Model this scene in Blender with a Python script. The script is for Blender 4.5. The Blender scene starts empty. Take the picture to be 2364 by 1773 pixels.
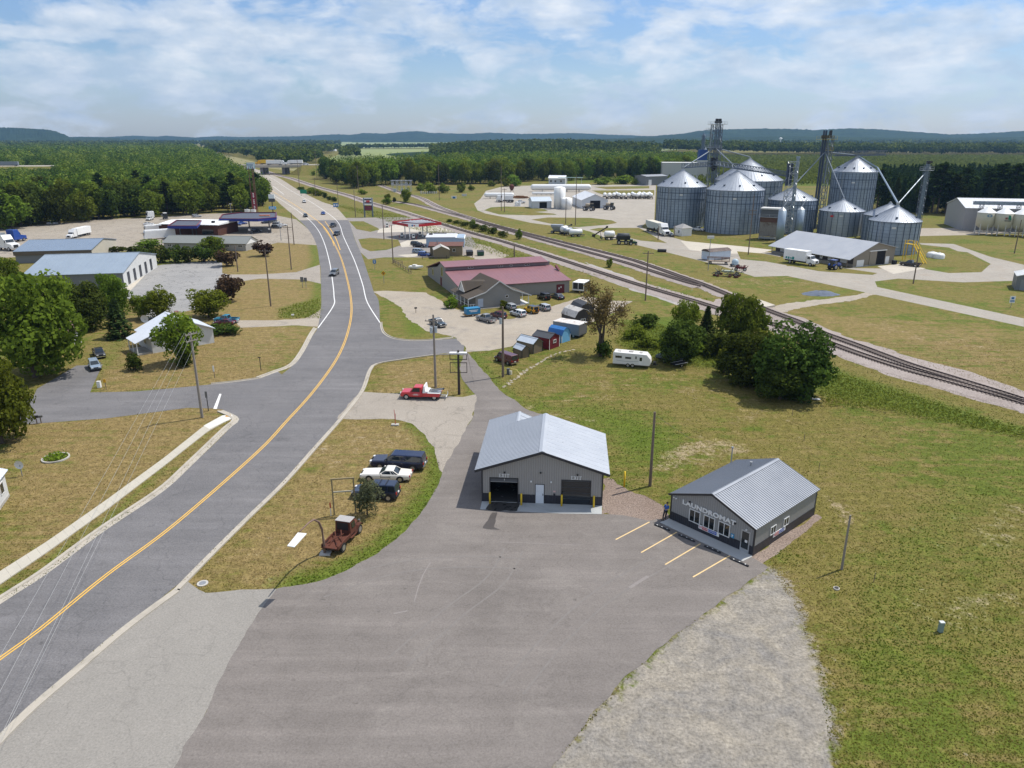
import bpy,math,random
import numpy as np
from math import sin,cos,pi,radians,hypot,atan2,sqrt
random.seed(11)
RNG=np.random.default_rng(5)
SC=bpy.context.scene
COL=SC.collection

# ---------------------------------------------------------------- survey: a point of the photograph -> a point on the ground
FOC,PCX,PCY,CAMH=1700.0,1182.0,886.5,35.0
PITCH=math.atan((886.5-317.4)/FOC)
SP,CP=sin(PITCH),cos(PITCH)
REG={'1':(0,210,.27125),'2':(500,210,.27125),'3':(1000,210,.27125),'4':(1450,210,.27125),'5':(1864,210,.2713),'6':(0,600,.27125),
       '7':(500,600,.27125),'8':(900,560,.27125),'9':(1350,600,.27125),'A':(1764,560,.27125),'B':(0,1000,.27125),'C':(400,960,.27125),
       'D':(1000,900,.22604),'E':(1450,950,.22604),'F':(1764,1000,.27125),'G':(480,360,.13263),'H':(320,480,.1085),'I':(800,430,.13562),
       'J':(1600,1190,.13562),'K':(980,560,.18083),'L':(2200,440,.15679),'M':(1500,260,.13562),'N':(1110,400,.19439),'O':(1650,400,.11302),
       'P':(1640,540,.11754),'Q':(1420,500,.12055),'R':(830,1020,.09643),'S':(720,1120,.10847),'T':(900,860,.09946),'U':(1140,640,.14467),
       'V':(560,340,.13562),'d':(0,0,1.0687)}
def px(k,x,y):
    a,b,s=REG[k]
    return a+x*s,b+y*s
def W(k,x,y,z=0.0):
    X,Y=px(k,x,y)
    u,v=(X-PCX)/FOC,(PCY-Y)/FOC
    t=(z-CAMH)/(-SP+v*CP)
    return(u*t,(CP+v*SP)*t)
def HZ(p,k,y):
    v=(PCY-px(k,0,y)[1])/FOC
    return CAMH+p[1]*(-SP+v*CP)/(CP+v*SP)
def HT(k,bx,by,ty):return HZ(W(k,bx,by),k,ty)
def PPM(p):return FOC/(p[1]*CP+CAMH*SP)  # photo pixels per metre on the ground at p
def L2(a,b):return hypot(b[0]-a[0],b[1]-a[1])
def ANG(a,b):return atan2(b[1]-a[1],b[0]-a[0])

# ---------------------------------------------------------------- mesh builder
class MB:
    def __init__(s):s.v=[];s.f=[]
    def add(s,vs,fs):
        n=len(s.v);s.v+=[tuple(p) for p in vs];s.f+=[tuple(i+n for i in f) for f in fs];return s
    def box(s,x0,x1,y0,y1,z0,z1):
        return s.add([(x0,y0,z0),(x1,y0,z0),(x1,y1,z0),(x0,y1,z0),(x0,y0,z1),(x1,y0,z1),(x1,y1,z1),(x0,y1,z1)],
                     [(0,3,2,1),(4,5,6,7),(0,1,5,4),(1,2,6,5),(2,3,7,6),(3,0,4,7)])
    def cbox(s,c,d,rz=0):
        n=len(s.v);s.box(-d[0]/2,d[0]/2,-d[1]/2,d[1]/2,-d[2]/2,d[2]/2);ca,sa=cos(rz),sin(rz)
        for i in range(n,len(s.v)):
            x,y,z=s.v[i];s.v[i]=(c[0]+x*ca-y*sa,c[1]+x*sa+y*ca,c[2]+z)
        return s
    def prism(s,pts,z0,z1):
        n=len(pts);return s.add([(p[0],p[1],z0) for p in pts]+[(p[0],p[1],z1) for p in pts],
            [tuple(range(n-1,-1,-1)),tuple(range(n,2*n))]+[(i,(i+1)%n,n+(i+1)%n,n+i) for i in range(n)])
    def prismx(s,pts,x0,x1):  # pts (y, z)
        n=len(pts);return s.add([(x0,p[0],p[1]) for p in pts]+[(x1,p[0],p[1]) for p in pts],
            [tuple(range(n-1,-1,-1)),tuple(range(n,2*n))]+[(i,(i+1)%n,n+(i+1)%n,n+i) for i in range(n)])
    def prismy(s,pts,y0,y1):  # pts (x, z)
        n=len(pts);return s.add([(p[0],y0,p[1]) for p in pts]+[(p[0],y1,p[1]) for p in pts],
            [tuple(range(n)),tuple(range(2*n-1,n-1,-1))]+[(i,n+i,n+(i+1)%n,(i+1)%n) for i in range(n)])
    def cyl(s,x,y,z0,z1,r,r2=None,n=14,cap=True):
        r2=r if r2 is None else r2
        vs=[(x+r*cos(2*pi*i/n),y+r*sin(2*pi*i/n),z0) for i in range(n)]+[(x+r2*cos(2*pi*i/n),y+r2*sin(2*pi*i/n),z1) for i in range(n)]
        fs=[(i,(i+1)%n,n+(i+1)%n,n+i) for i in range(n)]
        if cap:fs+=[tuple(range(n-1,-1,-1)),tuple(range(n,2*n))]
        return s.add(vs,fs)
    def lathe(s,prof,x=0,y=0,n=20):  # prof (r, z)
        vs=[(x+r*cos(2*pi*i/n),y+r*sin(2*pi*i/n),z) for r,z in prof for i in range(n)]
        return s.add(vs,[(j*n+i,j*n+(i+1)%n,(j+1)*n+(i+1)%n,(j+1)*n+i) for j in range(len(prof)-1) for i in range(n)])
    def lathex(s,prof,y=0,z=0,n=16):  # horizontal axis x, prof (r, x)
        vs=[(xx,y+r*cos(2*pi*i/n),z+r*sin(2*pi*i/n)) for r,xx in prof for i in range(n)]
        return s.add(vs,[(j*n+i,j*n+(i+1)%n,(j+1)*n+(i+1)%n,(j+1)*n+i) for j in range(len(prof)-1) for i in range(n)])
    def tube(s,pts,r,n=6,cap=True):
        rs=r if isinstance(r,(list,tuple)) else[r]*len(pts)
        P=[np.array(p,float) for p in pts];vs=[]
        for i,p in enumerate(P):
            d=P[min(i+1,len(P)-1)]-P[max(i-1,0)];d/=(np.linalg.norm(d)+1e-9)
            a=np.cross(d,(0,0,1)) if abs(d[2])<.95 else np.cross(d,(1,0,0));a/=np.linalg.norm(a);b=np.cross(d,a)
            vs+=[tuple(p+rs[i]*(cos(2*pi*k/n)*a+sin(2*pi*k/n)*b)) for k in range(n)]
        m=len(P);fs=[(j*n+i,(j+1)*n+i,(j+1)*n+(i+1)%n,j*n+(i+1)%n) for j in range(m-1) for i in range(n)]
        if cap:fs+=[tuple(range(n)),tuple(range(m*n-1,(m-1)*n-1,-1))]
        return s.add(vs,fs)
    def bar(s,a,b,w,h=None):
        return s.tube([a,b],[w*.71]*2,4) if h is None else s._bar(a,b,w,h)
    def _bar(s,a,b,w,h):
        A,B=np.array(a,float),np.array(b,float);d=B-A;d/=np.linalg.norm(d)
        u=np.cross(d,(0,0,1)) if abs(d[2])<.95 else np.array((1.,0,0));u/=np.linalg.norm(u);v=np.cross(u,d)
        vs=[tuple(p+sx*u*w/2+sz*v*h/2) for p in(A,B) for sx,sz in((-1,-1),(1,-1),(1,1),(-1,1))]
        return s.add(vs,[(3,2,1,0),(4,5,6,7),(0,1,5,4),(1,2,6,5),(2,3,7,6),(3,0,4,7)])
    def sheet(s,pts,z):return s.add([(p[0],p[1],z) for p in pts],[tuple(range(len(pts)))])
    def ribbon(s,A,B,z):  # quads between two polylines
        n=len(A);return s.add([(p[0],p[1],z) for p in A]+[(p[0],p[1],z) for p in B],[(i,i+1,n+i+1,n+i) for i in range(n-1)])
    def move(s,dx,dy,dz=0,rz=0):
        ca,sa=cos(rz),sin(rz);s.v=[(x*ca-y*sa+dx,x*sa+y*ca+dy,z+dz) for x,y,z in s.v];return s
    def mesh(s,name,mat,smooth=False):
        m=bpy.data.meshes.new(name);m.from_pydata(s.v,[],s.f)
        if mat:m.materials.append(mat)
        if smooth:m.polygons.foreach_set('use_smooth',[True]*len(m.polygons))
        m.update();return m
    def build(s,name,mat,parent=None,smooth=False,bevel=0,seg=2):
        o=bpy.data.objects.new(name,s.mesh(name,mat,smooth));COL.objects.link(o)
        if parent:o.parent=parent
        if bevel:
            b=o.modifiers.new('bevel','BEVEL');b.width=bevel;b.segments=seg;b.limit_method='ANGLE';b.angle_limit=radians(35)
        return o
def tag(o,label=None,cat=None,group=None,kind=None):
    if label:o['label']=label
    if cat:o['category']=cat
    if group:o['group']=group
    if kind:o['kind']=kind
    return o
def thing(name,label,cat,loc=(0,0,0),rz=0,group=None):
    o=bpy.data.objects.new(name,None);COL.objects.link(o);o.empty_display_size=.3
    o.location=(loc[0],loc[1],loc[2] if len(loc)>2 else 0);o.rotation_euler=(0,0,rz)
    return tag(o,label,cat,group)
def structure(mb,name,mat):return tag(mb.build(name,mat),kind='structure')
def dup(o,parent=None):
    c=o.copy();COL.objects.link(c)
    if parent:c.parent=parent
    for ch in list(o.children):dup(ch,c)
    return c
def again(o,label,loc,rz,s=None,group=None):
    c=dup(o);c['label']=label;c.location=(loc[0],loc[1],loc[2] if len(loc)>2 else 0);c.rotation_euler=(0,0,rz)
    if s:c.scale=(s,s,s) if not isinstance(s,tuple) else s
    if group:c['group']=group
    return c
def text_mesh(txt,size,thick,mat,name,parent,M4,sx=1.0,bold=0.0,space=1.0):
    cu=bpy.data.curves.new('lettering','FONT');cu.body=txt;cu.size=size;cu.extrude=thick;cu.offset=bold;cu.align_x='CENTER';cu.align_y='CENTER';cu.space_character=space
    cu.resolution_u=3
    t=bpy.data.objects.new('lettering',cu);COL.objects.link(t);dg=bpy.context.evaluated_depsgraph_get()
    me=bpy.data.meshes.new_from_object(t.evaluated_get(dg));bpy.data.objects.remove(t);me.materials.clear();me.materials.append(mat)
    for v in me.vertices:v.co.x*=sx
    me.name=name;o=bpy.data.objects.new(name,me);COL.objects.link(o);o.parent=parent
    o.location=M4[0];o.rotation_euler=M4[1];return o

# ---------------------------------------------------------------- materials
_M={}
class NT:
    def __init__(s,m):s.t=m.node_tree;s.n=s.t.nodes;s.l=s.t.links;s.b=s.n.get('Principled BSDF')
    def new(s,typ,**kw):
        n=s.n.new(typ)
        for k,v in kw.items():
            if k in n.inputs.keys() if hasattr(n.inputs,'keys') else False:n.inputs[k].default_value=v
            else:setattr(n,k,v)
        return n
    def ln(s,a,b):s.l.new(a,b)
    def math(s,op,a,b=None):
        n=s.n.new('ShaderNodeMath');n.operation=op
        for i,q in enumerate((a,b)):
            if q is None:continue
            if isinstance(q,(int,float)):n.inputs[i].default_value=q
            else:s.ln(q,n.inputs[i])
        return n.outputs[0]
    def noise(s,vec,scale,detail=4,rough=.6,dist=0):
        n=s.n.new('ShaderNodeTexNoise');n.inputs['Scale'].default_value=scale;n.inputs['Detail'].default_value=detail;n.inputs['Roughness'].default_value=rough;n.inputs['Distortion'].default_value=dist
        if vec is not None:s.ln(vec,n.inputs['Vector'])
        return n.outputs['Fac']
    def ramp(s,fac,stops):
        n=s.n.new('ShaderNodeValToRGB');e=n.color_ramp.elements
        while len(e)<len(stops):e.new(.5)
        for i,(p,c) in enumerate(stops):e[i].position=p;e[i].color=(c[0],c[1],c[2],1) if isinstance(c,(tuple,list)) else(c,c,c,1)
        s.ln(fac,n.inputs[0]);return n.outputs[0]
    def mix(s,fac,a,b,mode='MIX'):
        n=s.n.new('ShaderNodeMix');n.data_type='RGBA';n.blend_type=mode
        for sock,q in((n.inputs[0],fac),(n.inputs[6],a),(n.inputs[7],b)):
            if isinstance(q,(int,float)):sock.default_value=q
            elif isinstance(q,(tuple,list)):sock.default_value=(q[0],q[1],q[2],1)
            else:s.ln(q,sock)
        return n.outputs[2]
    def vec(s,kind='Object'):return s.n.new('ShaderNodeTexCoord').outputs[kind]
    def pos(s):return s.n.new('ShaderNodeNewGeometry').outputs['Position']
    def scaled(s,v,sc,rot=0):
        n=s.n.new('ShaderNodeMapping');n.inputs['Scale'].default_value=sc;n.inputs['Rotation'].default_value=(0,0,rot);s.ln(v,n.inputs[0]);return n.outputs[0]
    def bump(s,h,st,d=.05):
        n=s.n.new('ShaderNodeBump');n.inputs['Strength'].default_value=st;n.inputs['Distance'].default_value=d;s.ln(h,n.inputs['Height']);s.ln(n.outputs[0],s.b.inputs['Normal'])
def newmat(name,rough=.7,metal=0,spec=.4):
    m=bpy.data.materials.new(name);m.use_nodes=True;t=NT(m);t.b.inputs['Roughness'].default_value=rough;t.b.inputs['Metallic'].default_value=metal;t.b.inputs['Specular IOR Level'].default_value=spec;return m,t
def mat(name,c,rough=.6,metal=0,var=.16,sc=1.2,spec=.4,coat=0,bump=0,rib=0,ribs=.3,stain=None,band=0):
    """painted / metal / masonry surface: base colour with weathering noise, optional vertical ribs, horizontal courses and stains"""
    if name in _M:return _M[name]
    m,t=newmat(name,rough,metal,spec);v=t.vec();n=t.noise(v,sc,5,.65);f=t.noise(v,sc*9,3,.6)
    k=t.math('ADD',t.math('MULTIPLY',t.math('SUBTRACT',n,.5),2*var),t.math('MULTIPLY',t.math('SUBTRACT',f,.5),var))
    col=t.mix(1.0,c,t.ramp(t.math('ADD',k,.5),[(0,0.),(1,1.)]),'MULTIPLY')
    hs=t.n.new('ShaderNodeHueSaturation');t.ln(t.math('ADD',k,1.0),hs.inputs['Value']);hs.inputs['Color'].default_value=(*c,1);col=hs.outputs[0]
    if stain:col=t.mix(t.ramp(t.noise(v,sc*.6,6,.7,.6),[(.5,0),(.68,1)]),col,stain)
    if rib or band:
        x=t.n.new('ShaderNodeSeparateXYZ');t.ln(v,x.inputs[0])
        if rib:w=t.math('SINE',t.math('MULTIPLY',t.math('ADD',x.outputs[0],x.outputs[1]),2*pi/ribs));w=t.math('POWER',t.math('ABSOLUTE',w),6)
        else:w=t.math('LESS_THAN',t.math('FRACT',t.math('MULTIPLY',x.outputs[2],1/ribs)),.16)
        col=t.mix(t.math('MULTIPLY',w,rib or band),col,(c[0]*.55,c[1]*.55,c[2]*.55));t.bump(w,.5,.04)
    elif bump:t.bump(f,bump,.03)
    t.ln(col,t.b.inputs['Base Color'])
    t.ln(t.ramp(n,[(.3,rough*.8),(.7,min(1,rough*1.2))]),t.b.inputs['Roughness'])
    if coat:t.b.inputs['Coat Weight'].default_value=coat;t.b.inputs['Coat Roughness'].default_value=.06
    _M[name]=m;return m
def paint(name,c):return mat('paint_'+name,c,.32,0,.05,.7,.5,coat=.6)
def flat(name,c,rough=.5):return mat(name,c,rough,0,.06,2)
GLASS=mat('window_glass',(.012,.017,.02),.06,0,.1,.5,.9)
CARGLASS=mat('car_glass',(.02,.028,.034),.05,0,.1,.5,.8)
TYRE=mat('tyre_rubber',(.018,.018,.019),.85)
RIM=mat('rim_alloy',(.45,.45,.46),.35,.7)
CHROME=mat('chrome',(.6,.6,.6),.22,.9)
DARK=mat('dark_plastic',(.02,.02,.022),.6)
BLACK=mat('black_steel',(.025,.025,.027),.5)
WHITE=mat('white_paint',(.78,.78,.76),.45)
GALV=mat('galvanised_steel',(.42,.44,.46),.45,.6,.2,.8)
GREYSTEEL=mat('grey_steel',(.3,.31,.32),.5,.4)
CONC=mat('concrete',(.46,.44,.4),.9,0,.16,.7,.2,bump=.3,stain=(.3,.28,.25))
YELLOW=mat('yellow_paint',(.75,.5,.02),.45)
RED=mat('red_paint',(.5,.03,.03),.5)
WOOD=mat('weathered_wood',(.2,.155,.115),.9,0,.25,3)
POLEW=mat('pole_wood',(.17,.13,.1),.9,0,.3,2.5)
REDLAMP=mat('red_lens',(.4,.02,.02),.2)
LAMP=mat('clear_lens',(.7,.7,.68),.12)
STEELBLUE=mat('leg_blue_steel',(.12,.16,.22),.5,.2)
RUST=mat('rusted_metal',(.12,.045,.03),.85,.1,.35,1.6,.2,stain=(.06,.03,.025))
HAZE,SKYS,SUNE,EXPO=6e-5,.082,3.9,0.27
# ================================================================ ground
def poly(k,pts):return[W(k,*p) for p in pts]
def smooth(pts,n=6,closed=False):  # Catmull-Rom
    P=[np.array(p,float) for p in pts];out=[];m=len(P)
    for i in range(m if closed else m-1):
        a,b,c,d=(P[(i-1)%m] if closed or i else P[0]),P[i],P[(i+1)%m],(P[(i+2)%m] if closed or i+2<m else P[-1])
        for j in range(n):
            t=j/n;out.append(tuple(.5*(2*b+(c-a)*t+(2*a-5*b+4*c-d)*t*t+(3*b-a-3*c+d)*t**3)))
    if not closed:out.append(tuple(P[-1]))
    return out
def resample(pts,step):
    P=np.array(pts,float);d=np.r_[0,np.cumsum(np.hypot(*np.diff(P,axis=0).T))];n=max(2,int(d[-1]/step)+1);t=np.linspace(0,d[-1],n)
    return[tuple(q) for q in np.c_[np.interp(t,d,P[:,0]),np.interp(t,d,P[:,1])]]
def offset(pts,d):  # shift a polyline sideways (left positive)
    P=np.array(pts,float);T=np.gradient(P,axis=0);T/=(np.linalg.norm(T,axis=1)[:,None]+1e-9)
    return[tuple(q) for q in P+d*np.c_[-T[:,1],T[:,0]]]
def ragged(pts,amp,step=.5,seed=1):
    """subdivide a closed outline and wobble it so that a worn edge is uneven"""
    P=resample(list(pts)+[pts[0]],step)[:-1];r=np.random.default_rng(seed);n=len(P);w=r.normal(0,1,n);w=(w+np.roll(w,1)+np.roll(w,2)*.7+np.roll(w,3)*.5)/2
    a=np.array(P);T=np.roll(a,-1,0)-np.roll(a,1,0);T/=(np.linalg.norm(T,axis=1)[:,None]+1e-9)
    return[tuple(q) for q in a+amp*w[:,None]*np.c_[-T[:,1],T[:,0]]]
def seg_dist(X,Y,pl):
    d=np.full(X.shape,1e9)
    for(x0,y0),(x1,y1) in zip(pl[:-1],pl[1:]):
        dx,dy=x1-x0,y1-y0;t=np.clip(((X-x0)*dx+(Y-y0)*dy)/(dx*dx+dy*dy+1e-9),0,1)
        d=np.minimum(d,np.hypot(X-x0-t*dx,Y-y0-t*dy))
    return d
def inside(X,Y,pl):
    r=np.zeros(X.shape,bool);n=len(pl)
    for i in range(n):
        (x0,y0),(x1,y1)=pl[i],pl[(i+1)%n]
        if y0==y1:continue
        c=((y0>Y)!=(y1>Y))&(X<(x1-x0)*(Y-y0)/(y1-y0)+x0);r^=c
    return r
def zone(X,Y,pl,soft):return 1/(1+np.exp(-np.where(inside(X,Y,pl),1,-1)*seg_dist(X,Y,pl+[pl[0]])/soft*2.2))

ys=[-300,-60,0,20];y=30.
while y<1000:ys.append(y);y*=1.0125
ys+=[1150,1400,1800,2500,4000,6000,8800]
xs=sorted(set([-8000,-4000,-2000,-1200]+[round(v,3) for v in np.arange(-700,-130,14)]+[round(v,3) for v in np.arange(-130,131,1.3)]+[round(v,3) for v in np.arange(140,800,14)]+[1200,2000,4000,8000]))
GX,GY=np.meshgrid(xs,ys);nx,ny=len(xs),len(ys)
green=np.zeros(GX.shape);bare=np.zeros(GX.shape);lush=np.zeros(GX.shape)
for pts,wd,st in[  # greener verges
    ([(900,912),(925,935),(948,985),(945,1040),(925,1075),(869,1148),(793,1203),(704,1245),(640,1258)],2.2,1.0),
    ([(830,650),(835,680),(850,722),(890,728)],1.0,.4),([(870,640),(890,690),(900,720)],2.6,.9),([(690,600),(685,640),(680,690)],1.6,.9),([(676,530),(684,560),(672,585),(640,592)],2,.9),([(600,700),(660,704)],2,.8),
    ([(1020,770),(1060,815),(1110,862),(1180,885)],1.6,.75),([(985,770),(1010,820),(1022,850)],1.4,.8),
    ([(202,800),(196,845),(215,855),(330,842)],1.0,.8),([(225,790),(260,735)],2.5,.6),([(405,878),(330,888),(228,901)],1.0,.5),([(0,1283),(228,1125),(480,905)],.8,.7),
    ([(1700,1110),(1640,1165),(1690,1210)],1.4,.6),([(1900,1440),(1930,1250),(2020,1150),(2100,1060)],3.4,.5),([(1290,1000),(1330,1060)],2.5,.6),
    ([(830,556),(870,560)],3,.7),([(1730,655),(1840,625),(1880,632)],3,.7),([(1900,620),(2000,640),(2212,700)],3,.6),([(2000,590),(2100,560),(2150,575)],4,.8),
    ([(1180,475),(1300,510),(1420,520)],5,.6),([(640,490),(660,500)],6,.9),([(600,470),(640,480)],6,.8)]:
    green=np.maximum(green,st*np.exp(-(seg_dist(GX,GY,[W('d',*p) for p in pts])/wd)**2))
for pts,soft,st in[
    ([(1180,880),(1300,870),(1460,930),(1440,1010),(1330,1000),(1310,940)],3,.85),([(1470,690),(1600,770),(1790,790),(2212,925),(2212,945),(1800,860),(1560,800),(1380,770),(1330,740),(1380,690)],2,1.),
    ([(410,640),(450,600),(480,655),(560,690),(540,700),(480,690)],1.5,.3),([(600,665),(690,640),(690,690),(600,690)],1.5,.8),([(1170,480),(1420,520),(1500,540),(1400,530),(1250,500)],4,.7),
    ([(700,440),(900,500),(1080,560),(1180,560),(1500,640),(1540,650),(1250,580),(1000,500),(860,455)],5,.55),([(1880,455),(2212,480),(2212,520),(1990,540),(1985,480)],6,.45),([(1380,505),(1600,545),(1500,560)],3,.8),
    ([(2130,1080),(2212,1040),(2212,1451),(1900,1451),(1960,1300)],4,.55),([(1180,395),(1420,395),(1420,380),(1180,380)],10,.8),([(1430,400),(1720,402),(1880,404),(2500,404),(2500,336),(1430,336)],15,.9)]:
    green=np.maximum(green,st*zone(GX,GY,[W('d',*p) for p in pts],soft))
for pts,wd,st in[
    ([(1455,985),(1500,965),(1570,960),(1590,975)],2.0,.85),([(1440,1010),(1480,1000),(1540,985)],2.4,.75),([(1785,1075),(1830,1110),(1840,1125)],1.3,.8),([(1690,1140),(1740,1120)],.8,.6),
    ([(1100,862),(1180,892),(1280,910)],.7,.8),([(1240,862),(1310,858)],2,.5),([(2150,1150),(2212,1110)],3,.5),([(2050,1330),(2150,1290)],3,.5),([(1690,1250),(1740,1400)],2.0,.6),
    ([(260,815),(300,790)],2.5,.45),([(560,690),(620,720),(560,760)],3,.4),([(880,780),(860,830)],3,.35),([(700,1000),(760,950),(850,950)],4,.45),([(610,1180),(700,1080)],3,.3),
    ([(1250,840),(1440,820),(1600,890)],6,.35),([(1900,700),(2200,770)],8,.4),([(530,600),(650,610)],5,.4),([(560,540),(640,545)],6,.35),([(1500,610),(1760,610)],6,.5)]:
    bare=np.maximum(bare,st*np.exp(-(seg_dist(GX,GY,[W('d',*p) for p in pts])/wd)**2))
dry=zone(GX,GY,[W('d',*p) for p in[(0,900),(0,1300),(500,930),(600,820),(690,700),(690,500),(440,540),(230,720),(190,860)]],4)
dry=np.maximum(dry,zone(GX,GY,[W('d',*p) for p in[(410,1260),(740,905),(930,920),(950,1030),(800,1200),(590,1280)]],2))
dry=np.maximum(dry,zone(GX,GY,[W('d',*p) for p in[(790,850),(830,785),(970,770),(1000,850)]],2))
dry=np.maximum(dry,.75*zone(GX,GY,[W('d',*p) for p in[(1700,670),(2212,720),(2212,860),(1750,700)]],6))
lush=zone(GX,GY,[W('d',*p) for p in[(1372,1451),(1452,1380),(1532,1320),(1602,1270),(1662,1224),(1688,1255),(1722,1320),(1748,1380),(1766,1451),(1790,1560),(1800,1660),(1830,1800),(1098,1800),(1190,1660),(1292,1530)]],1.1)  # crushed rock
GRID=(xs,ys,green,bare,dry)
gm=bpy.data.meshes.new('ground');idx=np.arange(nx*ny).reshape(ny,nx)
fq=np.stack([idx[:-1,:-1],idx[:-1,1:],idx[1:,1:],idx[1:,:-1]],-1).reshape(-1,4)
gm.from_pydata(np.c_[GX.ravel(),GY.ravel(),np.zeros(nx*ny)].tolist(),[],fq.tolist())
at=gm.color_attributes.new('cover','FLOAT_COLOR','POINT');at.data.foreach_set('color',np.stack([green,bare,dry,lush],-1).astype(np.float32).ravel())
m,t=newmat('lawn',.95,0,.15);p=t.pos()
ca=t.n.new('ShaderNodeVertexColor');ca.layer_name='cover';sp=t.n.new('ShaderNodeSeparateColor');t.ln(ca.outputs['Color'],sp.inputs[0])
big,mid,fine,tuft=t.noise(p,.045,5,.6),t.noise(p,.33,6,.68,.4),t.noise(p,4.5,4,.7),t.noise(p,1.6,5,.75,.5)
streak=t.noise(t.scaled(p,(.09,1.1,1),radians(38)),1.0,4,.6)
rock_n=t.math('ADD',ca.outputs['Alpha'],t.math('MULTIPLY',t.math('SUBTRACT',t.math('ADD',tuft,mid),1.0),1.3))
g0=t.math('ADD',t.math('MULTIPLY',big,.9),t.math('ADD',t.math('MULTIPLY',mid,.75),t.math('MULTIPLY',streak,.35)))  # ~1.0
green_c=t.mix(t.ramp(tuft,[(.3,0),(.7,1)]),(.078,.108,.012),(.13,.15,.026))
olive_c=t.mix(t.ramp(tuft,[(.3,0),(.7,1)]),(.125,.112,.022),(.2,.165,.052))
dry_c=t.mix(t.ramp(tuft,[(.28,0),(.72,1)]),(.165,.12,.042),(.29,.212,.092))
base=t.mix(t.ramp(g0,[(.86,0),(1.12,1)]),green_c,olive_c)
dm=t.math('ADD',t.math('MULTIPLY',sp.outputs[2],.6),t.math('MULTIPLY',t.math('SUBTRACT',t.math('ADD',mid,streak),1.0),1.5))
base=t.mix(t.ramp(t.math('ADD',dm,.1),[(.12,0),(.75,1)]),base,dry_c)
gk=t.math('ADD',sp.outputs[0],t.math('MULTIPLY',t.math('SUBTRACT',t.math('ADD',mid,tuft),1.0),1.5))
base=t.mix(t.ramp(gk,[(.3,0),(.95,.85)]),base,t.mix(t.ramp(tuft,[(.3,0),(.7,1)]),(.056,.098,.008),(.12,.168,.018)))
bk=t.math('ADD',sp.outputs[1],t.math('MULTIPLY',t.math('SUBTRACT',t.math('ADD',t.math('MULTIPLY',tuft,1.3),mid),1.2),2.2))
base=t.mix(t.ramp(bk,[(.45,0),(1.1,.85)]),base,t.mix(fine,(.26,.2,.11),(.42,.34,.22)))
base=t.mix(t.ramp(rock_n,[(.3,0),(.62,1)]),base,t.mix(t.ramp(t.noise(p,.3,6,.7,.6),[(.35,0),(.65,1)]),(.215,.2,.18),(.31,.275,.22)))
base=t.mix(1.0,base,t.ramp(fine,[(.25,.5),(.5,1),(.75,1.4)]),'MULTIPLY');base=t.mix(1.0,base,t.ramp(t.noise(p,1.1,3,.6),[(.3,.8),(.7,1.2)]),'MULTIPLY')
t.ln(base,t.b.inputs['Base Color']);t.bump(t.math('ADD',tuft,fine),.7,.12)
gm.materials.append(m);go=bpy.data.objects.new('ground',gm);COL.objects.link(go);tag(go,kind='structure')

# ---------------------------------------------------------------- paving materials
def paving(name,c,c2,crack=0,wear=.5,grain=1.,patch=None):
    m,t=newmat(name,.9,0,.25);p=t.pos();n=t.noise(p,.11,6,.6,.3);f=t.noise(p,7,3,.75);s=t.noise(p,.9,5,.7)
    col=t.mix(t.ramp(t.math('ADD',t.math('MULTIPLY',n,wear*2),t.math('MULTIPLY',s,1-wear)),[(.45,0),(.95,1)]),c,c2)
    if patch:col=t.mix(t.ramp(t.noise(p,.22,7,.72,.8),[(.52,0),(.66,.8)]),col,patch)
    if crack:
        v=t.n.new('ShaderNodeTexVoronoi');v.feature='DISTANCE_TO_EDGE';v.inputs['Scale'].default_value=.16
        wv=t.n.new('ShaderNodeVectorMath');wv.operation='ADD';ns=t.n.new('ShaderNodeTexNoise');ns.inputs['Scale'].default_value=.35;t.ln(p,ns.inputs[0])
        sc=t.n.new('ShaderNodeVectorMath');sc.operation='SCALE';sc.inputs['Scale'].default_value=6;t.ln(ns.outputs['Color'],sc.inputs[0]);t.ln(p,wv.inputs[0]);t.ln(sc.outputs[0],wv.inputs[1]);t.ln(wv.outputs[0],v.inputs['Vector'])
        col=t.mix(t.math('MULTIPLY',t.ramp(v.outputs['Distance'],[(0,1),(.02,0)]),crack),col,(c[0]*.45,c[1]*.45,c[2]*.45))
    if name in('lot_asphalt','road_asphalt'):  # wheel-polished streaks and oil spots
        st=t.noise(t.scaled(p,(.05,.75,1),radians(-40 if name[0]=='l' else 52)),1.0,5,.65);col=t.mix(1.0,col,t.ramp(st,[(.35,.9),(.55,1.0),(.7,1.14)]),'MULTIPLY');col=t.mix(t.ramp(t.noise(p,1.3,2,.5),[(.7,0),(.78,.5)]),col,(c[0]*.5,c[1]*.5,c[2]*.5))
    col=t.mix(1.0,col,t.ramp(f,[(.2,1-.45*grain),(.5,1),(.8,1+.4*grain)]),'MULTIPLY')
    t.ln(col,t.b.inputs['Base Color']);t.bump(f,.3,.02);return m
ASPH=paving('road_asphalt',(.132,.128,.13),(.185,.177,.176),.25,.5)
ASPH_OLD=paving('old_asphalt',(.25,.225,.195),(.33,.3,.255),.5,.6)
LOT=paving('lot_asphalt',(.156,.138,.124),(.204,.181,.163),.15,.6,.7,patch=(.22,.197,.176))
GRAVEL=paving('gravel',(.31,.262,.205),(.39,.34,.272),0,.5,1.,patch=(.26,.232,.2))
DRIVE=paving('worn_drive',(.275,.242,.2),(.345,.305,.255),.4,.5)
PADC=paving('concrete_paving',(.43,.39,.32),(.52,.47,.39),.35,.6,.5)
BALLAST=paving('ballast',(.25,.205,.18),(.35,.3,.27),0,.5,1.6)
REDROCK=paving('red_landscape_rock',(.19,.14,.11),(.28,.22,.18),0,.4,2.2)
PAD_LOTGREY=paving('grey_parking',(.25,.245,.235),(.31,.3,.285),.9,.5)
CONCP=mat('kerb_concrete',(.43,.39,.325),.9,0,.14,.6,.2,stain=(.33,.3,.25))
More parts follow.
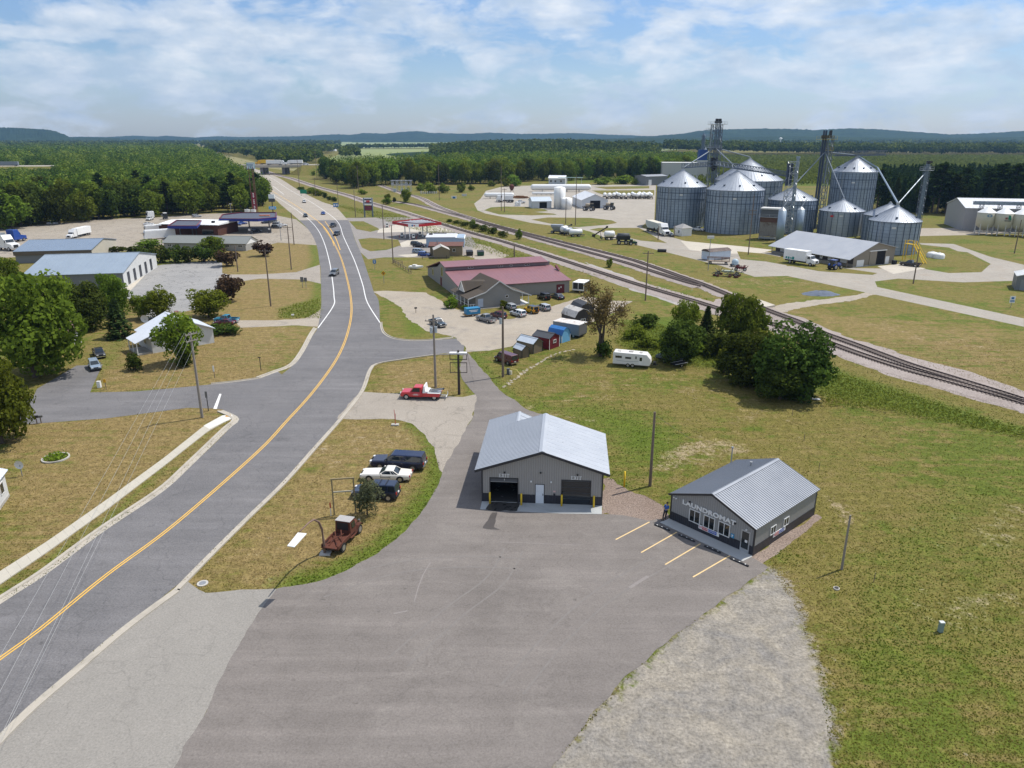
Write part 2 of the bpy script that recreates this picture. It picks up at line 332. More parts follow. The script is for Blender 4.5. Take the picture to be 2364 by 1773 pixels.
WALKP=mat('walk_concrete',(.47,.435,.36),.9,0,.1,.5,.2)
LINEW=mat('road_paint_white',(.72,.71,.68),.7,0,.12,.5)
LINEY=mat('road_paint_yellow',(.72,.42,.07),.7,0,.15,.4)

# ---------------------------------------------------------------- roads
left_e=[(-700,1790),(-330,1530),(0,1306),(101,1240),(228,1146),(355,1060),(416,1004),(500,922),(560,850),(632,790),(655,762),(676,724),(686,708.6),(693.8,663),(693.8,625),(692.5,576.6),(691,572),(683.6,529),(668,498.5),(643,473),(610,445),(579.6,420),(518.7,379),(484,357),(455,339),(436,327),(424,319)]
right_e=[(-70,1659),(40,1545),(150,1451),(261,1357),(374,1274),(450.4,1196.5),(536.7,1111.5),(607.8,1043),(673.8,969.4),(734.7,901),(777.5,845.7),(800.4,795),(815,760),(822,708.6),(820.7,697),(818,650),(808,632),(800,607),(788.5,572),(779,545),(767,518.8),(754.7,481),(747,470.6),(721.7,445),(691,440-6),(640.5,408),(586,377),(512,352),(470,336),(445,325),(429,318)]
LE=resample(smooth([W('d',*p) for p in left_e],8),4);RE=resample(smooth([W('d',*p) for p in right_e],8),4)
k=200;LEr,REr=[LE[int(i*(len(LE)-1)/k)] for i in range(k+1)],[RE[int(i*(len(RE)-1)/k)] for i in range(k+1)]
# split the old pale highway surface from the darker town asphalt
cut=next(i for i,q in enumerate(LE) if q[1]>W('d',650,478)[1]);cut2=next(i for i,q in enumerate(RE) if q[1]>W('d',750,476)[1])
structure(MB().sheet(LE[:cut+1]+RE[:cut2+1][::-1],.016),'main_road',ASPH)
structure(MB().sheet(LE[cut:]+RE[cut2:][::-1],.016),'highway',paving('highway_surface',(.3,.265,.22),(.385,.34,.28),.3,.5))
PAVED=[]
def street(name,pts,mat_,z,kk='d',worn=0,seed=1):
    q=[W(kk,*p) for p in pts]
    if name!='grass_island':PAVED.append(q)
    return structure(MB().sheet(ragged(q,worn,.45,seed) if worn else q,z),name,mat_)
street('side_street',[(193,848),(292,845.7),(380.7,838),(457,830.4),(561,817.7),(600,803),(640,830),(560,900),(505,905),(500,897),(482,885),(459,882.5),(406,881),(330,891),(228,904),(91,914),(-40,925),(-200,935),(-200,885),(60,862)],ASPH,.012)
street('crossing_street',[(810,690),(822,708),(828,721),(848.6,731.5),(887,736.5),(937,735),(985,731),(1003,748),(1000,768),(960,763),(937.4,765.7),(864,776),(823,782),(800,795),(770,830),(740,780),(770,720)],ASPH,.013)
lot_l=[(1000,770),(994,808),(1025,851.5),(1028.6,864),(1022,892),(1003.4,935),(967.4,994),(954.7,1024),(935.7,1070.5),(869,1152),(793,1208),(704,1251),(602.7,1271),(590,1287),(555,1325),(485,1451),(380,1660),(330,1800)]
lot_r=[(1100,1800),(1190,1660),(1290,1530),(1370,1451),(1450,1380),(1530,1320),(1600,1270),(1661,1225),(1630,1205),(1420,1120),(1403,1125),(1358,1115),(1299,1110),(1299,1098),(1042,1088),(1050,1000),(1180,905),(1160,893),(1134,882),(1115,867),(1083,846),(1045,803),(1009,760)]
l0=resample([W('d',*p) for p in lot_l],.8);lq=smooth([W('d',*p) for p in lot_l[:13]],5)+[W('d',*p) for p in lot_l[13:]]
rr=smooth([W('d',*p) for p in lot_r[:8]],4)+[W('d',*p) for p in lot_r[8:15]]+smooth([W('d',*p) for p in lot_r[15:]],4)
structure(MB().sheet(ragged(lq+rr,.09,.5,12),.02),'car_park',LOT);PAVED.append(lq+rr)
street('gravel_apron',[(374,1274),(400,1253),(430,1275),(447,1282),(520,1274),(600,1272),(592,1290),(557,1328),(487,1454),(380,1668),(330,1800),(-120,1800),(-70,1659),(40,1548),(152,1452),(262,1358)],paving('apron',(.235,.22,.195),(.285,.265,.235),.2,.5,.7),.018,worn=.05)
street('gravel_drive',[(727,904),(777,846),(870,851),(1000,858),(1030,852),(1032,864),(1024,892),(1005,935),(969,994),(955,1022),(940,975),(918,940),(890,915),(850,905),(780,906)],DRIVE,.0165,worn=.09,seed=4)
street('rock_bed',[(1299,1112),(1300,1060),(1310,1035),(1370,1060),(1440,1100),(1448,1122),(1425,1128),(1403,1127),(1359,1117)],REDROCK,.015,worn=.3,seed=6)
street('rock_strip',[(1624,1203),(1764,1108),(1780,1118),(1700,1180),(1640,1222)],REDROCK,.0155,worn=.12,seed=7)
street('gravel_lot',[(985,731),(950,720),(920,715),(900,700),(880,690),(868,665),(845,650),(822,640),(806,630),(826,628),(920,632),(985,668),(1100,690),(1230,650),(1260,640),(1330,650),(1370,650),(1300,690),(1268,700),(1230,725),(1120,745),(1060,757),(1010,760),(1003,748)],GRAVEL,.017,worn=.15,seed=8)
street('old_parking_lot',[(270,640),(318,578),(350,572),(480,562),(480,590),(500,595),(460,660),(320,690)],PAD_LOTGREY,.014)
street('shed_apron',[(258,627),(302,580),(327,580),(282,628)],PADC,.018)
street('link_lane',[(470,598),(500,593),(560,593),(640,588),(691,572),(693,613),(655,604),(560,602),(500,611)],DRIVE,.015)
street('house_drive',[(505,692),(590,692),(660,688),(694,668),(688,706),(640,703),(520,708)],GRAVEL,.0145,worn=.1)
street('garage_drive',[(165,790),(222,787),(200,835),(194,850),(70,862),(80,840)],ASPH,.0142)
street('truck_yard',[(-60,500),(60,488),(130,482),(210,474),(330,470),(440,462),(560,458),(640,474),(672,500),(690,530),(600,524),(540,540),(350,530),(250,545),(-60,560)],paving('yard',(.28,.24,.19),(.35,.305,.245),.9,.55,patch=(.22,.195,.165)),.013)
street('station_apron',[(747,471),(870,469),(950,478),(1010,500),(1030,530),(1000,552),(920,556),(830,556),(795,560),(779,545),(768,520),(755,482)],paving('station_asphalt',(.225,.2,.18),(.285,.26,.235),.3,.5),.0135)
for pts in([(754,478),(785,478),(815,492),(820,496),(800,501),(770,495)],[(774,517),(800,514),(860,518),(866,530),(835,540),(800,543),(782,535)]):
    street('grass_island',pts,bpy.data.materials['lawn'],.03)
for pts in([(818,495),(862,484),(950,482),(985,490),(980,500),(870,501),(815,503)],[(862,526),(880,519),(980,515),(960,522),(900,532),(868,534)],[(858,551),(930,546),(935,550),(880,556)]):
    street('concrete_slab',pts,PADC,.018)
street('yard_behind',[(980,545),(1000,520),(1050,530),(1100,552),(1085,560),(1030,560)],GRAVEL,.012,worn=.4)
# farm-supply yard (region N) and elevator roads
street('supply_yard',[(430,150),(640,145),(900,140),(2000,135),(2080,145),(2060,560),(1960,590),(1900,640),(2070,700),(2212,760),(2212,830),(1820,800),(1620,770),(1540,790),(1290,690),(1080,640),(870,625),(600,590),(300,525),(60,480),(-40,440),(-80,360),(0,300),(60,210),(230,165)],paving('supply_gravel',(.31,.275,.225),(.39,.35,.295),.2,.5,patch=(.27,.25,.215)),.012,'N')
for pts in([(40,440),(120,405),(300,395),(560,400),(760,430),(800,450),(640,460),(870,480),(900,492),(600,500),(220,490)],[(600,550),(800,525),(1300,530),(1560,560),(1620,590),(1500,612),(1160,640),(1080,638),(880,610)],[(1290,670),(1400,650),(1880,650),(1960,690),(2110,780),(2212,830),(1900,800),(1560,720)],[(1320,205),(2060,200),(2060,262),(1480,262),(1380,230)],[(1330,160),(2000,152),(2000,180),(1500,190)]):
    street('grass_island',pts,bpy.data.materials['lawn'],.03,'N')
street('elevator_yard',[(1380,505),(1430,500),(1450,512),(1530,535),(1640,545),(1680,545),(1700,575),(1890,580),(1990,580),(2050,590),(2120,588),(2140,570),(2090,545),(2000,535),(1985,525),(2060,527),(2140,555),(2212,572),(2212,606),(2080,610),(1940,602),(1890,608),(1895,620),(2212,688),(2212,706),(1880,634),(1700,596),(1630,598),(1560,575),(1440,545),(1370,528)],paving('elevator_gravel',(.29,.262,.22),(.365,.33,.28),.3,.5,patch=(.32,.27,.215)),.0125)
street('grass_island',[(1592,575-32),(1650,548),(1690,556),(1790,575),(1895,590),(1885,594),(1770,586),(1655,565),(1600,560)],bpy.data.materials['lawn'],.03)
street('grass_island',[(1985,528),(2050,535),(2140,572),(2100,578),(2010,576),(1950,552),(1960,538)],bpy.data.materials['lawn'],.03)
street('loading_slab',[(1470,520),(1600,532),(1670,540),(1640,548),(1560,548),(1490,540)],PADC,.02)
street('shed_slab',[(1895,575),(1945,570),(2000,580),(1930,592)],PADC,.02)
street('crossing_track',[(1660,665),(1700,655),(1790,645),(1850,637),(1885,628),(1900,634),(1840,650),(1760,660),(1700,672),(1680,680)],GRAVEL,.0115,worn=.3)
street('back_lane',[(1985,493),(2100,492),(2212,494),(2212,502),(2090,508),(1985,510)],GRAVEL,.011)
mb_=MB();rs=random.Random(3)
for q in resample(smooth([W('d',*p) for p in[(1090,836),(1134,803),(1192,768),(1236,756)]],5),.62):mb_.cbox((q[0]+rs.uniform(-.25,.25),q[1]+rs.uniform(-.2,.2),.012),(rs.uniform(.35,.6),rs.uniform(.3,.5),.02),rs.uniform(0,3))
structure(mb_,'stone_path',mat('stepping_stone',(.36,.31,.24),.9,0,.25,1.5))
# kerbs and walk
def kerb(name,pts,w,h,side=1,kk='d',step=1.2):
    A=resample(smooth([W(kk,*p) for p in pts],6),step);B=offset(A,side*w);mb=MB();n=len(A)
    # gutter pan and raised kerb
    g=offset(A,side*w*.62);mb.ribbon(A,g,.022) if side>0 else mb.ribbon(g,A,.022)
    C=offset(A,side*(w*.62+.03));v=[(p[0],p[1],.022) for p in g]+[(p[0],p[1],h) for p in C]+[(p[0],p[1],h) for p in B]+[(p[0],p[1],0) for p in B]
    mb.add(v,[(r*n+i,r*n+i+1,(r+1)*n+i+1,(r+1)*n+i) for r in range(3) for i in range(n-1)])
    return structure(mb,name,CONCP)
kerb('kerb',[(-330,1530),(0,1306),(101.5,1240),(228,1146),(355,1060),(416,1004),(495,927),(514,912),(516,903),(506,896),(482,886)],.9,.15)
kerb('kerb',[(561,817.7),(594.8,805),(632.9,789.8),(655.7,762),(676,723.8),(686,708.6)],.8,.15)
kerb('kerb',[(456,830.5),(510,825),(561,817.7)],.35,.15)
kerb('kerb',[(-70,1659),(40,1545),(150,1451),(261,1357),(374,1274)],.7,.1,-1)
kerb('kerb',[(374,1274),(450.4,1196.5),(536.7,1111.5),(607.8,1043),(673.8,969.4),(734.7,901),(777.5,845.7),(795,800),(812,785),(864,775.9),(937.4,765.7),(970,765)],.6,.15,-1)
kerb('kerb',[(821,697),(822,708.6),(828.3,721),(848.6,731.5),(886.7,736.5),(937,735),(980,730)],.45,.15,1)
wk=[W('d',*p) for p in[(-330,1450),(0,1236),(101,1172),(228,1083),(355,990),(440,922),(486,899)]]
wk2=[W('d',*p) for p in[(-330,1483),(0,1264),(101,1195),(228,1104),(355,1007),(450,932),(503,903)]]
A_,B_=resample(wk,.5),resample(wk2,.5);n_=46;mbw=MB()
LA=[np.interp(np.linspace(0,1,n_+1),np.linspace(0,1,len(A_)),np.array(A_)[:,j]) for j in(0,1)];LB=[np.interp(np.linspace(0,1,n_+1),np.linspace(0,1,len(B_)),np.array(B_)[:,j]) for j in(0,1)]
for i in range(n_):
    q=[np.array((LA[0][i],LA[1][i])),np.array((LA[0][i+1],LA[1][i+1])),np.array((LB[0][i+1],LB[1][i+1])),np.array((LB[0][i],LB[1][i]))]
    d=(q[1]-q[0])*.006;mbw.prism([tuple(q[3]+d),tuple(q[2]-d),tuple(q[1]-d),tuple(q[0]+d)],.0,.1)
structure(mbw,'sidewalk',WALKP)
structure(MB().prism([W('d',*p) for p in[(452,928),(505,903.5),(501,897),(480,899),(440,921)]],.0,.104),'ramp_slab',mat('new_concrete',(.62,.6,.54),.8))
structure(MB().prism([W('d',*p) for p in[(487,902),(500,902),(499,897.5),(488,898)]],.104,.108),'tactile_plate',mat('rusty_plate',(.5,.25,.04),.8))
# road paint
def line(name,pts,w,mt,z=.022,off=0,step=1.5,kk='d'):
    P=resample(smooth([W(kk,*p) for p in pts],8),step);return structure(MB().ribbon(offset(P,off-w/2),offset(P,off+w/2),z),name,mt)
cy=[(-480,1760),(-230,1590),(0,1423),(86,1360),(228,1244),(380.7,1130),(558,975),(620,909),(670.9,853),(711.5,800),(734.4,762),(749.6,724),(758.5,683),(758.5,650),(752,612),(738,561),(722,526),(708,504),(698,490)]
line('centre_line',cy,.13,LINEY,off=.13);line('centre_line',cy,.13,LINEY,off=-.13)
line('centre_line',[(725,532),(716,510),(700,488),(690,480)],.14,LINEY,off=.5)
line('turn_lane_line',[(722,526),(700,490),(668,464),(620,432),(560,396)],.25,LINEY,.023);line('turn_lane_line',[(735,540),(722,508),(702,478)],.25,LINEY,.0235)
line('edge_line',[(687,708.6),(720.4,660.4),(721.5,640),(719,612),(711.5,564.5),(699,521),(683.6,492),(660.8,469),(625,442.7),(579.6,414.8),(534,384.3),(492,359)],.22,LINEW)
line('edge_line',[(820.7,697),(793,652),(782.6,612),(765,561.4),(742,511),(732,483),(711.5,463),(671,436),(625,409.7),(572,378),(500,351)],.22,LINEW)
line('lane_line',[(613,420),(590,402)],.3,LINEW);line('lane_line',[(560,383),(545,373)],.3,LINEW)
structure(MB().sheet([W('6',*p) for p in[(1815,1268),(1845,1270),(1885,1142),(1868,1140)]],.024),'stop_line',LINEW)
for a,b in[((1403,1128),(1330,1166)),((1462,1150),(1385,1194)),((1513,1175),(1437,1220)),((1578,1200),(1497,1247))]:
    line('bay_line',[a,b],.13,mat('bay_paint',(.7,.5,.24),.7),.026)
line('seam_line',[(930,1215),(910,1250),(895,1300)],.1,mat('pale_scuff',(.235,.21,.195),.9,0,.3,3),.0245)
line('scuff',[(1080,1171),(1150,1174),(1250,1178)],.07,mat('pale_scuff',(.3,.27,.25)),.0245)
line('scuff',[(1400,1245),(1385,1258),(1360,1270)],.3,mat('pale_scuff',(.3,.27,.25)),.0246);line('scuff',[(880,1320),(850,1326)],.16,mat('pale_scuff',(.3,.27,.25)),.0246)
WET=mat('wet_stain',(.035,.033,.032),.25,0,.2,.8,.6)
SC_D=mat('crack_sealer',(.085,.075,.07),.8,0,.3,3);SC_L=mat('tyre_scuff',(.186,.168,.153),.9,0,.4,2)
rs=random.Random(21)
for pts in([(700,1290),(850,1240),(1000,1225),(1130,1230)],[(880,1440),(1000,1330),(1090,1260),(1130,1190)],[(1130,1500),(1230,1380),(1330,1290),(1450,1220)]):line('tyre_mark',pts,.16,SC_L,.0242);line('tyre_mark',pts,.16,SC_L,.0243,off=1.7)
structure(MB().sheet(ragged([W('D',*p) for p in[(600,1255),(660,1250),(620,1400),(690,1432),(600,1428),(500,1415),(560,1330)]],.03,.25,3),.024),'water_trail',mat('damp_asphalt',(.075,.066,.062),.5))
# ================================================================ railway
F_=[('V',330,385),('V',500,445),('V',640,488),('V',800,522),('V',1000,590),('V',1270,678),('V',1650,782),('V',1900,855),('I',250,240),('I',480,310),('I',800,400),('I',1100,490),('I',1620,655),('I',2212,832),
      ('3',600,1290),('3',1000,1415),('Q',0,1182),('Q',600,1370),('9',900,350),('9',1140,425),('A',100,715),('A',500,848),('A',800,958),('A',1200,1090),('A',1600,1200),('A',2000,1315),('A',2212,1380),('A',2600,1500)]
U_=[('I',560,-20),('I',700,30),('I',860,88),('I',980,130),('I',1120,158),('I',1300,222),('I',1500,330),('I',1800,450),('I',2000,512),('I',2212,582),('3',400,1112),('3',700,1193),('Q',0,758),('Q',600,937),('Q',1200,1150),('Q',1659,1312),('9',1200,298),('9',1420,385),('A',40,592),('A',300,690),('A',470,772),('A',800,892),('A',1200,1042),('A',1600,1168),('A',2000,1292),('A',2212,1362),('A',2600,1490)]
L_=[('I',760,250),('I',1040,292),('I',1250,335),('I',1480,395),('I',1750,470),('I',2000,535),('I',2212,600),('3',650,1196),('Q',0,843),('Q',600,1030),('Q',1200,1222),('Q',1500,1310),('Q',1680,1352)]
trk=[resample(smooth([W(*p) for p in q],5),1.0) for q in(F_,U_,L_)]
for i,P in enumerate(trk):
    o=3.6 if i==0 else 2.8
    mb=MB();A,B,A2,B2=offset(P,o),offset(P,-o),offset(P,1.5),offset(P,-1.5);n=len(P);h=.24+.012*i
    r=np.random.default_rng(i);w=r.normal(0,.25,(n,2))
    A=[(a[0]+w[j,0],a[1]+w[j,1]) for j,a in enumerate(A)];B=[(a[0]-w[j,0],a[1]+w[j,1]) for j,a in enumerate(B)]
    v=[(*p,.035+.004*i) for p in A]+[(*p,h) for p in A2]+[(*p,h) for p in B2]+[(*p,.035+.004*i) for p in B]
    mb.add(v,[(q*n+j,q*n+j+1,(q+1)*n+j+1,(q+1)*n+j) for q in range(3) for j in range(n-1)])
    structure(mb,'ballast_bed',BALLAST)
structure(MB().sheet(ragged([W(*p) for p in[('9',0,110),('9',500,290),('9',700,350),('9',1000,460),('9',700,300),('9',400,150),('9',0,20),('3',1400,1520),('3',1000,1400),('3',700,1330),('3',900,1420)]],.3,1),.009),'service_track',paving('grey_ballast',(.3,.28,.26),(.38,.35,.32),0,.5,1.2))
structure(MB().sheet(ragged([W(*p) for p in[('A',0,560),('A',120,590),('A',330,640),('A',700,800),('A',1200,955),('A',1700,1085),('A',2212,1260),('A',2600,1380),('A',2600,1620),('A',2212,1450),('A',1700,1310),('A',1200,1175),('A',700,1000),('A',500,900),('A',200,760),('A',-150,660),('A',-500,560),('A',-400,480)]],.4,1),.0095),'rail_yard',BALLAST)
RAILM=mat('rail_steel',(.045,.03,.025),.7,.3);TIE=mat('rail_tie',(.16,.128,.11),.95,0,.3,3)
lab=['nearest single railway track running the whole way along the gravel bed','far railway track curving off behind the lone bush toward the substation','short middle siding track joining the far track at a switch']
for i,P in enumerate(trk):
    h=.24+.012*i;root=thing('railway_track',lab[i],'railway track',(P[len(P)//2][0],P[len(P)//2][1],0));ox,oy=root.location.x,root.location.y
    for s in(-1,1):
        c=offset(P,s*.75);n=len(c);a,b=offset(P,s*.75+.075),offset(P,s*.75-.075)
        v=[(p[0]-ox,p[1]-oy,z) for p,z in[(q,h) for q in a]+[(q,h+.2) for q in a]+[(q,h+.2) for q in b]+[(q,h) for q in b]]
        MB().add(v,[(q*n+j,q*n+j+1,(q+1)*n+j+1,(q+1)*n+j) for q in range(3) for j in range(n-1)]).build('rail',RAILM,root)
    mb=MB();Q=resample(P,.62)
    Q=[q for q in Q if q[1]<330]
    for j in range(len(Q)-1):mb.cbox((Q[j][0]-ox,Q[j][1]-oy,h+.03),(.24,2.5,.12),ANG(Q[j],Q[j+1]))
    t_=mb.build('sleepers',TIE,root);t_['kind']='stuff'
pl=thing('crossing_panel','pale timber level crossing panel across the far track','crossing panel',(*W('9',1520,385),0))
a,b,c,d=[W('9',*p) for p in[(1410,365),(1480,350),(1620,400),(1540,415)]];o0=pl.location
MB().prism([(q[0]-o0.x,q[1]-o0.y) for q in(a,b,c,d)],.02,.42).build('deck',PADC,pl);pl['category']='crossing panel'
# ================================================================ cars
_wheel={}
def wheel_meshes(r,w):
    k=(round(r,2),round(w,2))
    if k not in _wheel:
        a=MB().cyl(0,0,-w/2,w/2,r,n=18);a.v=[(x,z,y) for x,y,z in a.v]
        b=MB().cyl(0,0,-w/2-.012,w/2+.012,r*.6,n=12);b.v=[(x,z,y) for x,y,z in b.v]
        _wheel[k]=(a.mesh('tyre',TYRE),b.mesh('rim',RIM))
    return _wheel[k]
def wheels(root,spots,r,w=.23,rimmat=None):
    a,b=wheel_meshes(r,w)
    for x,y in spots:
        o=bpy.data.objects.new('wheel',a);COL.objects.link(o);o.parent=root;o.location=(x,y,r)
        c=bpy.data.objects.new('rim',b);COL.objects.link(c);c.parent=o
SPEC={  # L W, body top profile (t, z), bottom, cabin base t0 t1, cabin top t0 t1, roof z, belt z, wheel r, wheel positions
 'sedan':(4.8,1.82,[(0,.62),(.02,.93),(.17,.98),(.70,.95),(.96,.74),(1,.55)],.24,(.1,.71),(.26,.53),1.43,.96,.32,(.19,.81)),
 'suv':(4.7,1.86,[(0,.7),(.015,1.02),(.68,1.04),(.74,1.02),(.96,.88),(1,.62)],.27,(.0,.75),(.05,.56),1.68,1.03,.36,(.18,.81)),
 'jeep':(4.3,1.85,[(0,.72),(.01,1.08),(.70,1.1),(.97,1.05),(1,.7)],.38,(.01,.69),(.03,.62),1.85,1.09,.41,(.19,.83)),
 'pickup':(5.7,1.95,[(0,.78),(.01,.8),(.355,.8),(.36,1.12),(.72,1.12),(.96,1.02),(1,.65)],.33,(.36,.745),(.40,.60),1.85,1.1,.39,(.2,.8)),
 'topper':(6.1,1.95,[(0,.78),(.01,1.1),(.36,1.1),(.72,1.12),(.96,1.02),(1,.65)],.33,(.0,.745),(.035,.60),1.82,1.1,.39,(.2,.81)),
 'van':(5.4,2.0,[(0,.7),(.01,1.15),(.8,1.15),(.85,1.1),(.97,.9),(1,.6)],.3,(.0,.87),(.02,.74),2.05,1.14,.37,(.2,.82)),
 'minivan':(5.0,1.95,[(0,.7),(.015,1.0),(.74,1.02),(.80,.98),(.97,.8),(1,.55)],.25,(.0,.84),(.05,.58),1.74,1.01,.34,(.18,.81)),
 'coupe':(5.5,1.95,[(0,.55),(.015,.82),(.25,.9),(.62,.9),(.97,.82),(1,.5)],.26,(.22,.63),(.34,.50),1.32,.9,.35,(.2,.82)),
}
def loft(secs):
    mb=MB();n=len(secs[0]);v=[p for s in secs for p in s]
    fs=[(j*n+i,j*n+(i+1)%n,(j+1)*n+(i+1)%n,(j+1)*n+i) for j in range(len(secs)-1) for i in range(n)]
    fs+=[tuple(range(n-1,-1,-1)),tuple(range((len(secs)-1)*n,len(secs)*n))]
    return mb.add(v,fs)
def car_body(root,kind,pm,roofm=None,small=False,pillar=None):
    L,Wd,prof,zb,cb,ct,zr,zbelt,wr,wp=SPEC[kind];hw=Wd/2;X=lambda t:(t-.5)*L
    secs=[]
    for t,z in prof:
        e=1-.10*max(0,abs(t-.5)*2-.75)/.25;w=hw*e
        secs.append([(X(t),-w*.93,zb+(.12 if t in(0,1) else 0)),(X(t),-w,min(zb+.25,z-.1)),(X(t),-w*.985,z-.14),(X(t),-w*.9,z),(X(t),w*.9,z),(X(t),w*.985,z-.14),(X(t),w,min(zb+.25,z-.1)),(X(t),w*.93,zb+(.12 if t in(0,1) else 0))])
    bv=0 if small else .035
    loft(secs).build('body',pm,root,bevel=bv)
    # arches and underside
    mb=MB()
    for t in wp:
        a=MB().cyl(0,0,-hw-.006,hw+.006,wr*1.17,n=18);mb.add([(x+X(t),z,min(y+wr*1.02,zbelt-.12)) for x,y,z in a.v],a.f)
    mb.box(-L*.45,L*.45,-hw*.88,hw*.88,zb-.06,zb+.1)
    mb.build('wheel_arch',DARK,root)
    # cabin: pillars+roof in body colour, glass set proud
    b0,b1,t0,t1=X(cb[0])+.03,X(cb[1]),X(ct[0]),X(ct[1]);wb,wt=hw*.89,hw*.76 if kind not in('jeep','van','topper') else hw*.84;z0=zbelt-.03
    c=[(b0,-wb,z0),(b1,-wb,z0),(b1,wb,z0),(b0,wb,z0),(t0,-wt,zr-.05),(t1,-wt,zr-.05),(t1,wt,zr-.05),(t0,wt,zr-.05),(t0+.12,-wt*.86,zr),(t1-.12,-wt*.86,zr),(t1-.12,wt*.86,zr),(t0+.12,wt*.86,zr)]
    MB().add(c,[(0,1,5,4),(1,2,6,5),(2,3,7,6),(3,0,4,7),(4,5,9,8),(5,6,10,9),(6,7,11,10),(7,4,8,11),(8,9,10,11)]).build('cabin',pillar or pm,root,bevel=0 if small else .03)
    if roofm:MB().add([(p[0],p[1],p[2]+.012) for p in c[4:]],[(0,1,5,4),(1,2,6,5),(2,3,7,6),(3,0,4,7),(4,5,6,7)]).build('roof',roofm,root)
    def pane(q,ins,name,m_=CARGLASS):  # inset, proud pane on quad q (4 corners)
        Q=np.array(q,float);cen=Q.mean(0);nrm=np.cross(Q[1]-Q[0],Q[3]-Q[0]);nrm/=np.linalg.norm(nrm);out=[]
        for i in range(4):out.append(tuple(Q[i]+(cen-Q[i])*ins+nrm*.014))
        back=[tuple(np.array(p)-nrm*.02) for p in out]
        MB().add(out+back,[(0,1,2,3),(0,4,5,1),(1,5,6,2),(2,6,7,3),(3,7,4,0)]).build(name,m_,root)
    pane([c[1],c[2],c[6],c[5]],.13,'windshield');pane([c[3],c[0],c[4],c[7]],.16,'rear_window')
    if kind!='van' or not small:
        m_=.38 if kind in('pickup','coupe') else .5
        if kind=='topper':cuts=[(0,.52),(.56,1)]
        elif kind=='van':cuts=[(.72,1)]
        elif kind=='coupe':cuts=[(0,.16),(.2,.32),(.36,1)]
        elif kind in('suv','minivan'):cuts=[(0,.26),(.3,.62),(.65,1)]
        else:cuts=[(0,m_),(m_+.03,1)]
        for a,b in cuts:
            lp=lambda p,q,t:tuple(np.array(p)*(1-t)+np.array(q)*t)
            pane([lp(c[0],c[1],a),lp(c[0],c[1],b),lp(c[4],c[5],b),lp(c[4],c[5],a)],.14,'side_window')
            pane([lp(c[2],c[3],1-b),lp(c[2],c[3],1-a),lp(c[6],c[7],1-a),lp(c[6],c[7],1-b)],.14,'side_window')
    zf,zq=prof[-2][1]-.14,prof[1][1]-.17
    for s in(-1,1):
        MB().cbox((L/2-.07,s*hw*.66,zf),(.2,.36,.15)).build('headlight',LAMP,root)
        MB().cbox((-L/2+.03,s*hw*.78,zq),(.12,.2,.28)).build('taillight',REDLAMP,root)
        if not small:MB().cbox((X(cb[1])-.35,s*(hw+.07),zbelt+.06),(.14,.2,.14)).build('mirror',pm if kind!='topper' else DARK,root)
    bm_=CHROME if kind in('pickup','topper','coupe','van') else DARK
    MB().cbox((L/2-.02,0,zb+.2),(.16,Wd*.88,.17)).build('front_bumper',bm_,root);MB().cbox((-L/2+.02,0,zb+.2),(.16,Wd*.9,.17)).build('rear_bumper',bm_,root)
    if not small:
        MB().cbox((L/2-.03,0,zf-.03),(.1,Wd*.42,.2)).build('grille',DARK,root);MB().cbox((-L/2-.005,0,zb+.45),(.09,.32,.15)).build('licence_plate',WHITE,root)
    if not small:
        xs_=[X(cb[1])-.25,X(cb[1])-1.3]+([X(cb[1])-2.3] if kind not in('coupe','van') else[])
        for s in(-1,1):
            sm=MB().cbox(((xs_[0]+xs_[-1])/2,s*(hw*.996),zb+.34),(xs_[0]-xs_[-1],.025,.05))
            for x in xs_:sm.cbox((x,s*(hw*.994),(zb+zbelt)/2+.06),(.025,.02,zbelt-zb-.34))
            sm.build('door_seam',DARK,root)
            for x in xs_[1:]:MB().cbox((x+.16,s*hw*.99,zbelt-.2),(.16,.05,.035)).build('door_handle',CHROME if kind in('topper','coupe') else pm,root)
    if kind=='pickup':
        for s in(-1,1):MB().cbox((X(.18),s*hw*.94,.97),(L*.355,.1,.36)).build('bed_side',pm,root)
        MB().cbox((X(.008),0,.96),(.08,Wd*.9,.36)).build('tailgate',pm,root);MB().cbox((X(.18),0,.815),(L*.34,Wd*.84,.03)).build('bed_floor',DARK,root)
    if kind=='jeep':a=MB().cyl(0,0,-.12,.12,.38,n=16);a.v=[(z-L/2-.14,x,y+.95) for x,y,z in a.v];a.build('spare_wheel',TYRE,root)
    wheels(root,[(X(t),s*(hw-.12)) for t in wp for s in(-1,1)],wr)
def place(r,f,Wd,near=True):
    """rear and front contact points of the visible side -> centre, heading, length"""
    h=ANG(r,f);nx_,ny_=-sin(h),cos(h)
    if ny_<0:nx_,ny_=-nx_,-ny_
    return((r[0]+f[0])/2+nx_*Wd/2,(r[1]+f[1])/2+ny_*Wd/2),h
def car(name,label,cat,kind,pm,loc,h,sc=1.0,group=None,roofm=None,small=False,pillar=None):
    t=thing(name,label,cat,loc,h,group);car_body(t,kind,pm,roofm,small,pillar);t.scale=(sc,)*3;return t
def carpx(name,label,cat,kind,pm,k,rear,front,sc=None,**kw):
    r,f=W(k,*rear),W(k,*front);s=sc or max(.75,min(1.1,L2(r,f)/(SPEC[kind][0]*.93)));c,h=place(r,f,SPEC[kind][1]*s)
    return car(name,label,cat,kind,pm,c,h,s,**kw)
NAVY=paint('navy',(.008,.014,.045));CREAM=paint('cream',(.74,.7,.62));SILVER=paint('silver',(.38,.4,.42));GREYP=paint('grey',(.14,.145,.15));MAROON=paint('maroon',(.085,.01,.018));PWHITE=paint('white',(.75,.75,.74))
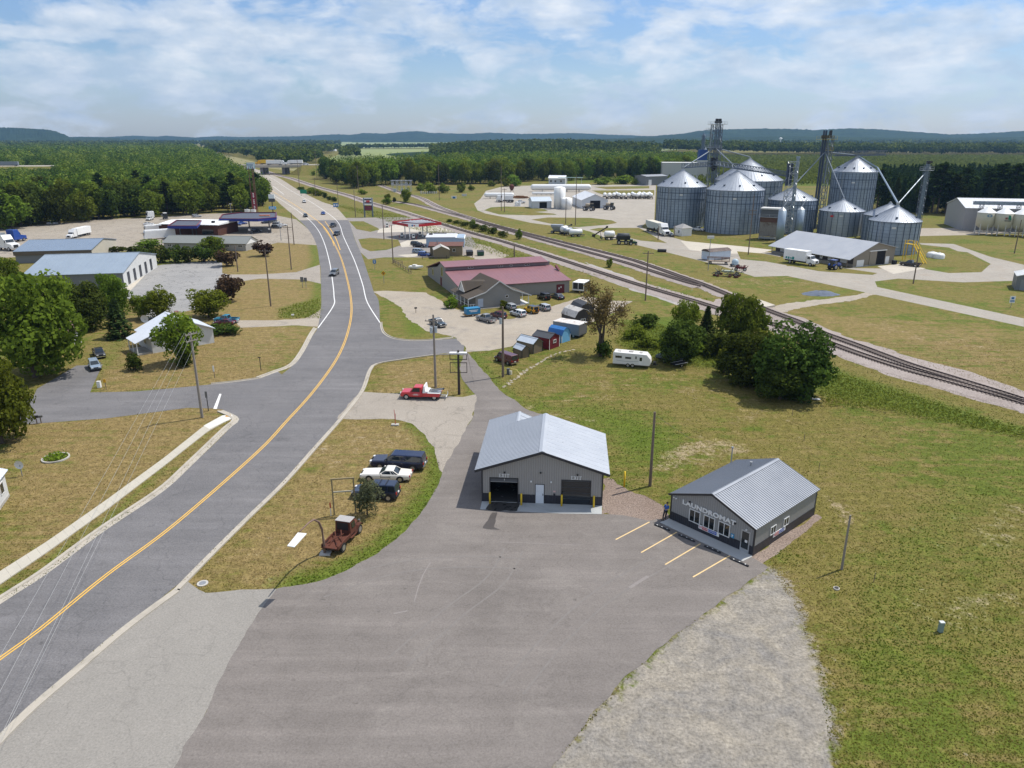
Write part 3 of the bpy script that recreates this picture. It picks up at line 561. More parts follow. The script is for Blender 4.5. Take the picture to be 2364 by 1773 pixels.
PYELLOW=paint('yellow',(.72,.38,.01));PBLACK=paint('black',(.012,.012,.014));PBLUE=paint('blue',(.012,.06,.3));PRED=paint('red',(.52,.025,.03));PTEAL=paint('turquoise',(.03,.22,.34));DKBLUE=paint('dark_blue',(.012,.022,.05));STEELP=paint('steel_blue',(.12,.17,.24))
c1=carpx('pickup_truck','dark navy pickup with a matching bed topper, beside the white coupe on the grass','pickup truck','topper',NAVY,'R',(1560,735),(215,655),sc=1.0)
c2=carpx('vintage_coupe','cream white two-door vintage coupe between two dark blue vehicles on the grass','coupe','coupe',CREAM,'R',(1190,985),(30,955),sc=.98)
c3=carpx('parked_suv','dark blue suv with red tail lamps behind the small tree and sign frame','suv','suv',DKBLUE,'C',(1915,735),(1500,712),sc=1.0)
for x in(-1.2,-.5):MB().cbox((x,0,1.72),(.06,1.3,.05)).build('roof_rack',BLACK,c3)
# tow truck
tt=thing('tow_truck','red tow truck with white boom deck and lettered door on the gravel drive','tow truck',(0,0));r_,f_=W('T',1160,655),W('T',235,625);cc,hh=place(r_,f_,1.95);tt.location=(*cc,0);tt.rotation_euler=(0,0,hh)
Ls=L2(r_,f_)/5.7
def tow(root):
    X=lambda t:(t-.5)*5.7
    secs=[]
    for t,z in[(.44,.95),(.45,1.12),(.74,1.12),(.96,1.06),(1,.7)]:
        w=.96 if t<.95 else .9;secs.append([(X(t),-w*.94,.42),(X(t),-w,.62),(X(t),-w*.99,z-.14),(X(t),-w*.9,z),(X(t),w*.9,z),(X(t),w*.99,z-.14),(X(t),w,.62),(X(t),w*.94,.42)])
    loft(secs).build('body',PRED,root,bevel=.04)
    b0,b1,t0,t1,wb,wt=X(.45),X(.76),X(.46),X(.655),.86,.76
    c=[(b0,-wb,1.09),(b1,-wb,1.09),(b1,wb,1.09),(b0,wb,1.09),(t0,-wt,1.8),(t1,-wt,1.8),(t1,wt,1.8),(t0,wt,1.8)]
    cab=MB().add(c,[(0,1,5,4),(1,2,6,5),(2,3,7,6),(3,0,4,7),(4,5,6,7)]).build('cab',PRED,root,bevel=.05)
    MB().add([(b1+.012-.04,-.74,1.17),(b1+.012-.04,.74,1.17),(t1+.06,.68,1.72),(t1+.06,-.68,1.72)],[(0,1,2,3)]).build('windshield',CARGLASS,cab)
    for s in(-1,1):
        MB().add([(X(.50),s*.875,1.15),(X(.715),s*.875,1.15),(X(.655),s*.80,1.7),(X(.50),s*.80,1.7)],[(0,1,2,3)]).build('side_window',CARGLASS,root)
        MB().cbox((X(.985),s*.68,.92),(.12,.34,.2)).build('headlight',LAMP,root);MB().cbox((X(.004),s*.8,.8),(.08,.2,.16)).build('taillight',REDLAMP,root)
        d=MB().cbox((X(.6),s*.972,.78),(1.1,.01,.02));d.cbox((X(.6),s*.972,.7),(.7,.01,.03)).cbox((X(.6),s*.972,.86),(.6,.01,.05));d.build('door_lettering',WHITE,root)
        MB().cbox((X(.22),s*.9,.78),(2.4,.2,.5)).build('deck_side',PRED,root);MB().cbox((X(.16),s*.9,1.05),(1.7,.22,.06)).build('white_rail',WHITE,root)
    MB().cbox((X(.22),0,.8),(2.4,1.66,.3)).build('deck',WHITE,root)
    MB().add([(X(.43),-.95,1.0),(X(.43),.95,1.0),(X(.40),.95,2.05),(X(.40),-.95,2.05),(X(.35),-.95,1.0),(X(.35),.95,1.0),(X(.375),.95,2.05),(X(.375),-.95,2.05)],[(0,1,2,3),(5,4,7,6),(1,5,6,2),(4,0,3,7),(3,2,6,7)]).build('headboard',WHITE,root)
    MB().cbox((X(.33),0,1.1),(.5,1.7,.35)).build('tool_box',WHITE,root)
    for s in(-1,1):MB()._bar((X(.30),s*.25,1.15),(X(-.06),s*.18,1.45),.12,.16).build('boom',GREYSTEEL,root)
    MB()._bar((X(.28),0,1.0),(X(.02),0,1.02),.4,.12).tube([(X(.25),.5,1.0),(X(.05),.3,1.1)],.06).build('wheel_lift',CHROME,root)
    MB().cbox((X(-.07),0,1.46),(.16,.5,.16)).build('boom_head',DARK,root);MB()._bar((X(.0),0,.55),(X(-.14),0,.5),.12,.1).cbox((X(-.15),0,.5),(.08,1.5,.1)).cbox((X(-.15),-.7,.7),(.08,.1,.4)).build('stinger',WHITE,root)
    MB().cbox((X(1.0),0,.55),(.16,1.8,.2)).build('front_bumper',CHROME,root);MB().cbox((X(.47),0,.45),(5.2,1.3,.2)).build('chassis',DARK,root)
    wheels(root,[(X(.84),-.84),(X(.84),.84),(X(.14),-.8),(X(.14),.8)],.4,.26)
tow(tt);tt.scale=(Ls,)*3
# rusty old truck
ot=thing('rusted_truck','rusted brown antique flatbed truck beside the curved sign pole','antique truck',(0,0));a_,b_=W('S',590,1370),W('S',850,1000);hd=ANG(a_,b_);hd=radians(80) if not .6<hd<1.7 else hd
ot.location=(*W('S',665,1215),0);ot.rotation_euler=(0,0,radians(75));ot.scale=(1.1,)*3
def oldtruck(root):
    MB().box(-2.2,.1,-.75,.75,.62,.72).build('flatbed',RUST,root)
    m_=MB()
    for y in(-.72,.72):m_.box(-2.15,0,y-.04,y+.04,.72,.92)
    for i,(a,b) in enumerate([((-1.9,-.5,.75),(-.3,.5,1.1)),((-1.6,.5,.75),(-.5,-.4,1.15)),((-1.9,.2,.75),(-.9,.1,1.2)),((-1.2,-.6,.75),(-.2,0,1.25))]):m_.tube([a,b],.05,5)
    m_.build('stake_rack',RUST,root)
    c=[(.1,-.72,.7),(1.15,-.72,.7),(1.15,.72,.7),(.1,.72,.7),(.14,-.66,1.86),(1.0,-.66,1.86),(1.0,.66,1.86),(.14,.66,1.86)]
    cab=MB().add(c,[(0,1,5,4),(1,2,6,5),(2,3,7,6),(3,0,4,7),(4,5,6,7)]).build('cab',RUST,root,bevel=.06)
    MB().box(.1,1.06,-.68,.68,1.862,1.91).build('roof',mat('faded_roof',(.42,.4,.38),.6,.2,.2,2),cab,bevel=.03)
    MB().box(.09,.1,-.5,.5,1.1,1.75).build('rear_window',DARK,cab)
    for s in(-1,1):MB().add([(.35,s*.735,1.2),(.95,s*.735,1.2),(.9,s*.69,1.7),(.35,s*.69,1.7)],[(0,1,2,3)]).build('side_window',GLASS,cab)
    MB().add([(1.165,-.6,1.2),(1.165,.6,1.2),(1.06,.58,1.75),(1.06,-.58,1.75)],[(0,1,2,3)]).build('windshield',GLASS,cab)
    h=MB();h.v=[];loft([[(1.15,-.42,.6),(1.15,-.5,1.0),(1.15,-.2,1.22),(1.15,.2,1.22),(1.15,.5,1.0),(1.15,.42,.6)],[(2.1,-.3,.6),(2.1,-.34,.95),(2.1,-.16,1.12),(2.1,.16,1.12),(2.1,.34,.95),(2.1,.3,.6)]]).build('hood',RUST,root,bevel=.03)
    for s in(-1,1):
        P=[(1.0,.45),(1.25,.62),(1.5,.88),(1.75,.95),(2.05,.86),(2.2,.6)]
        v=[(x,s*y,z) for x,z in P for y in(.42,.8)];MB().add(v,[(2*i,2*i+1,2*i+3,2*i+2) for i in range(5)]).build('fender',RUST,root)
        a=MB().cyl(2.12,s*.48,.9,1.08,.1,n=10).build('headlight',CHROME,root)
        MB().box(.1,1.1,s*.6-.18,s*.6+.18,.42,.46).build('running_board',RUST,root)
    MB().box(-2.1,2.0,-.3,.3,.45,.58).build('chassis',DARK,root)
    wheels(root,[(1.72,-.66),(1.72,.66),(-1.35,-.72),(-1.35,.72)],.4,.16)
oldtruck(ot)
# ================================================================ buildings: frame with x along the front (A -> B), y going back
def frame(name,label,cat,A,B,group=None):return thing(name,label,cat,A,ANG(A,B),group),L2(A,B)
WALLGREY=mat('grey_panel',(.33,.318,.3),.5,.1,.08,.5,.4,rib=.35,ribs=.46);CHAR=mat('charcoal_panel',(.035,.036,.045),.45,.1,.1,.5,.4,rib=.35,ribs=.46)
ROOFG=mat('grey_metal_roof',(.46,.48,.51),.38,.25,.08,.35);ROOFL=mat('dark_grey_metal_roof',(.24,.258,.29),.42,.25,.08,.35);TRIM=mat('dark_trim',(.035,.034,.036),.5);WINWHITE=mat('white_frame',(.72,.72,.7),.45)
def slope(mb,P0,P1,Q0,Q1,th,ribs=0,rh=.045):
    """one roof plane: eave P0-P1, ridge Q0-Q1, thickness th, standing ribs from eave to ridge"""
    p=[np.array(v,float) for v in(P0,P1,Q1,Q0)];n=np.cross(p[1]-p[0],p[3]-p[0]);n/=np.linalg.norm(n)
    if n[2]<0:n=-n
    mb.add([tuple(v) for v in p]+[tuple(v-n*th) for v in p],[(0,1,2,3),(7,6,5,4),(0,4,5,1),(1,5,6,2),(2,6,7,3),(3,7,4,0)])
    if ribs:
        k=max(2,int(np.linalg.norm(p[1]-p[0])/ribs));ex=(p[1]-p[0])/np.linalg.norm(p[1]-p[0])
        for i in range(k+1):
            t=i/k;a=p[0]*(1-t)+p[1]*t;b=p[3]*(1-t)+p[2]*t;w=.03
            mb.add([tuple(a-ex*w),tuple(a+ex*w),tuple(b+ex*w),tuple(b-ex*w)]+[tuple(a-ex*w*.5+n*rh),tuple(a+ex*w*.5+n*rh),tuple(b+ex*w*.5+n*rh),tuple(b-ex*w*.5+n*rh)],
                   [(4,5,6,7),(0,4,7,3),(1,2,6,5),(0,1,5,4),(2,3,7,6)])
def gable(root,w,d,h,hr,ridge='y',oh=.3,wallm=None,roofm=None,ribs=.9,th=.12,off=.5,trim=None,wains=None,wm=None,ohg=None):
    """walls + roof; ridge 'y' = gable end on the front. returns (wall, roof)"""
    ohg=oh if ohg is None else ohg;mb=MB();z0=0
    if ridge=='y':
        mb.prismy([(0,0),(w,0),(w,h),(w*off,hr),(0,h)],0,d)
        s1,s2=(hr-h)/(w*off),(hr-h)/(w*(1-off));r=MB()
        slope(r,(-oh,-ohg,h-s1*oh+th),(-oh,d+ohg,h-s1*oh+th),(w*off,-ohg,hr+th),(w*off,d+ohg,hr+th),th,ribs)
        slope(r,(w+oh,-ohg,h-s2*oh+th),(w+oh,d+ohg,h-s2*oh+th),(w*off,-ohg,hr+th),(w*off,d+ohg,hr+th),th,ribs)
        rc=MB().prismy([(w*off-.22,hr+th-.22*s1+.06),(w*off,hr+th+.07),(w*off+.22,hr+th-.22*s2+.06),(w*off,hr+th-.02)],-ohg,d+ohg)
    else:
        mb.prismx([(0,0),(d,0),(d,h),(d*off,hr),(0,h)],0,w)
        s1,s2=(hr-h)/(d*off),(hr-h)/(d*(1-off));r=MB()
        slope(r,(-ohg,-oh,h-s1*oh+th),(w+ohg,-oh,h-s1*oh+th),(-ohg,d*off,hr+th),(w+ohg,d*off,hr+th),th,ribs)
        slope(r,(-ohg,d+oh,h-s2*oh+th),(w+ohg,d+oh,h-s2*oh+th),(-ohg,d*off,hr+th),(w+ohg,d*off,hr+th),th,ribs)
        rc=MB().prismx([(d*off-.22,hr+th-.22*s1+.06),(d*off,hr+th+.07),(d*off+.22,hr+th-.22*s2+.06),(d*off,hr+th-.02)],-ohg,w+ohg)
    wl=mb.build('wall',wallm,root);rf=r.build('roof',roofm,root);rc.build('ridge_cap',roofm,rf)
    if wains:
        b=MB();e=.025;b.box(-e,w+e,-e,0,0,wains).box(-e,w+e,d,d+e,0,wains).box(-e,0,0,d,0,wains).box(w,w+e,0,d,0,wains);b.build('wainscot',wm,root)
    if trim:
        b=MB();e=.03
        for x in(-e,w+e-.14):
            for y in(-e,d+e-.14):b.box(x,x+.14,y,y+.14,wains or 0,h)
        b.build('corner_trim',trim,root)
    return wl,rf
def win(root,x,z,w,h,y=0,face='f',wf=WINWHITE,split=1,depth=.07,name='window',glass=GLASS,W_=0,D_=0):
    """framed window on the front (f), back (b), left (l) or right (r) wall"""
    fr,gl=MB(),MB();t=.07
    fr.box(x,x+w,-depth,-.002,z,z+t).box(x,x+w,-depth,-.002,z+h-t,z+h).box(x,x+t,-depth,-.002,z+t,z+h-t).box(x+w-t,x+w,-depth,-.002,z+t,z+h-t)
    for i in range(1,split):fr.box(x+w*i/split-.03,x+w*i/split+.03,-depth,-.002,z+t,z+h-t)
    gl.box(x+t,x+w-t,-depth*.5,-.004,z+t,z+h-t)
    for b in(fr,gl):
        if face=='r':b.v=[(W_-q[1],q[0],q[2]) for q in b.v]
        elif face=='l':b.v=[(q[1],D_-q[0],q[2]) for q in b.v]
        elif face=='b':b.v=[(W_-q[0],D_-q[1],q[2]) for q in b.v]
        else:b.v=[(q[0],q[1]+y,q[2]) for q in b.v]
    f=fr.build(name,wf,root);gl.build('pane',glass,f);return f
# ---------------------------------------------------------------- car wash
A,B=W('D',500,1140),W('D',1722,1185)
cw,w=frame('car_wash','grey metal car wash building with two overhead bays and EXIT lettering','car wash',A,B);d,h,hr=9.6,3.75,5.75;h0=.02
bx=[(.85,3.6),(8.05,10.85)];bh=2.65
mb=MB();mb.prismx([(0,0),(d,0),(d,h),(0,h)],-.0,.12);mb.prismx([(0,0),(d,0),(d,h),(0,h)],w-.12,w)
def seg(a,b,z,top):  # front wall piece between a and b from z up
    roof=lambda x:h+(hr-h)*(1-abs(x-w/2)/(w/2))
    pts=[(a,z),(b,z),(b,roof(b) if top else bh)]+([(w/2,hr)] if top and a<w/2<b else[])+[(a,roof(a) if top else bh)]
    mb.prismy(pts,0,.12)
seg(.12,bx[0][0],0,1);seg(bx[0][0],bx[0][1],bh,1);seg(bx[0][1],bx[1][0],0,1);seg(bx[1][0],bx[1][1],bh,1);seg(bx[1][1],w-.12,0,1)
mb.prismy([(0.12,0),(w-.12,0),(w-.12,h),(w/2,hr-.02),(.12,h)],d-.12,d)
mb.build('wall',WALLGREY,cw)
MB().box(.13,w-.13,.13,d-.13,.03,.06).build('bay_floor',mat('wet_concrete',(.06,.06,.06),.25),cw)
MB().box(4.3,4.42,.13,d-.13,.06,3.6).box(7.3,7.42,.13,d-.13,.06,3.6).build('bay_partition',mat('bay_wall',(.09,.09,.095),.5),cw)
r=MB();s1=(hr-h)/(w/2);oh,og=.65,.45;th=.14
slope(r,(-oh,-og,h-s1*oh+th),(-oh,d+og,h-s1*oh+th),(w/2,-og,hr+th),(w/2,d+og,hr+th),th,.32,.05)
slope(r,(w+oh,-og,h-s1*oh+th),(w+oh,d+og,h-s1*oh+th),(w/2,-og,hr+th),(w/2,d+og,hr+th),th,.95,.02)
rf=r.build('roof',ROOFG,cw)
MB().prismy([(w/2-.32,hr+th-.32*s1+.07),(w/2,hr+th+.08),(w/2+.32,hr+th-.32*s1+.07),(w/2,hr+th-.02)],-og-.01,d+og).build('ridge_cap',ROOFG,rf)
MB()._bar((-oh,-og-.02,h-s1*oh+th-.12),(w/2,-og-.02,hr+th-.12),.05,.26)._bar((w+oh,-og-.02,h-s1*oh+th-.12),(w/2,-og-.02,hr+th-.12),.05,.26).build('fascia',TRIM,cw)
# rear wing with its own small gable
zw=h+s1*2.9;MB().prismy([(.1,0),(5.6,0),(5.6,3.7),(2.9,zw-.05),(.1,3.7)],d+.005,d+3.2).build('rear_wing',WALLGREY,cw)
r=MB();slope(r,(-oh,d+og+.01,h-s1*oh+th),(-oh,d+3.6,h-s1*oh+th),(2.9,d+og+.01,zw+th),(2.9,d+3.6,zw+th),.12,.32,.05);slope(r,(6.0,d+og+.01,3.55),(6.0,d+3.6,3.55),(2.9,d+og+.01,zw+th),(2.9,d+3.6,zw+th),.12,.9,.04);r.prismy([(2.7,zw+th-.02),(2.9,zw+th+.07),(3.1,zw+th-.02)],d+og+.02,d+3.6);r.build('rear_roof',ROOFG,cw)
b=MB();e=.03
for a_,b_ in((0,bx[0][0]),(bx[0][1],5.35),(6.3,bx[1][0]),(bx[1][1],w)):b.box(a_,b_,-e,0,0,.98)
b.box(-e,0,-e,d,0,.98).box(w,w+e,-e,d,0,.98).box(0,w,d,d+e,0,.98);b.build('wainscot',CHAR,cw)
MB().box(-.04,.1,-.045,-.03,.98,h-.1).box(w-.1,w+.04,-.045,-.03,.98,h-.1).box(w,w+.045,-.04,.12,0,h-.1).build('corner_trim',TRIM,cw)
for i,(a_,b_) in enumerate(bx):
    MB().box(a_-.08,a_,-.05,.1,0,bh+.1).box(b_,b_+.08,-.05,.1,0,bh+.1).box(a_,b_,-.05,.1,bh,bh+.1).build('door_frame',TRIM,cw)
MB().box(bx[0][0],bx[0][1],.05,.1,2.28,bh).build('overhead_door',mat('door_dark_grey',(.1,.105,.115),.5),cw).__setitem__('label','overhead door rolled up almost out of sight')
MB().box(bx[0][0],bx[0][1],.02,.12,2.24,2.28).build('door_seal',mat('pale_strip',(.35,.35,.34),.5),cw)
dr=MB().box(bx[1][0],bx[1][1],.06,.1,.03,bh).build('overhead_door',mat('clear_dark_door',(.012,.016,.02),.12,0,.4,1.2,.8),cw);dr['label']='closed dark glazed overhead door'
MB().box(bx[1][0],bx[1][1],.03,.062,1.9,1.94).box(bx[1][0],bx[1][1],.03,.062,1.27,1.30).box(bx[1][0],bx[1][1],.03,.062,.63,.66).box(bx[1][0],bx[1][1],.02,.062,bh-.1,bh).build('door_rail',mat('door_rail',(.07,.075,.08),.5),dr)
# machinery seen through the glazed door and the open bay
eq=MB();cx_=(bx[1][0]+bx[1][1])/2
for a_ in range(0,360,45):eq._bar((cx_,.5,1.75),(cx_+.55*cos(radians(a_)),.5,1.75+.4*sin(radians(a_))),.05,.05)
eq._bar((cx_,.5,1.75),(cx_,.5,1.1),.08,.08);eq.build('wash_gantry',GREYSTEEL,cw)
dm=MB().box(5.42,6.24,-.04,.02,.06,2.12).build('door',mat('white_door',(.66,.7,.74),.4),cw);MB().box(6.12,6.17,-.1,-.04,1.0,1.06).box(6.12,6.17,-.07,-.04,.92,1.14).build('handle',DARK,dm);MB().box(5.36,5.42,-.05,-.031,.0,2.18).box(6.24,6.30,-.05,-.031,0,2.18).box(5.42,6.24,-.05,-.031,2.12,2.18).build('door_trim',TRIM,cw)
for x in(2.3,5.9,9.55):MB().cbox((x,-.1,3.35 if x!=5.9 else 3.45),(.16,.2,.12)).build('wall_lamp',TRIM,cw)
for x in(4.95,6.95):MB().cbox((x,-.06,2.45),(.14,.12,.14)).build('camera',WHITE,cw)
MB().box(7.18,7.42,-.03,0,1.35,1.5).build('notice',mat('pink_notice',(.6,.4,.38),.6),cw);MB().box(7.2,7.38,-.08,0,1.0,1.18).build('meter_box',DARK,cw)
def serif_exit(root,x0,z0,s):  # EXIT in a serif face
    b=MB();y0,y1=-.045,-.01
    def R(x,z,ww,hh):b.box(x0+x*s,x0+(x+ww)*s,y0,y1,z0+z*s,z0+(z+hh)*s)
    def Dg(xa,za,xb,zb,ww):
        b.prismy([(x0+xa*s,z0+za*s),(x0+(xa+ww)*s,z0+za*s),(x0+(xb+ww)*s,z0+zb*s),(x0+xb*s,z0+zb*s)],y0,y1)
    R(.0,0,.62,.09);R(0,.91,.62,.09);R(.1,.09,.15,.82);R(.25,.46,.28,.09);R(.53,.09,.09,.14);R(.53,.77,.09,.14)
    Dg(.8,.09,1.28,.91,.16);b2=y0;y0,y1=-.05,-.012;Dg(1.3,.09,.84,.91,.16);y0,y1=-.045,-.01;R(.74,0,.28,.09);R(1.2,0,.3,.09);R(.76,.91,.28,.09);R(1.2,.91,.28,.09)
    R(1.62,0,.36,.09);R(1.62,.91,.36,.09);R(1.72,.09,.16,.82)
    R(2.12,.91,.72,.09);R(2.12,.76,.08,.15);R(2.76,.76,.08,.15);R(2.4,.09,.16,.82);R(2.3,0,.36,.09)
    b.build('exit_lettering',WHITE,root)
serif_exit(cw,1.72,2.8,.37);serif_exit(cw,8.9,2.8,.37);MB().box(2.26,2.30,-.03,0,2.45,2.72).build('arrow_mark',WHITE,cw)
MB().cyl(8.0,3.6,4.7,5.25,.05,n=8).build('roof_vent',DARK,cw)
structure(MB().prism([W('D',*p) for p in[(500,1138),(1724,1184),(1722,1272),(1300,1266),(880,1246),(480,1222)]],0,.05),'concrete_apron',mat('apron_concrete',(.42,.43,.42),.85,0,.12,.5,.2,stain=(.33,.35,.35)))
structure(MB().sheet(ragged([W('D',*p) for p in[(590,1152),(640,1146),(880,1156),(872,1200),(866,1246),(800,1244),(760,1236),(640,1238),(540,1228),(560,1190)]],.07,.3,3),.056),'wet_floor',mat('wet_concrete_stain',(.055,.053,.05),.3,0,.5,2.2))
def bollard(k,bx_,by_,ty,label,group):
    p=W(k,bx_,by_);hh=max(.9,HZ(p,k,ty));t=MB().cyl(0,0,0,hh-.06,.095,n=12).lathe([(.095,hh-.06),(.06,hh-.01),(0,hh)],n=12).build('bollard',YELLOW,None,True);t.location=(*p,0);tag(t,label,'bollard',group);return t
for q,lb in(((580,1165,1045),'yellow bollard at the left edge of the open car wash bay'),((900,1180,1058),'yellow bollard between the open bay and the white door'),((1311,1190,1070),'yellow bollard at the left edge of the closed glazed bay'),((1639,1203,1082),'yellow bollard at the right edge of the closed glazed bay')):bollard('D',*q,lb,'bollards guarding the car wash bays')
bollard('D',1951,993,832,'lone tall yellow bollard on grass beside the car wash',None)
# ---------------------------------------------------------------- laundromat
A,B,Cc=W('E',425,1100),W('E',1268,1476),W('E',1916,1052)
lm,w=frame('laundromat','grey gabled metal laundromat with dark wainscot and white LAUNDROMAT lettering','laundromat',A,B);w=8.9;d,h,hr=11.2,2.7,4.35
LWALL=mat('laundry_panel',(.3,.3,.295),.5,.1,.08,.5,.4,rib=.4,ribs=.46)
wl,rf=gable(lm,w,d,h,hr,'y',.16,LWALL,ROOFL,.3,.1,.5,TRIM,.92,CHAR,ohg=.2)
MB()._bar((-.2,-.22,h-.02),(w/2,-.22,hr+.04),.04,.2)._bar((w+.2,-.22,h-.02),(w/2,-.22,hr+.04),.04,.2).build('fascia',TRIM,lm)
for x in(2.15,3.72,5.3):win(lm,x,.78,1.2,1.28,split=2)
dd_=MB().box(7.62,8.5,-.05,.02,.05,2.15).build('door',mat('aluminium_door',(.5,.51,.52),.4,.5),lm);MB().box(7.72,8.4,-.06,-.045,.4,2.05).build('pane',GLASS,dd_);MB().box(7.7,7.76,-.12,-.06,.9,1.3).build('handle',CHROME,dd_);MB().box(8.05,8.3,-.068,-.06,1.05,1.3).build('door_notice',WHITE,dd_)
text_mesh('LAUNDROMAT',.62,.03,WHITE,'laundromat_lettering',lm,((4.15,-.05,2.42),(radians(90),0,0)),1.3,.022,1.04)
def banner(x0,z0,face):
    b=MB().box(x0,x0+2.2,-.035,-.004,z0,z0+.42);pr=[MB().box(x0+.38,x0+1.0,-.04,-.034,z0+.05,z0+.37),MB().box(x0+1.06,x0+1.95,-.04,-.034,z0+.05,z0+.37)]
    if face=='r':
        for q in[b]+pr:q.v=[(w-v[1],v[0],v[2]) for v in q.v]
    o=b.build('banner',WHITE,lm);pr[0].build('red_panel',mat('banner_red',(.55,.06,.07),.5),o);pr[1].build('blue_panel',mat('banner_blue',(.02,.08,.42),.5),o)
    rot=(radians(90),0,0) if face=='f' else(radians(90),0,radians(90));P=lambda x,z:(x,-.046,z) if face=='f' else(w+.046,x,z)
    text_mesh('24',.3,.004,mat('banner_red',(.55,.06,.07)),'banner_lettering',o,(P(x0+.2,z0+.21),rot));text_mesh('HOUR',.22,.004,WHITE,'banner_lettering',o,(P(x0+.69,z0+.21),rot));text_mesh('LAUNDRY',.2,.004,WHITE,'banner_lettering',o,(P(x0+1.5,z0+.21),rot),.9)
banner(3.25,.42,'f');banner(3.3,.55,'r')
for x in(2.7,5.0):win(lm,x,.98,.95,.85,face='r',split=2,W_=w)
MB().box(6.62,6.95,-.03,0,.9,1.32).build('access_sign',mat('access_blue',(.03,.25,.45),.5),lm);MB().box(6.7,6.86,-.035,-.03,1.14,1.22).box(6.72,6.8,-.035,-.03,.98,1.12).build('access_symbol',WHITE,lm)
for x in(2.1,6.95):MB().cbox((x,-.09,2.72 if x<3 else 2.45),(.16,.18,.1)).build('wall_lamp',TRIM,lm)
MB().cbox((.35,-.07,2.52),(.13,.14,.1)).cbox((.62,-.07,2.5),(.13,.14,.1)).cbox((8.1,-.07,2.3),(.14,.14,.1)).build('camera',WHITE,lm)
MB().cyl(2.9,9.0,3.6,4.25,.09,n=8).cyl(2.9,9.0,4.25,4.32,.15,n=8).build('roof_vent',GREYSTEEL,lm);MB().cyl(-.12,10.4,0,4.4,.06,n=8).cyl(-.12,10.4,4.4,4.55,.13,n=8).build('flue',GREYSTEEL,lm)
structure(MB().prism([W('E',*p) for p in[(395,1110),(425,1095),(1268,1476),(1262,1490),(1170,1535),(325,1138)]],0,.07),'laundromat_walk',mat('walk_slab',(.45,.45,.43),.85,0,.1,.6,.2))
RUB=mat('rubber_stop',(.03,.03,.032),.7)
for i,(a_,b_) in enumerate([((270,1160),(425,1222)),((515,1265),(680,1335)),((780,1380),(945,1452)),((1045,1508),(1230,1588))]):
    p,q=W('E',*a_),W('E',*b_);L=L2(p,q);t=thing('wheel_stop',['leftmost black wheel stop below the laundromat corner','second black wheel stop from the left, in front of the laundromat windows','third black wheel stop, before the right laundromat windows','rightmost black wheel stop, near the laundromat door'][i],'wheel stop',((p[0]+q[0])/2,(p[1]+q[1])/2,.024),ANG(p,q),'wheel stops in front of the laundromat')
    MB().prismx([(-.1,0),(.1,0),(.06,.13),(-.06,.13)],-L/2,L/2).build('rubber_block',RUB,t)
    mm=MB()
    for j in range(3):mm.box(-L*.32+j*L*.32-.06,-L*.32+j*L*.32+.06,-.04,.04,.13,.134)
    mm.build('reflector',WHITE,t)
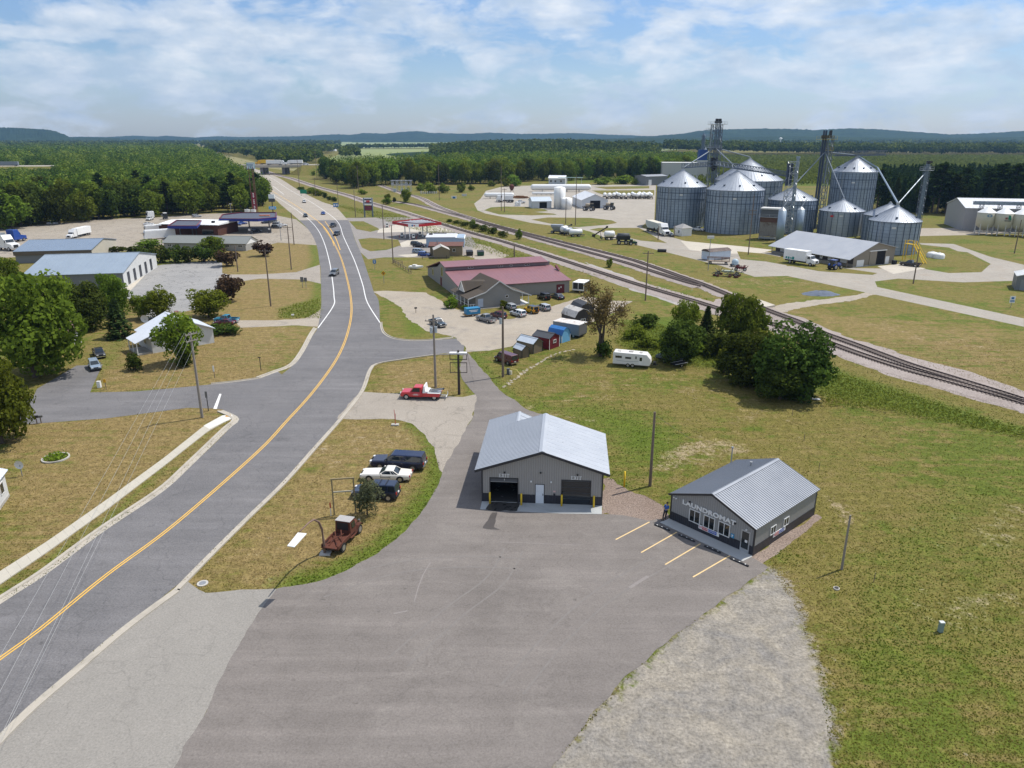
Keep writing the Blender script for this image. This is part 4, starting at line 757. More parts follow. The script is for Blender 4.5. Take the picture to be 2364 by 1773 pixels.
# person leaning at the laundromat corner
def person(name,label,loc,rz,pose,shirt,pants,skin=(.42,.26,.18),hair=(.04,.03,.025),sc=1.0):
    """continuous skinned body from a joint skeleton; clothes are offset shells grown on the same joints"""
    t=thing(name,label,'person',loc,rz);J=pose
    def skin_mesh(nm,joints,edges,radii,m_,par,sub=2):
        me=bpy.data.meshes.new(nm);me.from_pydata(joints,edges,[]);me.materials.append(m_);o=bpy.data.objects.new(nm,me);COL.objects.link(o);o.parent=par
        s=o.modifiers.new('skin','SKIN');s.use_smooth_shade=True
        for i,r in enumerate(radii):me.skin_vertices[0].data[i].radius=(r,r);
        me.skin_vertices[0].data[0].use_root=True
        b=o.modifiers.new('sub','SUBSURF');b.levels=b.render_levels=sub
        return o
    K=['pelvis','waist','chest','neck','chin','crown','lsh','lel','lwr','lha','rsh','rel','rwr','rha','lhip','lkn','lan','lto','rhip','rkn','ran','rto']
    R=[.12,.12,.135,.055,.085,.085,.062,.045,.034,.04,.062,.045,.034,.04,.095,.062,.045,.04,.095,.062,.045,.04]
    ix={k:i for i,k in enumerate(K)};E=[('pelvis','waist'),('waist','chest'),('chest','neck'),('neck','chin'),('chin','crown'),('chest','lsh'),('lsh','lel'),('lel','lwr'),('lwr','lha'),('chest','rsh'),('rsh','rel'),('rel','rwr'),('rwr','rha'),('pelvis','lhip'),('lhip','lkn'),('lkn','lan'),('lan','lto'),('pelvis','rhip'),('rhip','rkn'),('rkn','ran'),('ran','rto')]
    skin_mesh('body',[J[k] for k in K],[(ix[a],ix[b]) for a,b in E],R,mat('skin_%d'%int(skin[0]*100),skin,.5),t)
    def cloth(nm,ks,ee,rr,m_):i2={k:i for i,k in enumerate(ks)};return skin_mesh(nm,[J[k] for k in ks],[(i2[a],i2[b]) for a,b in ee],rr,m_,t)
    cloth('shirt',['waist','chest','lsh','lel','rsh','rel','pelvis'],[('pelvis','waist'),('waist','chest'),('chest','lsh'),('lsh','lel'),('chest','rsh'),('rsh','rel')],[.14,.152,.08,.062,.08,.062,.135],shirt)
    cloth('trousers',['pelvis','lhip','lkn','lan','rhip','rkn','ran'],[('pelvis','lhip'),('lhip','lkn'),('lkn','lan'),('pelvis','rhip'),('rhip','rkn'),('rkn','ran')],[.132,.108,.078,.064,.108,.078,.064],pants)
    c=np.array(J['crown']);f=np.array(J['face']);f=f/np.linalg.norm(f)
    hb=MB();rr_=[]
    for i in range(7):
        a=pi/2*i/6*1.15;rr_.append((.108*sin(a)+.002,.115*cos(a)))
    hb.lathe(rr_,n=14);hb.v=[(x+c[0]-f[0]*.02,y+c[1]-f[1]*.02,z+c[2]-.005) for x,y,z in hb.v];hb.build('hair',mat('dark_hair',hair,.7),t,True)
    m_=mat('skin_%d'%int(skin[0]*100),skin,.5);h=np.array(J['chin'])*.5+c*.5;sd=np.array((-f[1],f[0],0))
    MB().add([tuple(h+f*.085+sd*.018-(0,0,.02)),tuple(h+f*.085-sd*.018-(0,0,.02)),tuple(h+f*.08+(0,0,.035)),tuple(h+f*.118-(0,0,.015))],[(0,1,3),(1,2,3),(2,0,3)]).build('nose',m_,t)
    eb=MB()
    for s in(-1,1):eb.cbox(tuple(h+f*.082+sd*s*.034+(0,0,.025)),(.012,.012,.01))
    eb.cbox(tuple(h+f*.085-(0,0,.055)),(.01,.01,.008));eb.build('face_features',mat('dark_eye',(.03,.02,.018),.4),t)
    for sgn,k in((1,'l'),(-1,'r')):  # five fingers on each hand
        w0,h0=np.array(J[k+'wr']),np.array(J[k+'ha']);dv=h0-w0;dv/=np.linalg.norm(dv);up=np.array((0,0,1.));s_=np.cross(dv,up);s_=s_/(np.linalg.norm(s_)+1e-6) if np.linalg.norm(s_)>.1 else np.array((1.,0,0));fb=MB()
        for q,L in((-1.5,.055),(-.5,.072),(.5,.076),(1.5,.066)):fb.tube([tuple(h0+s_*q*.019),tuple(h0+s_*q*.02+dv*L*.6),tuple(h0+s_*q*.02+dv*L+f*.015)],[.01,.009,.007],5)
        fb.tube([tuple(w0+dv*.05+s_*.03),tuple(w0+dv*.09+s_*.055),tuple(w0+dv*.12+s_*.06)],[.012,.011,.008],5);fb.build('fingers',m_,t)
        q=np.array(J[k+'to']);a=np.array(J[k+'an']);sh=MB();fd=q-a;fd[2]=0;fd/=np.linalg.norm(fd);sh.cbox((*(a[:2]*.45+q[:2]*.55),.045),(.29,.105,.09),atan2(fd[1],fd[0]));sh.build('shoe',mat('dark_shoe',(.03,.027,.025),.6),t,bevel=.02)
    t.scale=(sc,)*3;return t
lean=dict(pelvis=(0,0,.9),waist=(0,.05,1.06),chest=(0,.12,1.3),neck=(0,.15,1.5),chin=(0,.14,1.57),crown=(0,.14,1.69),face=(-.3,-1,0),lsh=(.2,.13,1.42),lel=(.25,.02,1.16),lwr=(.12,-.16,1.1),lha=(.05,-.2,1.1),rsh=(-.2,.13,1.42),rel=(-.25,.02,1.16),rwr=(-.12,-.15,1.13),rha=(-.05,-.2,1.14),lhip=(.1,-.01,.86),lkn=(.1,-.1,.48),lan=(.1,-.2,.08),lto=(.1,-.36,.05),rhip=(-.1,-.01,.86),rkn=(-.12,-.16,.5),ran=(-.08,-.3,.08),rto=(-.1,-.46,.05))
pp=W('E',380,1098);person('person','person in blue shirt and dark trousers leaning on the laundromat corner',(pp[0],pp[1],0),radians(42)-pi/2,lean,mat('blue_shirt',(.03,.1,.34),.8),mat('dark_trousers',(.022,.022,.028),.85))
# ---------------------------------------------------------------- grass island things
def post_pole(name,label,cat,k,bx_,by_,ty,r=.14,arms=(),m_=POLEW,group=None,transformer=0,lamp=False,rz=0,armlen=2.4,meters=False):
    p=W(k,bx_,by_);hh=HZ(p,k,ty);t=thing(name,label,cat,(*p,0),rz,group)
    MB().cyl(0,0,0,hh,r*1.15,r*.78,n=10).build('pole',m_,t)
    for z in arms:
        ar=MB().cbox((0,-.14,hh-z),(armlen,.1,.13)).build('crossarm',m_,t);ib=MB()
        for x in(-.45,-.2,.2,.45):ib.cyl(x*armlen,-.14,hh-z+.06,hh-z+.24,.045,n=6)
        ib.build('insulator',mat('porcelain',(.35,.33,.31),.3),t)
    for i in range(transformer):
        MB().cyl(.32*(1 if i%2 else-1),-.22-.25*(i//2),hh-2.6,hh-1.75,.21,n=12).cyl(.32*(1 if i%2 else-1),-.22-.25*(i//2),hh-1.75,hh-1.6,.05,n=6).build('transformer',mat('transformer_grey',(.42,.46,.48),.4),t)
    if lamp:MB()._bar((0,0,hh-.6),(1.3,0,hh-.2),.06,.06).cbox((1.5,0,hh-.2),(.5,.2,.12)).build('lamp_arm',GREYSTEEL,t)
    return t,hh
cp=thing('curved_sign_pole','brown curved pole on a concrete footing holding a tilted white sign panel','sign pole',(*W('d',702,1196),0));o0=cp.location
ctr=np.array((*W('d',641,1165,5.0),5.0))-np.array(o0);pe=np.array((*W('d',690,1128,3.2),3.2))-np.array(o0)
pe=np.array((.02,-1.3,4.4));arc=[(0,0,0),(0,-.05,1.4),(.0,-.25,2.6),(-.05,-.8,3.6),(-.12,-1.9,4.45),(-.2,-3.2,4.85),tuple(ctr+np.array((0,.9,.16)))]
MB().tube(arc,[.13,.12,.11,.1,.085,.07,.05],8).build('pole',mat('brown_pole',(.2,.13,.1),.8,0,.25,2),cp,True)
MB().cbox((.05,0,.05),(.95,.8,.14)).build('footing',CONC,cp)
hc=[W('C',1060,993,5.25),W('C',1135,1000,5.2),W('C',1030,1115,4.75),W('C',970,1105,4.75)];zz=[5.25,5.2,4.75,4.75]
v=[(q[0]-o0.x,q[1]-o0.y,z) for q,z in zip(hc,zz)];MB().add(v+[(a,b,c-.06) for a,b,c in v],[(0,1,2,3),(7,6,5,4),(0,4,5,1),(1,5,6,2),(2,6,7,3),(3,7,4,0)]).build('sign_panel',mat('sign_white',(.82,.82,.8),.5),cp)
sf=thing('timber_stand','tall empty timber sign frame with a middle crossbar near the rusted truck','sign frame',(0,0));a_,b_=W('C',1372,845),W('C',1552,832);sf.location=(*a_,0);sf.rotation_euler=(0,0,ANG(a_,b_));hh=HZ(a_,'C',545);L=L2(a_,b_);L=2.05
for x in(0,L):MB().cbox((x,0,hh/2),(.13,.13,hh)).build('post',mat('treated_post',(.25,.2,.11),.85,0,.2,3),sf)
MB().cbox((L/2,0,hh+.06),(L+.2,.16,.12)).build('top_beam',mat('treated_post',(.25,.2,.11)),sf);MB().cbox((L/2,0,HZ(a_,'C',650)),(L-.13,.1,.12)).build('crossbar',mat('pale_bar',(.38,.36,.28),.8),sf)
hp=thing('marker_post','white marker post with a red top beside the empty timber frame','marker post',(*W('S',408,650),0));hz_=HT('S',408,650,375);MB().cyl(0,0,0,hz_*.6,.045,n=8).build('post',WHITE,hp);MB().cyl(0,0,hz_*.6,hz_,.06,n=8).build('red_top',RED,hp)
mk=thing('rod_marker','pair of thin red rods on a pale concrete block at the grass tip','marker',(*W('7',1520,1408),0));hz_=HT('7',1520,1408,1275);MB().cbox((0,0,.09),(.95,.5,.18)).build('concrete_block',CONC,mk);MB().tube([(.05,0,.18),(-.04,.02,hz_)],.035).tube([(.0,0,.18),(.12,.02,hz_*.75)],.03).build('rod',RED,mk)
es=thing('sign_pole','thick dark pole with two empty sign frames beside the lane','sign pole',(*W('7',2065,1145),0));hz_=HT('7',2065,1145,770)
MB().cyl(0,0,0,hz_,.2,.15,n=12).build('pole',mat('dark_pole',(.045,.035,.03),.85,0,.2,2),es)
wf=2.45
MB().box(-wf/2,wf/2,-.3,.3,hz_-.5,hz_-.28).build('light_box',WHITE,es)
def rect_frame(z0,z1,m_,nm,par,wf,th=.09):
    b=MB().box(-wf/2,wf/2,-.12,-.03,z0,z0+th).box(-wf/2,wf/2,-.12,-.03,z1-th,z1).box(-wf/2,-wf/2+th,-.12,-.03,z0+th,z1-th).box(wf/2-th,wf/2,-.12,-.03,z0+th,z1-th);return b.build(nm,m_,par)
DF=mat('bronze_frame',(.05,.035,.03),.6);rect_frame(hz_-1.35,hz_-.52,DF,'upper_frame',es,wf);rect_frame(hz_-3.3,hz_-1.75,DF,'lower_frame',es,wf)
# ================================================================ red-roofed hall
SID=mat('grey_siding',(.29,.275,.255),.75,0,.1,.6,.3,band=.45,ribs=.26);REDROOF=mat('red_metal_roof',(.245,.118,.128),.5,.1,.1,.3,.4);SHING=mat('brown_shingle',(.085,.07,.055),.95,0,.3,1.4,.2,bump=.4)
DKRED=mat('dark_red_door',(.12,.012,.022),.5);LEAD=mat('pale_trim',(.62,.61,.58),.6)
A=(-11.8,164.76);rb=thing('event_hall','long grey hall with red metal roof, clerestory strip and shingled porch wing','building',A,radians(18.9));w=26.9
MB().prismx([(0,0),(33,0),(33,2.2),(21.5,4.2),(17.5,5.95),(13,5.45),(13,4.42),(0,2.95)],0,w).build('wall',SID,rb)
r=MB();slope(r,(-.35,-.45,3.0),(w+.35,-.45,3.0),(-.35,13.0,4.56),(w+.35,13.0,4.56),.14,1.0,.012);slope(r,(-.35,12.3,5.5),(w-.6,12.3,5.5),(-.35,17.5,6.1),(w-.6,17.5,6.1),.14,1.0,.012);slope(r,(-.35,33.4,2.25),(w+.35,33.4,2.25),(-.35,17.5,6.1),(w-.6,17.5,6.1),.14,1.0);r.build('roof',REDROOF,rb)
MB().box(-.02,w,12.93,12.99,4.6,5.4).build('clerestory_band',mat('mauve_siding',(.25,.215,.215),.75,0,.1,.6,.3,band=.3,ribs=.2),rb)
for x in(5.6,13.2,16.3,20.2):win(rb,x,4.72,1.3 if x!=16.3 else .7,.5,y=12.92,split=2)
MB().box(23.6,25.6,-.06,.0,0,2.05).build('double_door',DKRED,rb);MB().box(24.1,24.35,-.075,-.06,.9,1.35).box(24.6,24.85,-.075,-.06,1.2,1.6).build('door_notice',WHITE,rb)
MB().box(-.06,0,17.2,18.6,0,2.1).build('gable_door',DKRED,rb)
win(rb,16.6-1.2,2.6,1.5,2.2,face='l',D_=33,wf=mat('yellow_trim',(.55,.52,.22),.6),split=2);win(rb,33-27.4,1.2,1.3,1.6,face='l',D_=33,wf=mat('yellow_trim',(.55,.52,.22)),split=1)
MB().prismx([(7.0,4.1),(9.2,4.4),(9.2,5.1),(7.0,4.2)],w+.02,w+.5).build('roof_hood',DKRED,rb)
wg=thing('porch_wing','grey porch wing with brown shingle roof and white railing before the hall','building',W('K',655,850),radians(24))
w2=10.55;MB().prismy([(0,0),(w2,0),(w2,2.6),(8.57,3.55),(5.43,5.55),(2.13,3.45),(0,2.55)],0,9.6).build('wall',SID,wg)
r=MB()
for xa,za,xb,zb in((-1.95,2.3,2.13,3.5),(2.13,3.5,5.43,5.68),(13.05,2.0,8.57,3.6),(8.57,3.6,5.43,5.68)):slope(r,(xa,-.4,za+.08),(xa,11.0,za+.08),(xb,-.4,zb+.08),(xb,11.0,zb+.08),.12)
slope(r,(-1.0,4.2,3.0),(5.4,4.2,5.0),(-1.0,6.2,5.15),(5.4,6.2,5.15),.12);slope(r,(-1.0,8.2,3.0),(5.4,8.2,5.0),(-1.0,6.2,5.15),(5.4,6.2,5.15),.12);r.build('roof',SHING,wg)
b=MB()
for xa,za,xb,zb in((-1.95,2.3,2.13,3.5),(2.13,3.5,5.43,5.68),(13.05,2.0,8.57,3.6),(8.57,3.6,5.43,5.68)):b._bar((xa,-.44,za+.02),(xb,-.44,zb+.02),.06,.22)
b._bar((-1.02,4.2,3.0),(-1.02,6.2,5.1),.06,.2)._bar((-1.02,8.2,3.0),(-1.02,6.2,5.1),.06,.2);b.build('fascia',LEAD,wg)
MB().prismx([(4.5,2.9),(7.9,2.9),(6.2,4.9)],-.95,-.8).build('dormer_gable',LEAD,wg)
MB().box(-1.9,-.02,-.2,9.5,0,.35).build('porch_deck',WOOD,wg)
b=MB()
for y in(-.1,2.2,4.5,6.8,9.2):b.box(-1.8,-1.66,y,y+.14,.35,2.3)
for x in(-1.2,-.6):b.box(x,x+.1,-.1,0,.35,1.1)
b.box(-1.78,-1.7,0,9.2,1.05,1.12).box(-1.78,-.1,-.09,-.02,1.05,1.12);b.build('porch_post',WHITE,wg)
b=MB()
for y in(.3,3.6,7.0):b.box(12.6,12.74,y,y+.14,0,2.1)
b.box(w2,12.8,.2,7.3,.02,.2);b.build('carport_post',WHITE,wg)
win(wg,6.9,1.9,.75,.6);MB().box(.5,1.7,-.06,-.005,.35,2.15).build('door',mat('pale_blue_door',(.45,.5,.6),.5),wg)
structure(MB().prism([W('K',*p) for p in[(640,862),(1290,800),(1280,790),(650,852)]],0,.12),'hall_walk',PADC)
# ---------------------------------------------------------------- sheds and cargo in the row
def small_shed(name,label,cat,A,B,d,h,hr,wallm,roofm,gambrel=False,trim=None,group=None,window=True,glazed=False,gface='front'):
    t,w=frame(name,label,cat,A,B,group)
    if gambrel:
        P=[(0,0),(w,0),(w,h),(w*.82,h+(hr-h)*.7),(w/2,hr),(w*.18,h+(hr-h)*.7),(0,h)];MB().prismy(P,0,d).build('wall',wallm,t);r=MB()
        for(xa,za),(xb,zb) in(((-.08,h-.06),(w*.18,h+(hr-h)*.7)),((w*.18,h+(hr-h)*.7),(w/2,hr)),((w+.08,h-.06),(w*.82,h+(hr-h)*.7)),((w*.82,h+(hr-h)*.7),(w/2,hr))):slope(r,(xa,-.1,za+.06),(xa,d+.1,za+.06),(xb,-.1,zb+.06),(xb,d+.1,zb+.06),.05,.5,.03)
        r.build('roof',roofm,t)
    else:gable(t,w,d,h,hr,'y',.12,wallm,roofm,0,.06)
    if trim:
        b=MB()
        for x in(-.03,w-.07):b.box(x,x+.1,-.03,-.002,0,h).box(x,x+.1,d+.002,d+.03,0,h)
        b.build('corner_trim',trim,t)
    if window:win(t,w*.36,h*.48,w*.3,h*.3,split=2)
    return t,w
SHR=mat('barn_red',(.16,.014,.02),.7,0,.1,1,.3,rib=.2,ribs=.3);SHB=mat('sky_blue_wall',(.16,.42,.66),.7,0,.08,1,.3);SHBR=mat('bright_blue_roof',(.03,.16,.42),.5)
small_shed('garden_shed','dark red garden shed with white trim and charcoal roof','shed',W('U',885,1160),W('U',1045,1103),3.7,2.0,2.65,SHR,mat('charcoal_shingle',(.06,.065,.075),.8),trim=WHITE)
small_shed('garden_shed','bright blue gambrel shed beside the dark red one','shed',W('U',1082,1054),W('U',1216,1012),3.2,1.35,2.65,SHB,SHBR,True,trim=WHITE,window=False)
LOGW=mat('log_wall',(.2,.155,.1),.85,0,.2,2,.3,band=.6,ribs=.22);POLYC=mat('polycarbonate_roof',(.5,.55,.6),.15,0,.15,1.5,.6)
for lb,A,B,d,h,hr in(('smaller log-sided greenhouse shed with clear roof behind the maroon van',W('U',450,1295),W('U',562,1272),2.4,1.4,2.0),('larger log-sided greenhouse shed with clear roof beside the red shed',W('U',630,1225),W('U',775,1182),3.8,1.75,2.5)):
    t,w=small_shed('greenhouse_shed',lb,'greenhouse',A,B,d,h,hr,LOGW,POLYC,window=False);b=MB();e=.05
    for x in(-e,w-e):
        for y in(-e,d-e):b.box(x,x+.1,y,y+.1,0,h)
    for y in(-.14,d+.14):b._bar((-.12,y,h-.02),(w/2,y,hr+.06),.08,.08)._bar((w+.12,y,h-.02),(w/2,y,hr+.06),.08,.08)
    b._bar((w/2,-.14,hr+.1),(w/2,d+.14,hr+.1),.1,.08);b.build('frame',mat('dark_green_frame',(.02,.035,.032),.5),t)
t,w=frame('cargo_trailer','long grey box trailer with rusty white roof behind the blue shed','trailer',W('U',1352,985),W('U',1560,900));d=5.6;w=3.0
MB().box(0,w,0,d,.55,2.55).build('box',mat('grey_trailer_wall',(.2,.23,.25),.6,.1,.15,1,.4,rib=.3,ribs=.5),t);MB().box(-.06,w+.06,-.06,d+.06,2.55,2.62).build('roof',mat('rusty_white_roof',(.62,.6,.56),.6,0,.1,1.2,.3,stain=(.32,.2,.14)),t);MB().box(.2,w-.2,.1,d-.1,.3,.55).build('chassis',DARK,t);MB().box(.1,w-.1,-.04,0,.6,2.45).build('rear_door',mat('grime_door',(.12,.12,.12),.7,0,.4,2),t);wheels(t,[(.2,1.2),(w-.2,1.2),(.2,2.1),(w-.2,2.1)],.35,.2)
for o in[o for o in t.children if o.name.startswith('wheel')]:o.rotation_euler=(0,0,pi/2)
t,w=small_shed('barn_shed','tall dark barn-style shed with pale roof patch beneath the bare tree','shed',W('U',1290,800),W('U',1545,760),4.5,1.9,3.4,mat('black_panel',(.05,.045,.042),.8),mat('pale_roof_panel',(.5,.48,.45),.6,0,.1,1.3,.3,stain=(.2,.17,.15)),True,window=True)
small_shed('barn_shed','charcoal rounded shed farthest along the row of sheds','shed',W('U',1370,660),W('U',1600,640),4.5,1.9,3.0,mat('black_panel',(.05,.045,.042)),mat('charcoal_shingle',(.06,.065,.075)),True,window=False)
carpx('cargo_van','dark maroon passenger van parked on grass behind a utility pole','van','van',MAROON,'U',(262,1420),(10,1330),sc=.84)
# camper
t=thing('camper_trailer','white camper trailer with dark windows on the lawn by bushes','camper',(0,0));a_,b_=W('9',235,905),W('9',560,930);c,h=place(a_,b_,2.1);t.location=(*c,0);t.rotation_euler=(0,0,h);L=L2(a_,b_);hw=1.0
prof=[(-L/2,.45),(L/2-.25,.45),(L/2,.95),(L/2-.12,1.55),(L/2-.75,2.28),(-L/2+.2,2.4),(-L/2,2.2)]
MB().prismy(prof,-hw,hw).build('body',mat('camper_white',(.72,.71,.68),.5,0,.06,.8),t,bevel=.06)
MB().box(-L*.4,-L*.3,-.4,.4,2.34,2.46).box(-.6,.1,-.25,.45,2.33,2.5).box(L*.18,L*.26,-.3,.3,2.3,2.42).build('roof_vent',mat('vent_grey',(.5,.48,.45),.7),t)
for x,z,ww,hh in((-L*.44,1.45,1.1,.42),(-L*.18,1.4,1.0,.36),(L*.085,1.45,.26,.5)):
    f=MB().box(x,x+ww,-hw-.03,-hw-.002,z,z+hh).build('window',mat('grey_frame',(.45,.45,.45),.5),t);MB().box(x+.05,x+ww-.05,-hw-.04,-hw-.03,z+.05,z+hh-.05).build('pane',GLASS,f)
f=MB().box(L*.18,L*.285,-hw-.03,-hw-.002,.6,2.05).build('door',WHITE,t);MB().box(L*.2,L*.265,-hw-.04,-hw-.03,1.2,1.8).build('pane',GLASS,f)
sw=MB()
for i in range(8):sw._bar((-L*.4+i*L*.085,-hw-.012,1.1-.12*sin(i*.5)),(-L*.4+(i+1)*L*.085,-hw-.012,1.1-.12*sin((i+1)*.5)),.02,.05)
sw.build('side_stripe',mat('grey_stripe',(.3,.33,.36),.5),t);MB()._bar((L/2,-.5,.5),(L/2+1.0,0,.5),.1,.1)._bar((L/2,.5,.5),(L/2+1.0,0,.5),.1,.1).cbox((L/2+.5,0,.75),(.4,.5,.4)).build('tow_hitch',DARK,t);wheels(t,[(-.6,-.92),(.15,-.92),(-.6,.92),(.15,.92)],.33,.2)
# covered boat trailer next to the camper
t=thing('boat_trailer','low dark tarp-covered trailer half under the tree past the camper','trailer',(0,0));a_,b_=W('9',640,870),W('9',820,900);t.location=((a_[0]+b_[0])/2,(a_[1]+b_[1])/2+.9,0);t.rotation_euler=(0,0,ANG(a_,b_))
loft([[(-2.2,-.8,.7),(-2.2,.8,.7),(-2.2,.7,1.1),(-2.2,-.7,1.1)],[(.8,-.8,.65),(.8,.8,.65),(.8,.6,1.35),(.8,-.6,1.35)],[(2.3,-.1,.85),(2.3,.1,.85),(2.3,.08,1.1),(2.3,-.08,1.1)]]).build('hull',mat('grey_green_tarp',(.1,.12,.12),.8),t,bevel=.05);MB().box(-2.2,2.6,-.4,.4,.45,.6).build('trailer_frame',DARK,t);MB().cbox((1.0,0,1.4),(.9,.5,.12)).build('cover_patch',LEAD,t);wheels(t,[(-.6,-.8),(-.6,.8)],.32,.18)
t=thing('utility_cart','small flat trailer frame with pale bars beside the dark covered trailer','trailer',(*W('9',800,905),0),radians(30));b=MB().box(-1.3,1.3,-.6,.6,.42,.5)
b.build('deck',DARK,t);MB()._bar((-1.3,-.62,.62),(1.3,-.62,.62),.06,.06)._bar((-1.3,.62,.62),(1.3,.62,.62),.06,.06).build('side_bar',LEAD,t);wheels(t,[(0,-.62),(0,.62)],.28,.16)
# cars in the hall lot
KC=[('pickup_truck','silver grey crew pickup parked beside the turquoise trailer','pickup truck','pickup',paint('pewter',(.22,.225,.23)),(850,1045),(640,985),{}),('parked_suv','maroon suv between the grey pickup and the white suv','suv','suv',MAROON,(985,990),(825,940),{}),
      ('parked_suv','white crossover suv with dark windows in the hall car park','suv','suv',PWHITE,(1245,970),(1065,915),{}),('offroad_car','bright yellow off-road car with black top and spare wheel','off-road car','jeep',PYELLOW,(1415,930),(1235,870),dict(roofm=PBLACK)),
      ('parked_suv','pale grey suv parked to the right of the yellow off-road car','suv','suv',SILVER,(1555,895),(1400,835),{}),('offroad_car','black open-framed off-road car against the hall wall','off-road car','jeep',PBLACK,(1570,755),(1405,700),dict(roofm=PBLACK)),
      ('parked_sedan','dark slate sedan beside the black off-road car','sedan','sedan',paint('slate',(.035,.045,.06)),(1735,745),(1590,690),{})]
for nm,lb,ct,kd,pm,r_,f_,kw in KC:carpx(nm,lb,ct,kd,pm,'K',r_,f_,sc=.86,**kw)
carpx('parked_car','pale car half hidden by a bush against the porch wing','car','suv',SILVER,'K',(1090,870),(1010,835),sc=.82)
p_=carpx('pickup_truck','dark pickup with bright windshield glint beside the mailbox lawn','pickup truck','pickup',paint('dark_teal',(.03,.05,.065)),'8',(325,690),(430,735),sc=.84)
t=thing('sign_trailer','turquoise blue box trailer with white lettering next to the grey pickup','trailer',(*W('K',610,935),0),radians(25));MB().box(-1.5,1.5,-.8,.8,.5,1.75).build('box',mat('turquoise_panel',(.025,.2,.38),.5),t);MB().box(-1.0,1.0,-.81,-.8,1.25,1.4).box(-.7,.8,-.81,-.8,1.0,1.15).build('side_lettering',WHITE,t);MB().box(-1.9,1.6,-.8,.8,.38,.5).build('frame',mat('ochre_frame',(.35,.2,.06),.7),t);wheels(t,[(-.2,-.75),(-.2,.75)],.3,.18)
t=thing('cargo_trailer','white roofed black and white cargo trailer at the hall corner','trailer',(*W('K',1960,640),0),radians(-25));MB().box(-1.4,1.4,0,4.4,.5,2.35).build('box',mat('trailer_black',(.03,.032,.035),.4),t);MB().box(-1.46,1.46,-.05,4.45,2.35,2.44).build('roof',WHITE,t);b=MB()
for x in(-1.43,-.06,1.3):b.box(x,x+.13,-.05,-.002,.5,2.35)
b.box(-1.43,1.43,-.06,-.05,.5,.85).box(-1.46,-1.4,-.02,.1,.5,2.35);b.build('corner_trim',WHITE,t);wheels(t,[(-1.3,1.8),(1.3,1.8),(-1.3,2.6),(1.3,2.6)],.33,.2)
for o in[o for o in t.children if o.name.startswith('wheel')]:o.rotation_euler=(0,0,pi/2)
# fences, boards, boxes
def rail_fence(name,label,k,pts,h,rails=2,step=2.6,group=None,m_=WOOD):
    P=resample([W(k,*p) for p in pts],step);t=thing(name,label,'fence',(*P[0],0));ox,oy=P[0]
    for q in P:MB().cyl(q[0]-ox,q[1]-oy,0,h,.09,n=6).build('post',m_,t)
    b=MB()
    for p,q in zip(P[:-1],P[1:]):
        for i in range(rails):z=h*(.45+.45*i);b._bar((p[0]-ox,p[1]-oy,z),(q[0]-ox,q[1]-oy,z),.07,.12)
    b.build('rails',m_,t);return t
rail_fence('split_rail_fence','weathered wooden rail fence slanting down the lawn beside a white boat','I',[(800,1310),(900,1370),(1000,1430),(1100,1490)],1.1);rail_fence('split_rail_fence','short wooden rail fence between the pole and the station lawn','I',[(820,1300),(950,1330)],1.0)
rail_fence('post_fence','thin dark post fence behind the hall and the tan shed','I',[(1290,1240),(1480,1255),(1610,1245),(1740,1235),(1870,1225),(2000,1220),(2140,1210)],1.1,1,6,m_=mat('dark_post',(.06,.05,.04),.8))
t=thing('small_boat','white covered boat resting on the lawn behind the hall','boat',(*W('I',1180,1410),0),radians(-15));loft([[(-1.9,-.7,.3),(-1.9,.7,.3),(-1.9,.8,.85),(-1.9,-.8,.85)],[(.6,-.75,.25),(.6,.75,.25),(.6,.85,.95),(.6,-.85,.95)],[(2.2,-.06,.6),(2.2,.06,.6),(2.2,.1,1.05),(2.2,-.1,1.05)]]).build('hull',WHITE,t,bevel=.04);MB().box(-.9,.2,-.6,.6,.9,1.25).build('windscreen',mat('pale_cover',(.62,.6,.55),.7),t)
def mailbox(label,k,x,y,ty,m_=BLACK):
    p=W(k,x,y);h=HZ(p,k,ty);t=thing('mailbox',label,'mailbox',(*p,0),radians(20));MB().cbox((0,0,(h-.3)/2),(.1,.1,h-.3)).build('post',WOOD,t)
    b=MB().box(-.28,.28,-.12,.12,h-.3,h-.1);a=MB().cyl(0,0,-.28,.28,.12,n=12);b.add([(z,x_,y_+h-.1) for x_,y_,z in a.v],a.f);b.build('box',m_,t)
mailbox('black mailbox on the green verge of the hall driveway','8',222,600,550);mailbox('larger dark mailbox at the edge of the side street','6',316,1395,1325);mailbox('smaller grey mailbox right of the dark one','6',352,1390,1322,mat('grey_mailbox',(.15,.15,.15),.5));mailbox('silver mailbox beside the house driveway','7',650,495,462,LEAD)
def sign(name,label,k,x,y,ty,ww,hh,m_,post=GREYSTEEL,shape='rect',rz=0,two=False,cat='sign',group=None,mark=None,back=None):
    p=W(k,x,y);H_=HZ(p,k,ty);t=thing(name,label,cat,(*p,0),rz,group)
    for px_ in((-ww*.35,ww*.35) if two else(0,)):MB().cyl(px_,0,0,H_-(hh*.3 if not two else 0),.06 if ww<2 else .1,n=6).build('post',post,t)
    if shape=='diamond':b=MB().prismy([(0,H_-hh),(ww/2,H_-hh/2),(0,H_),(-ww/2,H_-hh/2)],-.1,-.06)
    else:b=MB().box(-ww/2,ww/2,-.1,-.062,H_-hh,H_)
    pn=b.build('panel',m_,t)
    if mark:
        mb_=MB()
        for x0,x1,z0,z1 in mark[1]:mb_.box(x0*ww,x1*ww,-.115,-.1,H_-hh+z0*hh,H_-hh+z1*hh)
        mb_.build('sign_marking',mark[0],pn)
    return t,H_,pn
SBLUE=mat('sign_blue',(.02,.16,.42),.5);SGREEN=mat('sign_green',(.01,.22,.12),.5);SYEL=mat('sign_yellow',(.7,.36,.01),.5)
